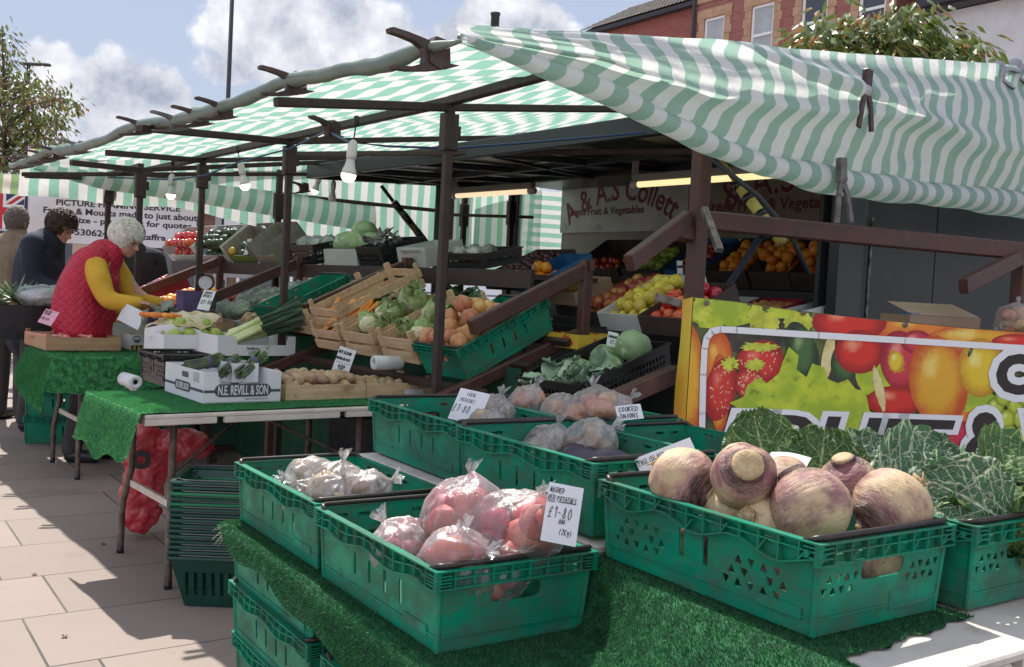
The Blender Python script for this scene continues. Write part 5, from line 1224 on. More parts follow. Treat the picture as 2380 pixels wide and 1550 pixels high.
mango=fruit('mango',mangom,.042,.9,.0,.05,elong=1.35,cat='mango'); potato=[blob(3,.036,.028,.026,.12,2,14,10).build('potato',brpot,None,True,loc=(0,0,-50)),False]; potato[0]['category']='potato'
onion=fruit('onion',onskin,.046,.92,-.16,.05,n=20,m=14,cat='onion')
celer=fruit('celeriac',celm,.062,.9,.05,.16,n=20,m=14,cat='celeriac')
pepper=fruit('pepper',tomm,.040,1.05,.22,.05,ribs=4,stem=.02,cat='pepper'); gpepper=fruit('green_pepper',darkgr,.040,1.05,.22,.05,ribs=4,stem=.02,cat='green pepper')
# --- racks ---
def rack(label,up,zt,zb,armz0=None,bear=True,Wp=.055):
    t=thing('display_rack',label,'display rack',(up.x,up.y,0))
    MB().bar((0,0,.0),(0,0,zt),Wp,Wp).build('upright',redwood,t)
    a=-RV*.70; MB().bar(-RV*Wp*.5+Vector((0,0,zt-.06)),a+Vector((0,0,zt-.36)),.045,.075).bar((RU*-.03)+Vector((0,0,zt-.055)),(RU*-.03)+Vector((0,0,zt-.0)),.02,.05).build('upper_arm',redwood,t)
    if bear: MB().bar(-RV*Wp*.5+Vector((0,0,zb+.30)),-RV*.95+Vector((0,0,zb-.05)),.045,.06).build('bearer',redwood,t)
    MB().bar((0,0,.04),-RV*.95+Vector((0,0,.04)),.045,.045).bar(-RV*.90+Vector((0,0,.06)),-RV*.90+Vector((0,0,zb-.07)),.04,.04).build('base_rail',redwood,t)
    return t
UP0=Vector((.36,5.03,0))
for t_,lab in ((0,'dark red rack upright just right of the onion crate'),(1.73,'dark red rack upright behind the wooden crates'),(4.9,'dark red rack upright in front of the tomato and cucumber cartons'),(3.3,'rack upright behind the squash box')):
    rack(lab,UP0+RU*t_,1.50,.82)
r4=thing('display_rack','large brown rack frame with a long rail running to the right above the fruit banner','display rack',(.80,4.40,0))
up=Vector((.80,4.40,0))
MB().bar((0,0,0),(0,0,2.12),.072,.072).build('upright',redwood,r4)
MB().bar(W(1600,508,4.38)-up,W(1462,612,4.05)-up,.045,.075).bar(W(1585,505,4.38)-up,W(1590,560,4.36)-up,.09,.05).build('upper_arm',redwood,r4)
MB().bar(W(1635,512,4.42)-up,W(2372,584,4.95)-up,.06,.085).build('rail',redwood,r4)
q=W(2375,590,4.98); MB().bar(Vector((q.x,q.y,0))-up,q-up+Vector((0,0,.03)),.07,.07).build('upright',redwood,r4)
MB().bar(W(2370,598,4.95)-up,W(2238,665,4.6)-up,.045,.075).build('upper_arm',redwood,r4)
MB().bar(W(1570,868,4.1)-up,W(1385,948,3.75)-up,.05,.075).build('bearer',redwood,r4)
tag(MB().bar(W(1636,485,4.3),W(1672,582,4.1),.03,.03).build('steel_tube',steel,None),'short grey tube hanging at a slant beside the big rack upright','tube')
tag(MB().bar(W(1522,690,4.0),W(1608,712,3.98),.034,.034).build('steel_tube',steel,None),'grey tube end that carries the left corner of the fruit banner','tube')
# shelf along the row
sh=thing('display_shelf','long dark shelf behind the sloping crates carrying the cartons','shelf',M=frame(UP0+RU*6.2+RV*.05+Vector((0,0,1.39)),az(142)))
MB().box(0,5.75,-.02,.45,0,.03).box(0,5.75,-.045,-.0205,-.05,.05).build('board',rust,sh)
MB().box(0.1,.14,.2,.24,-1.39,0).box(5.4,5.44,.2,.24,-1.39,0).build('leg',rust,sh)
# sloped slats below crates and dark skirt cloth
sl=thing('sloping_stand','sloping slatted stand under the tilted crates','stand',M=tiltM(5.2,-.03,-.03))
MB().box(0,5.75,0,.04,-.03,0).box(0,5.75,.55,.59,-.03,0).box(0,5.75,.28,.32,-.03,0).build('slat',rust,sl)
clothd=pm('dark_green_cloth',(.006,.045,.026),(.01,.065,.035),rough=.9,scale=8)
def drape(p0,p1,zt,zb,label,m,name='skirt_cloth'):
    p0=Vector(p0);p1=Vector(p1); d=p1-p0; n=d.normalized().cross(Vector((0,0,1))); L=d.length
    o=MB().grid(lambda a,b:p0*0+d*a+n*(.02*math.sin(a*L*14)*(.3+b))+Vector((0,0,zt+(zb-zt)*b)),int(L*26)+2,6).build(name,m,None,True,loc=p0); return tag(o,label,'cloth')
a=RO+RU*5.0+RV*.20; b_=RO-RU*.55+RV*.20
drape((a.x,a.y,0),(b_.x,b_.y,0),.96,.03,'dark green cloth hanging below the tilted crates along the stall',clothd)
a=RO-RU*.5+RV*.5; b_=W(1640,900,4.75)
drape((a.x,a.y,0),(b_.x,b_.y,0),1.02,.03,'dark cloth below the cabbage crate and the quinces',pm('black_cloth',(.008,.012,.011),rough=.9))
# --- tilted crates ---
oc=clone(k1,tiltM(0),'tilted green crate of brown onions behind a rusty post','tilted green crates'); 
fill(onion,tiltM(0),.04,.36,.04,.42,.02,.084,3,'brown onion in the tilted green crate','brown onions',dome=.02,seed=3)
for (x,y,z) in ((.22,.30,.25),(.14,.18,.24),(.29,.20,.24),(.21,.12,.22),(.10,.33,.22),(.30,.36,.20),(.20,.24,.29)):
    clone(onion[0],tiltM(0)@TRS((x,y,z),rnd.uniform(0,6),rnd.uniform(-1,1)),'brown onion in the tilted green crate','brown onions')
DZ=.045
WC=[(.36,.34,.52,.15,'slatted crate of cauliflowers next to the onion crate'),(.76,.34,.52,.15,'slatted crate of cauliflowers right of the carrots'),(1.14,.34,.52,.14,'wooden crate of carrots with dark greens')]
for t_,X,Y,H_,lab in WC: wood_crate(tiltM(t_,0,DZ),X,Y,H_,lab)
wood_crate(tiltM(1.22,.02,DZ+.13),.36,.60,.13,'empty wooden crate lying tilted across the carrots crate, upper of two',slats=2)
wood_crate(tiltM(1.52,.0,DZ+.07),.30,.58,.13,'tilted empty wooden crate leftmost beside the leeks',slats=2)
clone(k1,tiltM(2.02,.02,.10)@Matrix.Scale(.95,4),'empty tilted green crate left of the wooden crates, above the leeks','tilted green crates')
# cauliflower
def make_cauli():
    t=thing('cauliflower','x','cauliflower',(0,0,-50))
    blob(4,.06,.06,.05,.12,3,18,10).build('curd',caulw,t,True)
    for k in range(7):
        lf=leaf_mesh(.15,.055,-.9,.010,40+k,.5,12,12); m=Matrix.Rotation(k*2.4,4,'Z')@Matrix.Translation((0,.035,-.055))@Matrix.Rotation(R(75)-.35*(k%3)*.5,4,'X')
        for i,v in enumerate(lf.v): lf.v[i]=tuple(m@Vector(v))
        lf.uv=None; lf.build('leaf',caulg,t,True)
    return [t,False]
cauli=make_cauli()
for t_,s in ((.36,5),(.76,6)):
    fill(cauli,tiltM(t_,0,DZ),.02,.32,.03,.46 if t_>.5 else .36,.055,.15,1,'cauliflower in pale green leaves in a slatted crate','cauliflowers in the slatted crates',seed=s,scale=(.85,1.0))
clone(cauli[0],tiltM(.76,0,DZ)@TRS((.2,.40,.17),1,.4),'cauliflower in pale green leaves standing highest, near the crate back','cauliflowers in the slatted crates')
def carrot_o():
    o=MB().lathe([(.001,0),(.006,.01),(.011,.06),(.015,.12),(.016,.15),(.009,.16),(.004,.165)],9).build('carrot',carrm,None,True,loc=(0,0,-50)); o['category']='carrot'; return [o,False]
carrot=carrot_o(); rr=random.Random(8)
for i in range(46):
    m=tiltM(1.14,0,DZ)@TRS((rr.uniform(.04,.30),rr.uniform(.02,.20),.05+.014*(i//6)+rr.uniform(0,.01)),rr.uniform(-.4,.4))@Matrix.Rotation(R(-78)+rr.uniform(-.2,.2),4,'X')
    (clone(carrot[0],m,'carrot in the wooden crate','carrots') if carrot[1] else _first(carrot,m,'carrot in the wooden crate','carrots'))
def greens(M,X,Y,Z,label,mat,n,L,seed,cat='leafy greens',name='leafy_greens'):
    rr=random.Random(seed); b=MB()
    for i in range(n):
        lf=leaf_mesh(L*rr.uniform(.7,1.2),L*.38,rr.uniform(-.6,1.2),L*.07,seed+i,.3,8,8)
        m=TRS((rr.uniform(0,X),rr.uniform(0,Y),rr.uniform(.2,1)*Z),rr.uniform(0,6.3),rr.uniform(-.3,1.2),rr.uniform(-.5,.5)); b.add(lf.v,lf.f,0,m)
    o=b.build(name,mat,None,True,M=M); return tag(o,label,cat)
greens(tiltM(1.14,0,DZ),.30,.26,.10,'pile of dark greens at the top of the carrots crate',darkgr,46,.10,3) .matrix_world=tiltM(1.12,.30,DZ+.16)
greens(tiltM(.60,.48,.24),.22,.16,.12,'dark kale behind the cauliflowers',darkgr,46,.11,8)
# card on carrots
card(tiltM(1.0,.27,.20)@TRS((.06,0,0),.6),.09,.05,[('CARROTS',.05,.4,.3)],'small white card lying in the carrots crate')
# --- cartons with squash, celeriac, lettuces, beets ---
c=carton(tiltM(2.06,.42,.08,12),.42,.34,.15,'white carton of butternut squash behind the empty green crate',whitec,cut=(.25,.75))
def squash_o():
    o=MB().lathe([(.002,-.085),(.035,-.08),(.052,-.05),(.055,-.02),(.046,.02),(.034,.05),(.033,.09),(.026,.11),(.008,.118),(.007,.13)],18).build('butternut_squash',squashm,None,True,loc=(0,0,-50)); o['category']='squash'; return [o,False]
sq=squash_o()
for i,(x,y,z,a) in enumerate(((.07,.12,.16,.2),(.18,.16,.17,-.2),(.29,.14,.16,.3),(.12,.26,.18,.6),(.24,.27,.19,-.5),(.36,.25,.17,.1))):
    m=tiltM(2.06,.42,.08,12)@TRS((x,y,z),a,R(-55)); (clone(sq[0],m,'butternut squash in the white carton','butternut squashes') if sq[1] else _first(sq,m,'butternut squash in the white carton','butternut squashes'))
carton(tiltM(2.50,.05,.03,16),.44,.5,.10,'shallow grey carton of knobbly celeriac left of the leeks',whiteg)
fill(celer,tiltM(2.50,.05,.03,16),.02,.42,.05,.45,.02,.12,2,'knobbly celeriac in the shallow carton','celeriacs',dome=.15,seed=4)
card(tiltM(2.40,.12,.18)@TRS((.06,0,0),.5),.11,.06,[('CELERIAC',.05,.5,.26),('£1',.3,.1,.3)],'white card lying on the celeriacs')
filmd=film_mat('lettuce_bag_film',(.45,.50,.47),.55)
def bagveg(M,label,seed,vm,L=.34,Wd_=.12,H_=.09):
    t=thing('bagged_vegetable',label,'bagged vegetable',M=M,group='bags of greens and herbs')
    rr=random.Random(seed)
    blob(seed,L*.42,Wd_*.75,H_*.7,.3,5,24,14).build('leaves',vm,t,True)
    b=blob(seed+3,L*.5,Wd_*.95,H_*.95,.22,4,36,20); b.build('film',filmd,t,True); return t
cabg=pm('pale_cabbage_leaf',(.30,.42,.22),(.20,.33,.15),rough=.5,scale=12,bump=.6,bscale=20,dirt=(.50,.58,.38),dirtscale=14,dlo=.55,dhi=.62)
cols=[(2.95,darkc,'dark carton of bagged lettuce'),(3.42,redc,'red lined carton of bagged herbs'),(3.9,brownc,'brown carton with flaps of mixed fruit'),(4.35,brownc,'brown carton of oranges by the shopper')]
for t_,m_,lab in cols: carton(tiltM(t_,.05,.02,20),.42,.5,.13,lab,m_)
for i,(t_,dv,dz,lab,vm) in enumerate(((2.93,.10,.16,'large bag of pale lettuce in the middle of the stall',cabg),(2.83,.30,.26,'grey green bag of greens above the lettuce',darkgr),(3.1,.34,.26,'bag of leaves below the cucumber carton',cabg),(3.35,.12,.15,'bag of herbs left of the large lettuce bag',darkgr),(2.72,.44,.32,'dark bag at the top of the lettuce carton',darkgr),(3.3,.34,.22,'bag of dark leaves near the red lining',darkgr))):
    bagveg(tiltM(t_,dv,dz,20)@TRS((.2,.05,0),.5+i),lab,60+i,vm)
fill(applo,tiltM(3.42,.05,.02,20),.04,.2,.03,.45,.04,.075,2,'red apple near the bags of greens','red apples in the cartons',seed=5)
fill(orange,tiltM(3.9,.05,.02,20),.04,.38,.03,.45,.05,.082,2,'orange in the brown cartons','oranges in the brown cartons',seed=6)
fill(orange,tiltM(4.35,.05,.02,20),.04,.38,.03,.45,.05,.082,2,'orange in the brown cartons','oranges in the brown cartons',seed=7)
tb=carton(tiltM(5.0,.10,.10,28),.46,.42,.13,'tomato carton edged with red white and blue ribbon, behind the shopper',redc)
fill(tomato,tiltM(5.0,.10,.10,28),.04,.42,.03,.40,.05,.066,2,'tomato in the ribboned carton','tomatoes in the ribboned carton',seed=8)
rib=MB()
for k,(x0,) in enumerate(((-.012,),(.472,))):
    for j in range(5): rib.box(x0-.03+j*.012,x0-.03+j*.012+.011,0,.42,.14,.143,mi=(0,1,2,1,0)[j])
rib.build('ribbon',[pm('ribbon_red',(.5,.03,.04),rough=.5),white_paper,pm('ribbon_blue',(.03,.04,.2),rough=.5)],tb)
# leek box etc
LM=boxM((-1.681,5.641,.861))
lb=carton(LM,.481,.376,.115,'white carton printed with leeks lettering, standing before the tilted crates',whitec,cut=(.22,.90),cutd=.45,name='leek_box')
lgreen=pm('print_green',(.10,.32,.10),rough=.6)
FR=Matrix.Rotation(R(90),4,'X')
t=MB(); t.text('LEEKS',.028,TRS((.185,-.0012,.010))@FR,.0005,.0006,.15); t.build('lettering',lgreen,lb)
t=MB(); t.text('Seddons',.022,TRS((.175,-.0012,.036))@FR,.0005,.0003); t.build('lettering',ink,lb); t=MB(); t.tube([(.30,-.0014,.034),(.288,-.0014,.062)],.0016,4).tube([(.30,-.0014,.034),(.312,-.0014,.064)],.0016,4).tube([(.303,-.0014,.036),(.318,-.0014,.058)],.0012,4); t.build('leaf_mark',lgreen,lb)
def make_leek():
    t=thing('leek','x','leek',(0,0,-50))
    MB().lathe([(.001,-.002),(.013,0),(.015,.02),(.0155,.14),(.018,.20)],12).build('shank',leekw,t,True)
    b=MB()
    for k in range(6):
        a=k*2.4; 
        def f(u,v,a=a,k=k):
            w_=.016*(1-v*.75); y=.17+v*.26; x=(u-.5)*2*w_; z=.012+.05*v*v*(1 if k%2 else .3)
            c,s_=math.cos(a),math.sin(a); return Vector((x*c-z*s_*.6,x*s_+z*c*.6,y))
        b.grid(f,2,7)
    b.build('leaves',leekg,t,True); return [t,False]
leek=make_leek(); rr=random.Random(5)
for i in range(15):
    m=LM@TRS((.06+.012*i+rr.uniform(-.01,.01),.03+.022*i,.05+.022*(i%4)+.01),rr.uniform(-2.15,-1.75))@Matrix.Rotation(R(24)+rr.uniform(-.12,.12),4,'X')@Matrix.Rotation(R(-90),4,'X')@Matrix.Scale(1.1,4)
    (clone(leek[0],m,'long leek with a pale shank in the leek carton','leeks') if leek[1] else _first(leek,m,'long leek with a pale shank in the leek carton','leeks'))
AM=boxM((-2.03,5.75,.84)); carton(AM,.40,.36,.12,'white carton of large green cooking apples left of the leeks',whitec)
fill(gapple,AM,.05,.36,.03,.33,.07,.088,2,'large green cooking apple left of the leeks','green cooking apples',seed=9)
for i in range(6):
    clone(carrot[0],AM@TRS((.10+.03*i,.25,.21),1.3+.1*i)@Matrix.Rotation(R(-85),4,'X'),'loose carrot lying behind the green apples','carrots behind the apples')
# asparagus box
RM=boxM((-1.337,4.302,.757))
bx=carton(RM,.363,.50,.139,'white carton printed N.E. REVILL & SON holding asparagus bundles',whitec,cut=(.17,.85),cutd=.42,name='asparagus_box',handle=False)
gr=pm('print_charcoal',(.06,.065,.07),rough=.6)
q=MB(); q.plate([rrect(.050,.315,.026,.084,.028,6)],.0008,TRS((0,-.0008,0))@FR); q.box(.002,.0545,-.0012,-.0002,.046,.058).box(.3125,.361,-.0012,-.0002,.046,.058); 
q.box(.004,.359,-.0011,-.0002,.0035,.0045)
q.text('FRESH ENGLISH PRODUCE',.0095,TRS((.08,-.0012,.0875))@FR,.0003,0,0,'LEFT'); q.text('FRESH ENGLISH PRODUCE',.0095,TRS((.19,-.0012,.013))@FR,.0003)
SD=Matrix.Rotation(R(-90),4,'Z')
q2=Matrix(((0,-1,0,0),(1,0,0,0),(0,0,1,0),(0,0,0,1)))
q.build('printed_band',gr,bx)
q=MB(); q.text('N.E. REVILL & SON',.060,TRS((.183,-.0022,.036))@FR,.0006,.0010,0,'CENTER',sx=.485,spacing=1.0); q.build('lettering',whitec,bx)
SM=Matrix(((0,0,-1,-.0010),(-1,0,0,0),(0,1,0,0),(0,0,0,1)))  # board reading along -Y on the left end
q=MB(); q.plate([rrect(-.36,-.16,.030,.075,.02,5)],.0008,SM); q.box(-.0014,-.0004,.361,.498,.046,.058).box(-.0014,-.0004,.002,.159,.046,.058); q.build('printed_band',gr,bx)
q=MB(); q.text('N.E. REVILL & SON',.040,Matrix.Translation((-.0012,.262,.039))@Matrix(((0,0,-1,0),(-1,0,0,0),(0,1,0,0),(0,0,0,1))),.0006,.0008,0,'CENTER',sx=.5); q.build('lettering',whitec,bx)
q=MB(); q.plate([rrect(-.27,-.19,.095,.120,.006,3)],.0008,SM); q.build('hand_slot',black_plastic,bx)
q=MB(); q.plate([[(-.12,.088),(-.06,.088),(-.06,.128),(-.12,.128)],[(-.118,.09),(-.062,.09),(-.062,.126),(-.118,.126)]],.0008,SM)
for j in range(5): q.box(-.0014,-.0004,.07,.11,.094+.006*j,.0955+.006*j)
q.build('printed_label',gr,bx)
def bundle(M,label,n=16,L=.23,seed=1):
    rr=random.Random(seed); t=thing('asparagus_bundle',label,'asparagus',M=M,group='asparagus bundles'); b=MB()
    for i in range(n):
        a=rr.uniform(0,6.3); r=.028*math.sqrt(rr.random()); x,z=r*math.cos(a),r*math.sin(a)
        b.tube([(x,0,z),(x*.8,L*.5,z*.8),(x*1.1,L*.8,z*1.1)],[.0055,.005,.005],6); b.lathe([(.005,0),(.0078,.012),(.007,.03),(.001,.045)],6,0,TRS((x*1.1,L*.79+rr.uniform(-.01,.01),z*1.1),0,R(-90)))
    b.build('spear',aspm,t,True)['kind']='stuff'
    q=MB().lathe([(.030,0),(.030,.018)],14,0,TRS((0,L*.55,0),0,R(-90))); q.build('band',purp,t,True); return t
bundle(RM@TRS((.15,.16,.12),-.6,.18),'tallest asparagus bundle, standing up in the middle of the box',26,.24,1)
bundle(RM@TRS((.22,.14,.11),-.9,.35),'right hand asparagus bundle leaning over the first',24,.24,2)
bundle(RM@TRS((.02,.30,.13),-1.25,.15),'asparagus bundle lying flat at the left of the box',20,.22,3)
bundle(RM@TRS((.26,.30,.07),-1.1,.1),'asparagus bundle low in the right corner of the box',16,.2,4)
carton(RM@TRS((.20,.18,.07)),.13,.2,.09,'small inner carton at the right of the asparagus box',whitec,name='inner_carton')
k3=make_crate(3,black_plastic,.4,.3,.15,'black plastic crate left of the asparagus box'); k3.matrix_world=frame((-1.704,4.857-.03,.756),az(52))
# potatoes
for O,X,lab,nm in (((-1.039,4.577,.749),.425,'wooden box of potatoes next to the asparagus box','potato in the wooden boxes'),((-.70,4.84,.750),.38,'wooden box of potatoes behind the rusty post, a white roll on top','potato in the wooden boxes')):
    PM=boxM(O); wood_crate(PM,X,.30,.078,lab,slats=1,posts=.035)
    fill(potato,PM,.02,X-.02,.02,.28,.0,.052,3 if X>.4 else 2,nm,'loose potatoes in the wooden boxes',dome=.06,seed=int(X*100))
tg=MB().box(.22,.33,-.0018,-.0004,.012,.045).build('paper_label',white_paper,None,M=boxM((-.70,4.84,.750))); tg.parent=None; tag(tg,'white paper label stuck on the right hand potato box','label')
card4(((765,874),(803,886),(768,800)),(5.0,5.0,5.05),0,0,[('NEW SEASON',.04,.80,.085,.02),('MOSARLAN POTS',.02,.60,.07,.02),('90P',.25,.28,.17,.024)],'white card above the potatoes reading new season potatoes',under=((.1,.45,.5),(.55,.9,.5)))
def roll(M,L,r,label,tail=True):
    t=thing('bag_roll',label,'roll of bags',M=M); wr=pm('white_bag_roll',(.74,.75,.76),(.66,.68,.70),rough=.35,scale=20,bump=.4,bscale=30,trans=.15)
    b=MB(); n=28
    def fn(v): return v*(1+.02*noise.noise(v*30)) if v.length>r*.6 else v
    prof=[(r*.42,0),(r*.9,-.002),(r,.004),(r,L-.004),(r*.9,L+.002),(r*.42,L)]
    V=[];F=[]
    for rr_,z in prof+[(r*.38,L-.01),(r*.38,.01)]:
        for j in range(n): a=2*PI*j/n; V.append((rr_*math.cos(a)*(1+.02*math.sin(a*3)),rr_*math.sin(a),z))
    k=len(prof)+2
    for i in range(k):
        for j in range(n): F.append((i*n+j,i*n+(j+1)%n,((i+1)%k)*n+(j+1)%n,((i+1)%k)*n+j))
    b.add(V,F); b.build('film_roll',wr,t,True)
    MB().lathe([(r*.37,L-.012),(.001,L-.012)],16).build('core',pm('dark_roll_core',(.02,.02,.02)),t)
    if tail: MB().grid(lambda a,c:Vector((-r+.01-.06*a-.02*math.sin(c*9)*a,-r+.03-.03*a+.012*math.sin(a*9+c*4),L*(.1+.75*c))),8,8).build('loose_end',wr,t,True)
    return t
s_=G(288,880,.787); e_=G(331,893,.787); dz_=(e_-s_).normalized()
roll(cardM(s_,Vector((0,0,1)).cross(dz_),Vector((0,0,1)))@Matrix.Identity(4) if False else Matrix.Translation(s_)@dz_.to_track_quat('Z','Y').to_matrix().to_4x4()@Matrix.Rotation(R(90),4,'Z'),.17,.033,'white roll of bags with loose end on the turf at the table corner')
p0=W(868,843,4.98)
roll(cardM(p0,Vector((-.6,.8,0)),Vector((0,0,1))),.16,.037,'white roll of bags lying on the potatoes by the post',False)
# rhubarb box and neighbours
HM=boxM((-2.916,6.165,.791)); wood_crate(HM,.457,.60,.085,'brown wooden crate of rhubarb on the far turf table',woodd,slats=1,posts=.02)
rr=random.Random(4); rh=[MB().tube([(0,0,0),(.002,.15,.004),(0,.30,0)],[.011,.010,.013],6).build('rhubarb_stick',rhubm,None,True,loc=(0,0,-50)),False]; rh[0]['category']='rhubarb'
for i in range(30):
    m=HM@TRS((rr.uniform(.06,.38),rr.uniform(.05,.25),.03+.010*(i//5)),rr.uniform(-.35,.35),rr.uniform(-.1,.1)); (clone(rh[0],m,'pink rhubarb stick in the brown crate','rhubarb sticks') if rh[1] else _first(rh,m,'pink rhubarb stick in the brown crate','rhubarb sticks'))
for i,(x,y,z) in enumerate(((.02,.2,.08),(.2,.05,.075))): card(HM@TRS((x+.1,y,z),.4+i),.09,.09,[],['blank white paper at the left of the rhubarb','blank white paper slip at the right of the rhubarb'][i],cat='paper')
MM=boxM((-2.95,6.60,.87)); carton(MM,.5,.3,.09,'pale tray of mangoes behind the rhubarb',whiteg); fill(mango,MM,.03,.47,.03,.27,.03,.10,1,'yellow mango behind the rhubarb','mangoes',seed=2); 
for x,y in ((.12,.1),(.34,.12),(.42,.14)): clone(mango[0],MM@TRS((x,y,.16),x*9,.3),'yellow mango behind the rhubarb','mangoes')
QM=boxM((-2.612+.06,6.60,.79)); qb=carton(QM,.371,.3,.104,'white tray box with a round badge and tartan pattern below',whitec,name='salad_box')
yel=pm('tartan_yellow',(.55,.42,.12),rough=.6); q=MB()
for i in range(13): q.box(.006+i*.028,.018+i*.028,-.0012,-.0003,.002,.032)
q.box(0,.371,-.0016,-.0012,.008,.0105).box(0,.371,-.0016,-.0012,.022,.0245); q.build('tartan_band',darkc,qb)
MB().box(0.001,.370,-.0004,-.0001,.001,.034).build('tartan_base',yel,qb)
q=MB(); q.plate([rrect(.016,.066,.045,.095,.024,6),rrect(.021,.061,.05,.09,.019,6)],.0006,TRS((0,-.0008,0))@FR); q.plate([rrect(.026,.056,.054,.068,.006,3)],.0006,TRS((0,-.0008,0))@FR)
for j in range(6): q.box(.08,.08+.09*(1-.1*(j%3)),-.0012,-.0003,.046+j*.0085,.0495+j*.0085)
q.text('ROCKET',.014,TRS((.245,-.001,.078))@FR,.0003,.0002); q.text('SWEET',.014,TRS((.245,-.001,.060))@FR,.0003,.0002); q.text('6kg',.014,TRS((.335,-.001,.04))@FR,.0003,.0006)
q.plate([[(.24,.056),(.362,.056),(.362,.094),(.24,.094)],[(.2412,.0572),(.3608,.0572),(.3608,.0742),(.2412,.0742)],[(.2412,.0758),(.3608,.0758),(.3608,.0928),(.2412,.0928)]],.0006,TRS((0,-.0008,0))@FR); q.build('printing',gr,qb)
fill(potato,QM,.06,.34,.03,.26,.04,.055,1,'small brown root in the tartan tray','small roots in the tartan tray',seed=22)
# cards of the left part
card4(((87,748),(118,758),(98,716)),(6.1,6.05,6.15),0,0,[('SWEET JUICY',.05,.80,.12,.02),('NECTARINES',.10,.64,.11,.02),('4 FOR £1.40',.02,.28,.16,.02)],'pink card reading sweet juicy nectarines above the rhubarb',mat=pinkc)
card4(((272,742),(320,767),(281,703)),(6.5,6.3,6.55),0,0,[],'large blank white board beside the shopper in red',cat='board')
card4(((325,764),(341,757),(331,722)),(6.3,6.5,6.3),0,0,[('FLAT',.1,.7,.12,.02),('£1-50',.1,.3,.16,.02)],'folded side card next to the large blank board')
card4(((358,772),(384,778),(362,724)),(6.4,6.4,6.45),0,0,[('ALL BUNCH',.05,.82,.09,.02),('MUSHRMS',.05,.66,.10,.02),('£1-40',.1,.3,.2,.026)],'white card standing in the tartan tray')
card4(((457,718),(485,722),(466,672)),(6.2,6.2,6.3),0,0,[('JERSEY',.12,.80,.11,.02),('ROYALS',.12,.64,.11,.02),('£2-50',.1,.3,.18,.026)],'cream card reading jersey royals against the purple box')
PB=boxM(W(352,762,6.55)); carton(PB,.14,.16,.12,'small purple box right of the blank board',purp); 
PB=boxM(W(425,722,6.4)-Vector((0,0,.0))); carton(PB,.15,.14,.13,'tall purple box beside the jersey royals card',purp)
WM_=boxM(W(397,765,6.3)-Vector((0,0,.02))); wood_crate(WM_,.34,.26,.10,'small wooden box with a dark front behind the paper sack',slats=1); greens(WM_,.3,.2,.1,'greyish stalks and roots heaped above the small wooden box',pm('grey_green_stalk',(.16,.20,.16),(.25,.28,.24),rough=.5,scale=9),40,.14,12,'spring greens').matrix_world=WM_@TRS((.02,.15,.06))@Matrix.Scale(.7,4)
sk=thing('paper_sack','crumpled brown and white paper sack left of the apples','paper sack',W(415,772,6.0)); MB().grid(lambda a,b:Vector(((a-.5)*.34+.05*b,.22*b-.1+.02*math.sin(a*7),.02+.08*b+.035*noise.noise(Vector((a*4,b*4,3)))+.03*math.sin(a*3.1))),18,12).build('paper',pm('sack_paper',(.62,.55,.42),(.45,.33,.16),rough=.6,scale=14),sk,True)
MB().grid(lambda a,b:Vector(((a-.5)*.34,-.1-.0*b+.01*math.sin(a*9),.02+.03*math.sin(a*3.1)-.06*b)),18,4).build('rim',whitec,sk,True)
# pineapple crate
pn=thing('black_crate','black crate of pineapples and fruit at the left edge','crate',M=boxM((-3.98,6.42,.80))); 
b=MB(); walls(b,1.05,.5,.24,.01,.01,.004,lambda l:[],lambda l:[rrect(.3,.42,.12,.15,.01)]); b.box(.02,.98,.02,.38,.0,.01); b.build('body',black_plastic,pn)
def pineapple(loc,label,seed,s=1):
    rr=random.Random(seed); t=thing('pineapple',label,'pineapple',loc,group='pineapples'); pmx=pm('pineapple_skin',(.30,.17,.06),(.16,.12,.05),rough=.6,scale=40,bump=1,bscale=70)
    blob(seed,.055*s,.055*s,.085*s,.08,6,22,14).build('fruit',pmx,t,True); b=MB()
    for k in range(34):
        a=k*2.4; L=.13+.12*rr.random(); e=R(20+60*(1-k/34)); d=Vector((math.cos(a)*math.sin(e),math.sin(a)*math.sin(e),math.cos(e))); s1=Vector((-math.sin(a),math.cos(a),0))*.011; o=Vector((0,0,.075*s))
        m=o+d*L*.5; tip=o+d*L+Vector((d.x,d.y,-.3))*.03; b.add([o-s1*.8,o+s1*.8,m+s1,tip,m-s1,m-Vector((0,0,.004))],[(0,1,5),(1,2,5),(0,5,4),(4,5,3),(5,2,3)])
    b.build('leaf_crown',pm('pineapple_leaf',(.10,.17,.07),(.20,.26,.14),rough=.45,scale=20,hue=.3,trans=.15),t,False); return t
for i,(x,y,d) in enumerate(((34,725,7.05),(78,738,7.15),(-10,732,7.1),(112,742,7.2))): pineapple(W(x,y,d),['pineapple with the tallest crown near the left edge','pineapple right of the tall crowned one','pineapple cut by the left picture edge','pineapple beside the dark crate of greens'][i],50+i)
bagveg(boxM(W(110,690,7.05)),'white bag hanging over the crate behind the pineapples',71,whitec,.42,.16,.09)
LC=boxM((-4.25,6.35,.76)); lc=carton(LC,.6,.38,.10,'green tray at the far left edge with red and white packets',grcart)
fill(applo,LC,.3,.55,.04,.3,.02,.08,1,'red fruit in the far left tray','red fruit in the far left tray',seed=31)
# scale
sc=thing('weighing_scale','round dial weighing scale behind the jersey royals card','scale',W(478,690,6.9)); 
MB().lathe([(.001,-.02),(.052,-.02),(.056,-.012),(.056,.012),(.050,.02),(.001,.02)],24,0,TRS((0,0,.1),0,R(90))).build('dial_case',steel,sc,True)
MB().lathe([(.001,.0),(.047,.0),(.001,.001)],24,0,TRS((0,-.0215,.1),0,R(90))).build('dial',white_paper,sc); MB().box(-.06,.06,-.05,.05,-.08,.03).build('base',black_plastic,sc); MB().box(-.09,.09,-.07,.07,.165,.172).build('pan',black_plastic,sc)
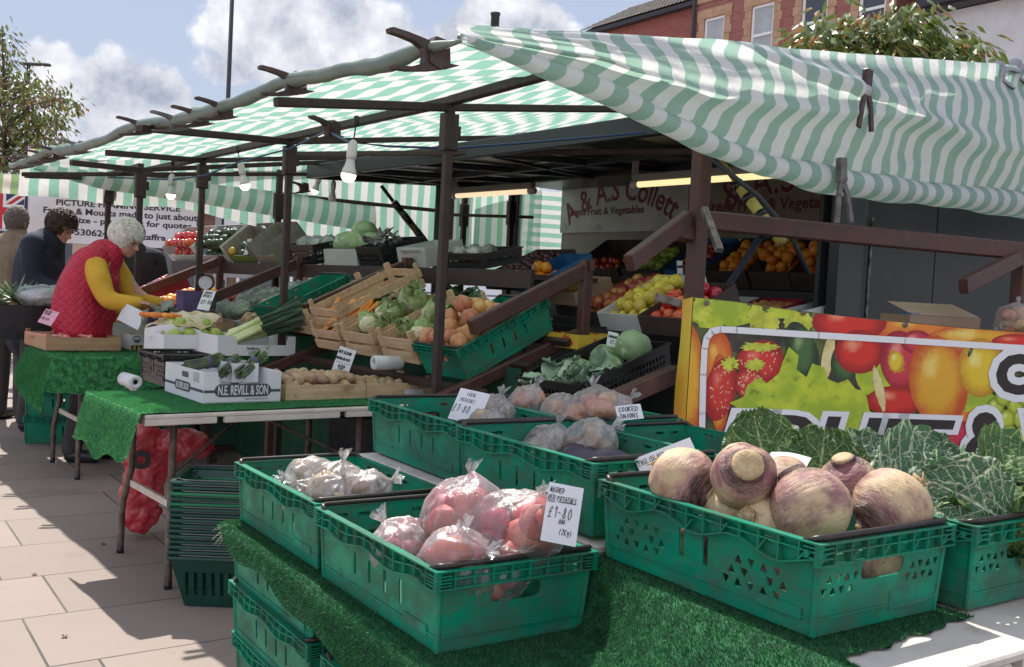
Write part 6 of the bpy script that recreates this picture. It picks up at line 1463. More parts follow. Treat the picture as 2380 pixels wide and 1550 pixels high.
# --- cartons on the shelf ---
def shelfM(t,tilt=48,dv=.05,dz=1.44): 
    n=Vector((-math.sin(R(tilt))*math.sin(R(52)),-math.sin(R(tilt))*math.cos(R(52)),math.cos(R(tilt))))
    return frame(UP0+RU*t+RV*dv+Vector((0,0,dz)),az(142),z=n)
for t_,X_,m_,lab,hd in ((6.30,.80,whiteg,'tilted grey white carton of tomatoes, farthest left on the shelf','b'),(5.42,.66,whiteg,'tilted carton of cucumbers and peppers second on the shelf','b'),(4.70,.50,grcart,'lime fronted carton of green peppers third on the shelf','b'),(4.14,.40,brownc,'empty brown carton fourth on the shelf','b')):
    c=carton(shelfM(t_,42),X_,.33,.18,lab,pm('grey_kraft_carton',(.30,.28,.235),(.24,.225,.19),rough=.7) if m_ in (grcart,brownc) else m_,handle=hd,cut=(.015,.985),cutd=.55)
    if m_ is grcart: MB().box(.002,X_-.002,-.004,-.0005,.0,.085).build('printed_front',grcart,c)
fill(pepper,shelfM(6.30,42),.06,.74,.02,.22,.01,.09,3,'large red tomato in the leftmost shelf carton','large tomatoes on the shelf',seed=12,scale=(.85,1.05))
fill(gpepper,shelfM(5.42,42),.06,.60,.02,.24,.01,.085,3,'dark green vegetable in the second shelf carton','green vegetables on the shelf',seed=13,scale=(.8,1))
fill(gpepper,shelfM(4.70,42),.12,.40,.02,.18,.01,.08,2,'green pepper in the lime carton','green peppers in the lime carton',seed=14,scale=(.7,.9))
clone(quince[0],shelfM(4.70,42)@TRS((.04,.04,.1)),'single yellow fruit at the left of the lime carton',None)['category']='fruit'
card(shelfM(4.70,60)@TRS((.42,.02,.10),0,.3),.09,.14,[('PEPPERS',.05,.7,.1,.02),('50P',.2,.3,.2,.02)],'white card in the lime fronted carton')
def netcrate(M,X,Y,H,label,group='dark net sided crates'):
    t=thing('net_crate',label,'crate',M=M,group=group); b=MB()
    def hl(l): return [[(x,z),(x+.016,z),(x+.016,z+.022),(x,z+.022)] for x in np.arange(.03,l-.045,.024) for z in np.arange(.03,H-.045,.03)]
    walls(b,X,Y,H,.012,.004,.003,hl,hl); b.box(.015,X-.015,.015,Y-.015,.002,.006); b.build('body',black_plastic,t)
    MB().box(-.004,X+.004,-.004,.008,H-.004,H+.004).box(-.004,X+.004,Y-.008,Y+.004,H-.004,H+.004).box(-.004,.008,.0082,Y-.0082,H-.004,H+.004).box(X-.008,X+.004,.0082,Y-.0082,H-.004,H+.004).build('rim',black_plastic,t); return t
netcrate(shelfM(3.60,14),.48,.36,.15,'dark net sided crate of white packets on the shelf left of the cabbages')
for i in range(4): bagveg(shelfM(3.60,14)@TRS((.08+.11*i,.14+.04*(i%2),.14),i),'white packet in the dark shelf crate',80+i,whitec,.16,.08,.06)['label']=['leftmost white packet in the dark shelf crate','second white packet in the dark shelf crate','third white packet in the dark shelf crate','rightmost white packet in the dark shelf crate'][i]
carton(shelfM(2.97,8),.50,.34,.12,'white carton of pale cabbages in film on the shelf',whiteg)
palecab=fruit('pale_cabbage',cabg,.10,.9,.03,.12,n=26,m=18,cat='cabbage')
for i,(x,y,z) in enumerate(((.10,.14,.15),(.28,.14,.16),(.42,.18,.14),(.18,.26,.22))):
    m=shelfM(2.97,8)@TRS((x,y,z),i); lab=['pale cabbage at the left of the filmed carton','pale cabbage in the middle of the filmed carton','pale cabbage at the right of the filmed carton','pale cabbage topping the filmed carton'][i]; (clone(palecab[0],m,lab,'pale cabbages on the shelf') if palecab[1] else _first(palecab,m,lab,'pale cabbages on the shelf'))
netcrate(shelfM(2.46,16),.36,.36,.13,'dark crate of dried bundles with a white card, right of the cabbages')
greens(shelfM(2.46,16)@TRS((.03,.03,.06)),.28,.26,.12,'grey dried bunches in the dark crate on the shelf',pm('dried_grey',(.22,.20,.21),(.12,.11,.12),rough=.7,scale=20),50,.07,15,'dried bunches')
card(shelfM(2.46,16)@TRS((.22,.04,.19),.3,-.5),.14,.06,[],'blank card on the dried bunches')
carton(shelfM(1.90,14),.34,.30,.13,'white carton with torn flaps, left of the black trailer leg',whiteg); 
MB_=MB(); 
fl=card(shelfM(1.90,14)@TRS((.2,-.03,.12),.1,-.7),.22,.10,[],'torn white flap paper on the carton by the trailer leg',cat='paper')
netcrate(shelfM(1.36,12),.42,.30,.09,'dark crate of small bags on the shelf right of the trailer leg')
for i in range(5): bagveg(shelfM(1.36,12)@TRS((.05+.075*i,.10+.05*(i%2),.08),i),['small white bag first in the crate by the trailer leg','small dark bag second in the crate by the trailer leg','small white bag third in the crate by the trailer leg','small orange bag fourth in the crate by the trailer leg','small white bag fifth in the crate by the trailer leg'][i],90+i,(whitec,darkc,whitec,oranm,darkc)[i],.10,.06,.05)
# --- right hand display: black net crate, cabbage, quinces, apples ---
Pn=W(1350,905,4.15); Pf=W(1560,795,4.62)
ydir=(Pf-Pn).normalized(); 
nn=Vector((0,0,1))-ydir*ydir.z; NM=frame(Pn-Vector((0,0,.17)),ydir.cross(nn)*1,z=nn)
NM=Matrix((( *(az(142)),0),(*ydir,0),(*(az(142).cross(ydir)),0),(0,0,0,1))).transposed(); NM.translation=Pn-az(142)*.40-Vector((0,0,.13))
netcrate(NM,.40,.62,.15,'black net crate of cauliflower leaves sloping up to the fruit banner')
greens(NM@TRS((.05,.05,.04)),.28,.24,.12,'pale leaves in the low end of the black net crate',pm('white_green_leaf',(.38,.48,.36),(.22,.34,.20),rough=.5,scale=10),34,.12,18,'leaves')
m=W(1472,805,4.55); clone(palecab[0],TRS(m,1.2,.3,s=.82),'big pale cabbage lying on the black net crate',None)
for i in range(3): clone(palecab[0],NM@TRS((.14+.1*(i%2),.28+.14*i*.8,.08),i,s=.85),['pale cabbage low in the black net crate','pale cabbage in the middle of the black net crate','pale cabbage at the upper end of the black net crate'][i],'pale cabbages in the net crate')
card4(((1408,802),(1432,808),(1416,770)),(4.6,4.6,4.65),0,0,[('CABBAGE',.05,.6,.16,.03),('£1',.3,.2,.25,.03)],'white card left of the big pale cabbage')
def tM2(p,tilt=22):
    n=Vector((-math.sin(R(tilt))*math.sin(R(52)),-math.sin(R(tilt))*math.cos(R(52)),math.cos(R(tilt)))); return frame(p,az(142),z=n)
D1=tM2(W(1345,765,5.85)-az(142)*.0,24)
for (px,py,dd,X,Y,mat_,lab,pr,nlay,pl,pg,sd,dz) in (
    (1398,765,5.35,.34,.52,whitec,'white carton of yellow quinces sloping upward behind the pale cabbage',quince,2,'yellow quince in the white carton','yellow quinces',41,0),
    (1350,758,5.75,.34,.55,darkc,'dark carton of mottled red apples left of the quinces',applo,2,'mottled apple left of the quinces','apples left of the quinces',42,0),
    (1492,775,4.95,.30,.42,darkc,'dark carton of glossy red peppers right of the quinces',pepper,2,'red pepper in the dark carton','red peppers',43,0),
    (1300,745,6.3,.34,.5,darkc,'dark carton of small apples behind the rack upright',applo,1,'small apple behind the rack upright','small apples',44,0)):
    m=tM2(W(px,py,dd),26); carton(m,X,Y,.10,lab,mat_); fill(pr,m,.03,X-.03,.03,Y-.04,.02,.072 if pr is not pepper else .08,nlay,pl,pg,seed=sd)
yb=carton(boxM(W(1342,812,4.75)),.32,.25,.07,'yellow and red printed tray below the apples',pm('yellow_print_carton',(.60,.42,.04),(.5,.08,.03),rough=.5,scale=16,lo=.55,hi=.6))
for i,(px,py,dd) in enumerate(((1348,790,5.2),(1352,770,5.35))): netcrate(boxM(W(px,py,dd)),.34,.26,.07,['flat black tray above the yellow tray','upper flat black tray below the quinces'][i])
# plums and purple fruit behind the onions
m=tM2(W(1130,672,6.6),24); carton(m,.40,.5,.10,'black carton of dark plums behind the onion crate',darkc); fill(plum,m,.03,.37,.03,.46,.03,.052,2,'dark plum in the black carton','dark plums',seed=45)
m=tM2(W(1205,678,6.2),24); carton(m,.28,.42,.10,'blue carton of oranges left of the rack upright',bluec); fill(orange,m,.03,.26,.03,.2,.02,.08,2,'orange in the blue carton','oranges in the blue carton',seed=46)
card4(((1235,668),(1248,660),(1245,622)),(6.1,6.2,6.15),0,0,[('PLUMS',.05,.7,.1,.03),('£1',.3,.3,.2,.03)],'leaning white card between the plums and the tomatoes')
m=tM2(W(1262,705,5.9),20); carton(m,.3,.3,.08,'brown carton with two yellow melons by the upright',brownc)
for i,x in enumerate((.08,.20)): clone(mango[0],m@TRS((x,.1,.09),i,s=1.1),['yellow fruit left of the rack upright','second yellow fruit touching the rack upright'][i],None)

# low front row between the shopper and the leeks
mushm=pm('pale_mushroom',(.55,.48,.38),(.42,.34,.25),rough=.6,hue=.3); mush=fruit('mushroom',mushm,.024,.75,.0,.1,cat='mushroom')
for t_,X,m_,lab,pr,pit,nl,pl,pg,sd_ in ((2.72,.36,brownc,'shallow carton of pale mushrooms behind the green apples',mush,.045,2,'pale mushroom in the shallow carton','mushrooms',61),(3.12,.36,darkc,'dark carton of brown roots in front of the lettuce bags',potato,.055,2,'brown root in the dark front carton','roots in the dark front carton',62),(3.52,.36,purp,'purple carton of plums in the low front row',plum,.054,2,'dark plum in the purple carton','plums in the purple carton',63),(3.92,.36,darkc,'dark carton of clementines in the low front row',orange,.078,1,'clementine in the low front row','clementines in the low front row',64)):
    m=tiltM(t_,-.36,-.02,12); carton(m,X,.36,.09,lab,m_); fill(pr,m,.03,X-.03,.03,.33,.03,pit,nl,pl,pg,seed=sd_)
bn2=thing('front_bench','dark low bench carrying the front row of cartons','bench',M=tiltM(4.1,-.38,-.03,12)); MB().box(0,1.8,0,.38,-.03,-.002).build('top',rust,bn2); MB().box(.05,.10,.05,.10,-.85,-.031).box(1.70,1.75,.05,.10,-.85,-.031).build('leg',rust,bn2)
# ================= TRAILER =================
tdark=pm('dark_trailer_panel',(.018,.022,.026),(.026,.030,.034),rough=.38,scale=2.5,bump=.15,bscale=6,dirt=(.06,.065,.065),dirtscale=3,dlo=.6,dhi=.85)
tunder=pm('trailer_flap_underside',(.085,.080,.072),(.06,.058,.055),rough=.28,scale=3,metal=.3,bump=.2,bscale=5,dirt=(.13,.12,.10),dirtscale=2)
tframe=pm('dark_blue_grey_frame',(.022,.028,.036),rough=.45)
cream=pm('cream_wall_board',(.36,.34,.29),(.28,.265,.23),rough=.6,scale=2)
F0=Vector((1.95,6.1,0)); TU=az(-38); TV=az(52)
tr=thing('market_trailer','dark market trailer with its side opened as a raised flap roof','trailer',M=frame(F0,az(142)))
TI=tr.matrix_world.inverted()
def tl(p): return TI@Vector(p)
# local X toward near right along the front, Y into the trailer
FL=4.0
MB().box(-FL,0,1.22,1.28,.3,2.42).build('back_wall',cream,tr)
MB().box(-FL-.06,.3,-.05,1.34,2.36,2.44,bev=.01).build('roof',tdark,tr)
MB().box(-FL,0,.0,1.21,.62,.70).build('floor',tdark,tr)
MB().box(-FL,.0,.02,.06,.12,.615).build('skirt',tdark,tr)
pan=MB(); PA=az(68); pm_=TI@frame(F0,PA)
def pbox(*a,**k): pan.box(*a,M=pm_,**k)
for i in range(4): pbox(i*.82+.004,(i+1)*.82-.004,0,.05,.15,2.6,bev=.004)
pbox(-.05,3.35,.052,.09,.1,2.62)
pan.build('closed_panel',tdark,tr)
jm=MB(); jm.box(.0,.07,-.04,1.2,.15,2.5,bev=.01); jm.build('door_jamb',tdark,tr)
st=MB(); st.box(1.62,1.70,-.004,-.0005,1.70,1.90,M=pm_); st.box(.28,.292,-.012,-.0005,.8,1.9,M=pm_); st.build('scuffed_latch',pm('scuffed_paint',(.20,.22,.22),(.03,.035,.04),rough=.6,scale=14,lo=.45,hi=.6),tr)
# flap
A_=Vector((.86,4.86,2.20));B_=Vector((-1.74,8.18,2.20));C_=Vector((-.40,9.20,2.30));D_=Vector((2.05,6.02,2.30))
q=MB(); th=Vector((0,0,.05)); V=[tl(v) for v in (A_,B_,C_,D_)]+[tl(v+th) for v in (A_,B_,C_,D_)]
q.add(V,[(0,1,2,3),(7,6,5,4),(0,4,5,1),(1,5,6,2),(2,6,7,3),(3,7,4,0)]); q.build('flap_sheet',tunder,tr)
q=MB()
dn=Vector((0,0,-.03))
for a,b in ((A_,B_),(B_,C_),(C_,D_),(D_,A_)): q.bar(tl(a+Vector((0,0,.01))),tl(b+Vector((0,0,.01))),.05,.11)
for k in (.2,.4,.6,.8): q.bar(tl(A_.lerp(B_,k)+dn),tl(D_.lerp(C_,k)+dn),.035,.045)
q.bar(tl(A_.lerp(D_,.5)+dn),tl(B_.lerp(C_,.5)+dn),.035,.045)
for k in (0,.4,.8): q.bar(tl(A_.lerp(B_,k)+dn*1.6),tl(D_.lerp(C_,k+.2)+dn*1.6),.025,.02)
q.build('flap_frame',tframe,tr)
# corner leg and second leg
p=W(1030,540,8.9); MB().bar(tl((p.x,p.y,0)),tl((p.x,p.y,2.3)),.15,.12).build('corner_leg',tframe,tr)
p=W(1193,540,9.9); MB().bar(tl((p.x,p.y,0)),tl((p.x,p.y,2.3)),.12,.10).build('corner_leg',tframe,tr)
# signs on the back wall
maroon=pm('maroon_lettering',(.17,.012,.03),rough=.5); palepk=pm('pale_outline',(.50,.44,.44),rough=.6)
signm=pm('soiled_white_sign',(.62,.62,.60),(.48,.48,.45),rough=.45,scale=3,dirt=(.14,.14,.12),dirtscale=2.2,dlo=.52,dhi=.7)
signt=pm('tan_soiled_sign',(.34,.30,.23),(.28,.235,.17),rough=.5,scale=2.5,dirt=(.20,.15,.10),dirtscale=3,dlo=.5,dhi=.7)
for (x0,x1,zb,m_,lab,s) in ((-4.0,-2.3,1.93,signm,'grimy white sign lettered A & A.S Collett with Fresh Fruit & Vegetables, left of the two',1.0),(-2.28,-.02,1.86,signt,'tan part of the shop sign lettered A & A.S Collett, behind the yellow strut',1.32)):
    M0=frame(F0+TU*(-x0)+TV*1.2,az(142)); sg=thing('shop_sign',lab,'sign',M=M0)
    MB().box(0,x1-x0,-.006,.0,zb,2.36).build('board',m_,sg)
    Wd_=1.62*s; zc=zb+.14+ .10*s
    def arc(v,off=0):
        u=v.x/ (Wd_)*2-1; a=u*.62; Rr=Wd_/1.24*.93
        return Vector((Wd_/2*.98+Rr*math.sin(a)+ -math.sin(a)*0+v.y*math.sin(a),v.y*math.cos(a)+Rr*(math.cos(a)-1)+.09*s,v.z))
    for mm,of,yy in ((palepk,.010,-.0075),(maroon,.003,-.0085)):
        t=MB(); t.text('A & A.S Collett',.30*s,TRS((.05,yy,zc-.03))@FR,.0005,of,0,'LEFT',vf=lambda v:arc(Vector((v.x*Wd_/(1.86*s)*.96,v.y,v.z)))); t.build('lettering',mm,sg)
    t=MB(); t.text('Fresh Fruit & Vegetables',.098*s,TRS((.14*s,-.008,zb+.17*s))@FR,.0005,.0025*s,spacing=1.05); t.build('lettering',maroon,sg)
# tubes
tubem=pm('lit_fluorescent_tube',(.8,.7,.45),emit=.62,tcol=(1,.84,.42)); tubem2=pm('lit_warm_tube',(.8,.6,.45),emit=.6,tcol=(1,.74,.48))
for a,b,m_,lab in ((Vector((.74,6.42,2.05)),Vector((1.47,5.5,2.05)),tubem,'bright fluorescent light crossing behind the big rack upright'),(Vector((-.54,8.2,2.08)),Vector((.10,7.45,2.08)),tubem2,'smaller warm fluorescent light left of the shop sign')):
    d=(b-a).normalized(); t=thing('fluorescent_light',lab,'light',a)
    MB().bar(Vector((0,0,.04)),b-a+Vector((0,0,.04)),.05,.05).box(-.02,.02,-.02,.02,.05,.17).build('housing',pm('grey_batten',(.22,.21,.19),rough=.5),t)
    MB().tube([d*.03,b-a-d*.03],.021,12).build('tube',m_,t,True)
    MB().tube([-d*.02,d*.04],.026,10).build('end_cap',palepk,t,True); MB().tube([b-a-d*.04,b-a+d*.02],.026,10).build('end_cap',palepk,t,True)
# struts
ylw=pm('worn_yellow_paint',(.55,.46,.12),(.46,.38,.10),rough=.5,scale=20,dirt=(.14,.11,.05),dirtscale=30)
def strut(pts,lab,scale=1,dark=False):
    P=[W(*p) for p in pts]; t=thing('gas_strut',lab,'strut',P[0]); a,b,c=[p-P[0] for p in P]
    MB().tube([a,a.lerp(b,.95)],.014*scale,8).build('rod',ylw if not dark else black_plastic,t,True)
    MB().tube([b,c],.027*scale,12).build('cylinder',ylw if not dark else pm('dull_olive',(.12,.10,.04),rough=.6),t,True)
    for k in (.0,.22,.5,.8): e=b.lerp(c,k); f=b.lerp(c,min(1,k+.09+(.06 if dark else 0))); MB().tube([e,f],.029*scale,12).build('black_band',black_plastic,t,True)
    return t
strut([(1672,368,5.45),(1712,425,5.4),(1818,565,5.2)],'yellow and black banded strut by the bright light',1.15)
strut([(886,432,8.3),(915,470,8.3),(1018,600,8.5)],'dark strut with dull yellow bands at the trailer left end',1.1,True)
tag(MB().tube([W(1640,358,5.0),W(1760,455,5.0),W(1835,540,4.9),W(1880,640,4.9)],.013,8).build('stay_rod',tframe,None,True),'thin dark stay rod crossing the yellow strut','rod')
tag(MB().bar(W(1690,668,5.4),W(1768,548,5.4),.035,.035).bar(W(1765,549,5.4),W(1800,545,5.4),.035,.035).build('bent_bar',pm('navy_bar',(.012,.014,.04),rough=.5)),'bent navy bar standing in front of the oranges','bar')
# inside tiers
tr2=thing('display_tier','stepped dark tier inside the trailer carrying the fruit cartons','display tier',M=frame(F0,az(142)))
MB().box(-3.9,-.02,.42,1.15,.72,1.42).build('upper_step',tdark,tr2); MB().box(-3.9,-.02,-.45,.415,.72,1.12).box(-3.9,-.02,-.45,-.42,.1,.715).build('lower_step',tdark,tr2)
def tierM(t,dv,z,tilt): 
    n=Vector((-math.sin(R(tilt))*math.sin(R(52)),-math.sin(R(tilt))*math.cos(R(52)),math.cos(R(tilt)))); return frame(F0+TU*t+TV*dv+Vector((0,0,z)),az(142),z=n)
oj=[ (2.90,.60,darkc,'dark carton of tomatoes farthest left below the shop sign',tomato,1,'tomato below the shop sign','tomatoes below the shop sign',.085,51,.30),
 (2.25,.44,darkc,'dark carton of green apples below the shop sign',gapple,2,'green apple below the shop sign','green apples below the shop sign',.082,52,.42),
 (1.78,.36,bluec,'blue carton of red apples beside the rack arm',applo,2,'red apple in the blue carton','red apples in the blue carton',.078,53,.5),
 (1.36,.38,darkc,'carton of oranges just left of the big rack upright',orange,2,'orange right beside the big rack upright','oranges beside the big rack upright',.085,54,.5),
 (.95,.34,darkc,'carton of oranges just right of the big rack upright',orange,3,'orange right beside the big rack upright','oranges beside the big rack upright',.085,55,.42),
 (.60,.46,darkc,'heaped carton of large oranges below the yellow strut',orange,5,'large orange in the big heap','oranges in the big heap',.086,56,.5)]
for t_,X,m_,lab,pr,nl,pl,pg,pit,sd_,fy in oj:
    m=tierM(t_,.45,1.43,32); carton(m,X,.52,.14,lab,m_); fill(pr,m,.03,X-.03,.03,fy,.02,pit,nl,pl,pg,dome=.07,seed=sd_)
for t_,X,m_,lab in ((1.05,.42,whitec,'low white carton under the oranges, right of the upright'),(.60,.34,redc,'crimson edged carton under the big orange heap')):
    m=tierM(t_,-.30,1.13,14); carton(m,X,.46,.13,lab,m_,inner=brownc)
fill(onion,tierM(.60,-.30,1.13,14),.03,.31,.05,.42,.05,.078,1,'brown onion in the crimson edged carton','onions in the crimson edged carton',seed=57)
carton(tierM(.18,-.25,1.13,10),.16,.4,.16,'plain white carton end at the dark door jamb',whitec)
card4(((1575,672),(1588,672),(1574,606)),(5.9,5.9,5.95),0,0,[('ORANGES',.05,.75,.08,.02),('£1',.2,.4,.15,.02)],'white card hanging left of the big rack upright')
# goods behind the banner
bb=carton(frame(W(2112,765,4.75)-Vector((0,0,.09)),az(84)),.36,.30,.16,'open brown cardboard box with a raised flap behind the banner',brownc)
MB().grid(lambda a,b:Vector((.01+.35*a,.0+.26*b,.162+.06*b)),2,2).build('flap',brownc,bb); MB().box(.0,.06,.02,.10,.16,.17).build('blue_label',bluec,bb)
bag(W(2362,752,4.7),(0,0,1),.08,'net of red onions at the right picture edge',onskin,film,7,.036,77,.8)
# ================= BANNER =================
BO=W(1610,690,3.92); BD=az(80); BNn=Vector((BD.y,-BD.x,0))*1.0
BMx=frame(Vector((BO.x,BO.y,0)),BD)
def bpx(x,y):
    d=ray(x,y); a,b,c_,d_=d.x,-BD.x,d.y,-BD.y; det=a*d_-b*c_; t=(BO.x*d_-b*BO.y)/det; s=(a*BO.y-c_*BO.x)/det
    return s,EYE+d.z*t
def bz(zx,zy): return bpx(1534+zx*.45671,314.7+zy*.45671)
bn=thing('fruit_banner','large printed fruit and vegetable banner lettered FRUIT & hung behind the crates','banner',M=BMx)
top=[bpx(x,y) for x,y in ((1610,690),(1700,699),(1800,714),(1900,727),(2000,738),(2120,750),(2250,762),(2379,771))]; top.append((top[-1][0]+1.2,top[-1][1]-.02))
R_end=top[-1][0]
poly=[(top[0][0],.50)]+[(R_end,.50)]+top[::-1]
def bp(poly,mat,lay,name='printed_fruit'):
    o=MB().plate([poly],.0008,TRS((0,-.001-lay*.0009,0))@FR).build(name,mat,bn); return o
MB().plate([poly],.0015,FR).build('sheet',pm('banner_dark_ground',(.035,.03,.02),(.10,.13,.02),rough=.4,scale=5,stretch=(1,1,1.5)),bn)
# folded left margin
s0,z0=bpx(1610,690); fl=MB().grid(lambda a,b:Vector((-.032*a,.04*a*a-.015*math.sin(b*9)*a,.50+(z0-.50)*b-.012*a)),6,16); fl.build('folded_margin',pm('banner_mango_edge',(.62,.25,.02),(.55,.42,.03),rough=.4,scale=3),bn,True)
def ell(cx,cy,rx,ry,rot=0,n=28,jag=0,seed=0,pinch=0):
    P=[]
    for i in range(n):
        a=2*PI*i/n; k=1+jag*noise.noise(Vector((math.cos(a)*2.5+seed,math.sin(a)*2.5,seed)))+(jag*.6*math.sin(a*17+seed) if jag>.1 else 0)
        x=rx*math.cos(a)*k; y=ry*math.sin(a)*k*(1-pinch*math.cos(a))
        c,s_=math.cos(R(rot)),math.sin(R(rot)); q=bz(cx+x*c-y*s_,cy+x*s_+y*c)
        if q[0]<.002 or q[1]>np.interp(q[0],[t[0] for t in top],[t[1] for t in top])-.003:
            q=(max(.002,q[0]),min(q[1],float(np.interp(max(.002,q[0]),[t[0] for t in top],[t[1] for t in top]))-.003))
        P.append(q)
    return P
def pmat(n,a,b,sc=4,st=None): return pm(n,a,b,rough=.34,scale=sc*1.6,lo=.38,hi=.62,stretch=st,bump=.6,bscale=5,dirt=tuple(v*.45 for v in b),dirtscale=sc*3,dlo=.56,dhi=.72,detail=7)
limeL=pmat('print_lime',(.50,.58,.03),(.30,.42,.02),6); yel_=pmat('print_yellow_leaf',(.60,.62,.06),(.36,.42,.03),8); redt=pmat('print_tomato',(.60,.02,.015),(.66,.06,.03),3); redp=pmat('print_pink_red',(.55,.03,.07),(.62,.08,.10),3)
mang=pmat('print_mango',(.68,.38,.02),(.66,.20,.02),3.5); orr=pmat('print_orange_red',(.66,.16,.02),(.60,.05,.02),4); yap=pmat('print_yellow_apple',(.72,.48,.02),(.66,.55,.05),4); cuc=pmat('print_cucumber',(.05,.12,.03),(.14,.22,.06),9); dk=pmat('print_dark',(.02,.018,.015),(.06,.05,.03),8); pale=pmat('print_pale_yellow',(.70,.62,.30),(.62,.50,.2),7)
straw=pmat('print_strawberry',(.58,.03,.02),(.62,.05,.03),4); seedm=pmat('print_seed',(.70,.42,.22),(.75,.5,.3),5); grape=pmat('print_grape',(.45,.52,.03),(.58,.60,.12),8); purpl=pmat('print_plum',(.30,.02,.12),(.42,.04,.16),4)
_gi=[0]
PAL=dict(tom=((.30,.005,.004),(.62,.022,.012),(.80,.30,.16)),pink=((.28,.006,.02),(.56,.03,.06),(.78,.28,.22)),mango=((.52,.07,.01),(.70,.36,.02),(.80,.62,.16)),mangor=((.55,.05,.01),(.68,.20,.02),(.78,.48,.08)),yap=((.50,.22,.01),(.72,.50,.02),(.82,.74,.24)),cuc=((.008,.03,.01),(.05,.13,.03),(.26,.36,.14)),straw=((.30,.004,.006),(.58,.025,.02),(.72,.16,.10)),grape=((.20,.26,.02),(.46,.54,.04),(.70,.74,.28)))
def pgrad(key,cx,cy,rx,ry,rot=0):
    _gi[0]+=1; m,nt,o=newmat('print_'+key+str(_gi[0])); c=bz(cx,cy); s1=abs(bz(cx+rx,cy)[0]-c[0]); s2=abs(bz(cx,cy+ry)[1]-c[1])
    sp=N(nt,'ShaderNodeSeparateXYZ'); LK(nt,N(nt,'ShaderNodeTexCoord').outputs['Object'],sp.inputs[0])
    dx=M(nt,'DIVIDE',M(nt,'SUBTRACT',sp.outputs[0],c[0]),s1); dz=M(nt,'DIVIDE',M(nt,'SUBTRACT',sp.outputs[2],c[1]),s2)
    ca,sa=math.cos(R(rot)),math.sin(R(rot)); 
    r=M(nt,'SQRT',M(nt,'ADD',M(nt,'MULTIPLY',dx,dx),M(nt,'MULTIPLY',dz,dz))); 
    hx=M(nt,'ADD',dx,.30); hz=M(nt,'SUBTRACT',dz,.32); h=M(nt,'SQRT',M(nt,'ADD',M(nt,'MULTIPLY',hx,hx),M(nt,'MULTIPLY',hz,hz)))
    n=ntex(nt,16,6,.65); r=M(nt,'MULTIPLY_ADD',n,.5,M(nt,'SUBTRACT',r,.25)); h=M(nt,'MULTIPLY_ADD',n,.7,M(nt,'SUBTRACT',h,.35))
    a,b,d=PAL[key]; col=mixc(nt,mrange(nt,r,.45,1.02),b,a); col=mixc(nt,mrange(nt,h,.02,.42,.85,0),col,d)
    p=N(nt,'ShaderNodeBsdfPrincipled'); LK(nt,col,p.inputs[0]); p.inputs['Roughness'].default_value=.34
    bu=N(nt,'ShaderNodeBump'); bu.inputs['Strength'].default_value=.6; bu.inputs['Distance'].default_value=.004; LK(nt,ntex(nt,5,4,.6),bu.inputs['Height']); LK(nt,bu.outputs[0],p.inputs['Normal']); LK(nt,p.outputs[0],o.inputs[0]); return m
GM={}
def A(m,l,cx,cy,rx,ry,rot=0,**k):
    key=GM.get(m.name)
    bp(ell(cx,cy,rx,ry,rot=rot,**k),pgrad(key,cx,cy,rx,ry,rot) if key else m,l)
GM.update(print_tomato='tom',print_pink_red='pink',print_mango='mango',print_orange_red='mangor',print_yellow_apple='yap',print_cucumber='cuc',print_strawberry='straw',print_grape='grape')
A(dk,1,480,1010,190,110,jag=.08); A(limeL,2,300,905,150,85,jag=.25,seed=1); A(yel_,2.2,210,880,45,70,jag=.2,seed=2); A(yel_,2.2,490,930,45,70,jag=.2,seed=3); A(limeL,2.4,620,890,70,40,jag=.2,seed=4); A(yel_,2.3,700,950,75,55,jag=.2,seed=5); A(limeL,2.5,400,880,50,45,jag=.25,seed=6); A(yel_,2.6,560,950,40,60,jag=.2,seed=7)
A(pmat('print_olive',(.22,.24,.05),(.12,.15,.03),7),1.5,860,940,100,110,jag=.1)
A(mang,3,130,1250,95,300); A(orr,3.2,290,1150,75,160); A(mang,3.4,300,1310,50,200)
A(cuc,3,720,1090,75,150,rot=-20); A(pale,2.8,850,1130,30,120,rot=10); A(cuc,2.9,940,1150,75,110,rot=10); A(dk,2.7,960,1240,110,90)
A(redt,3,960,950,190,100); A(redt,3.5,1010,1100,125,112); A(orr,2.6,1300,985,230,70); A(mang,2.8,1620,1040,280,75); A(redt,3.1,1800,1050,120,40)
A(limeL,3.1,1120,1210,130,130); A(redp,4,1225,1150,110,160,rot=-12); A(yap,4.2,1195,1150,42,60,rot=-20,jag=.2); A(redp,4.1,1300,1050,80,60)
A(mang,5,1410,1250,150,235,rot=-8); A(orr,3.8,1530,1400,120,140); A(yap,5.4,1625,1180,118,150); A(cuc,5.5,1572,1100,10,28,rot=20)
A(redt,4.4,1190,1350,150,75,jag=.05); A(pale,4.6,1110,1290,22,115,rot=-12,jag=.15,seed=3)
A(dk,3.4,560,1230,90,100); A(straw,4.2,505,1150,122,108,pinch=-.2); A(straw,4.4,305,1290,78,165,rot=12); A(straw,4.5,450,1260,75,85)
for k,(cx,cy,rx,ry) in enumerate(((505,1150,100,85),(305,1290,60,140),(450,1260,55,65))):
    b=MB(); rr=random.Random(k)
    for i in range(34):
        a=rr.uniform(0,6.3); r=math.sqrt(rr.random()); e=bz(cx+rx*r*math.cos(a),cy+ry*r*math.sin(a)); b.plate([[(e[0]-.003,e[1]-.003),(e[0]+.002,e[1]-.004),(e[0]+.003,e[1]+.002),(e[0]-.001,e[1]+.005)]],.0004,TRS((0,-.001-4.8*.0009,0))@FR)
    b.build('printed_seeds',seedm,bn)
A(yel_,5,505,1075,95,22,jag=.4,seed=8); A(yel_,5,350,1160,45,35,jag=.4,seed=9); A(yel_,5,480,1170,50,28,jag=.4,seed=10)
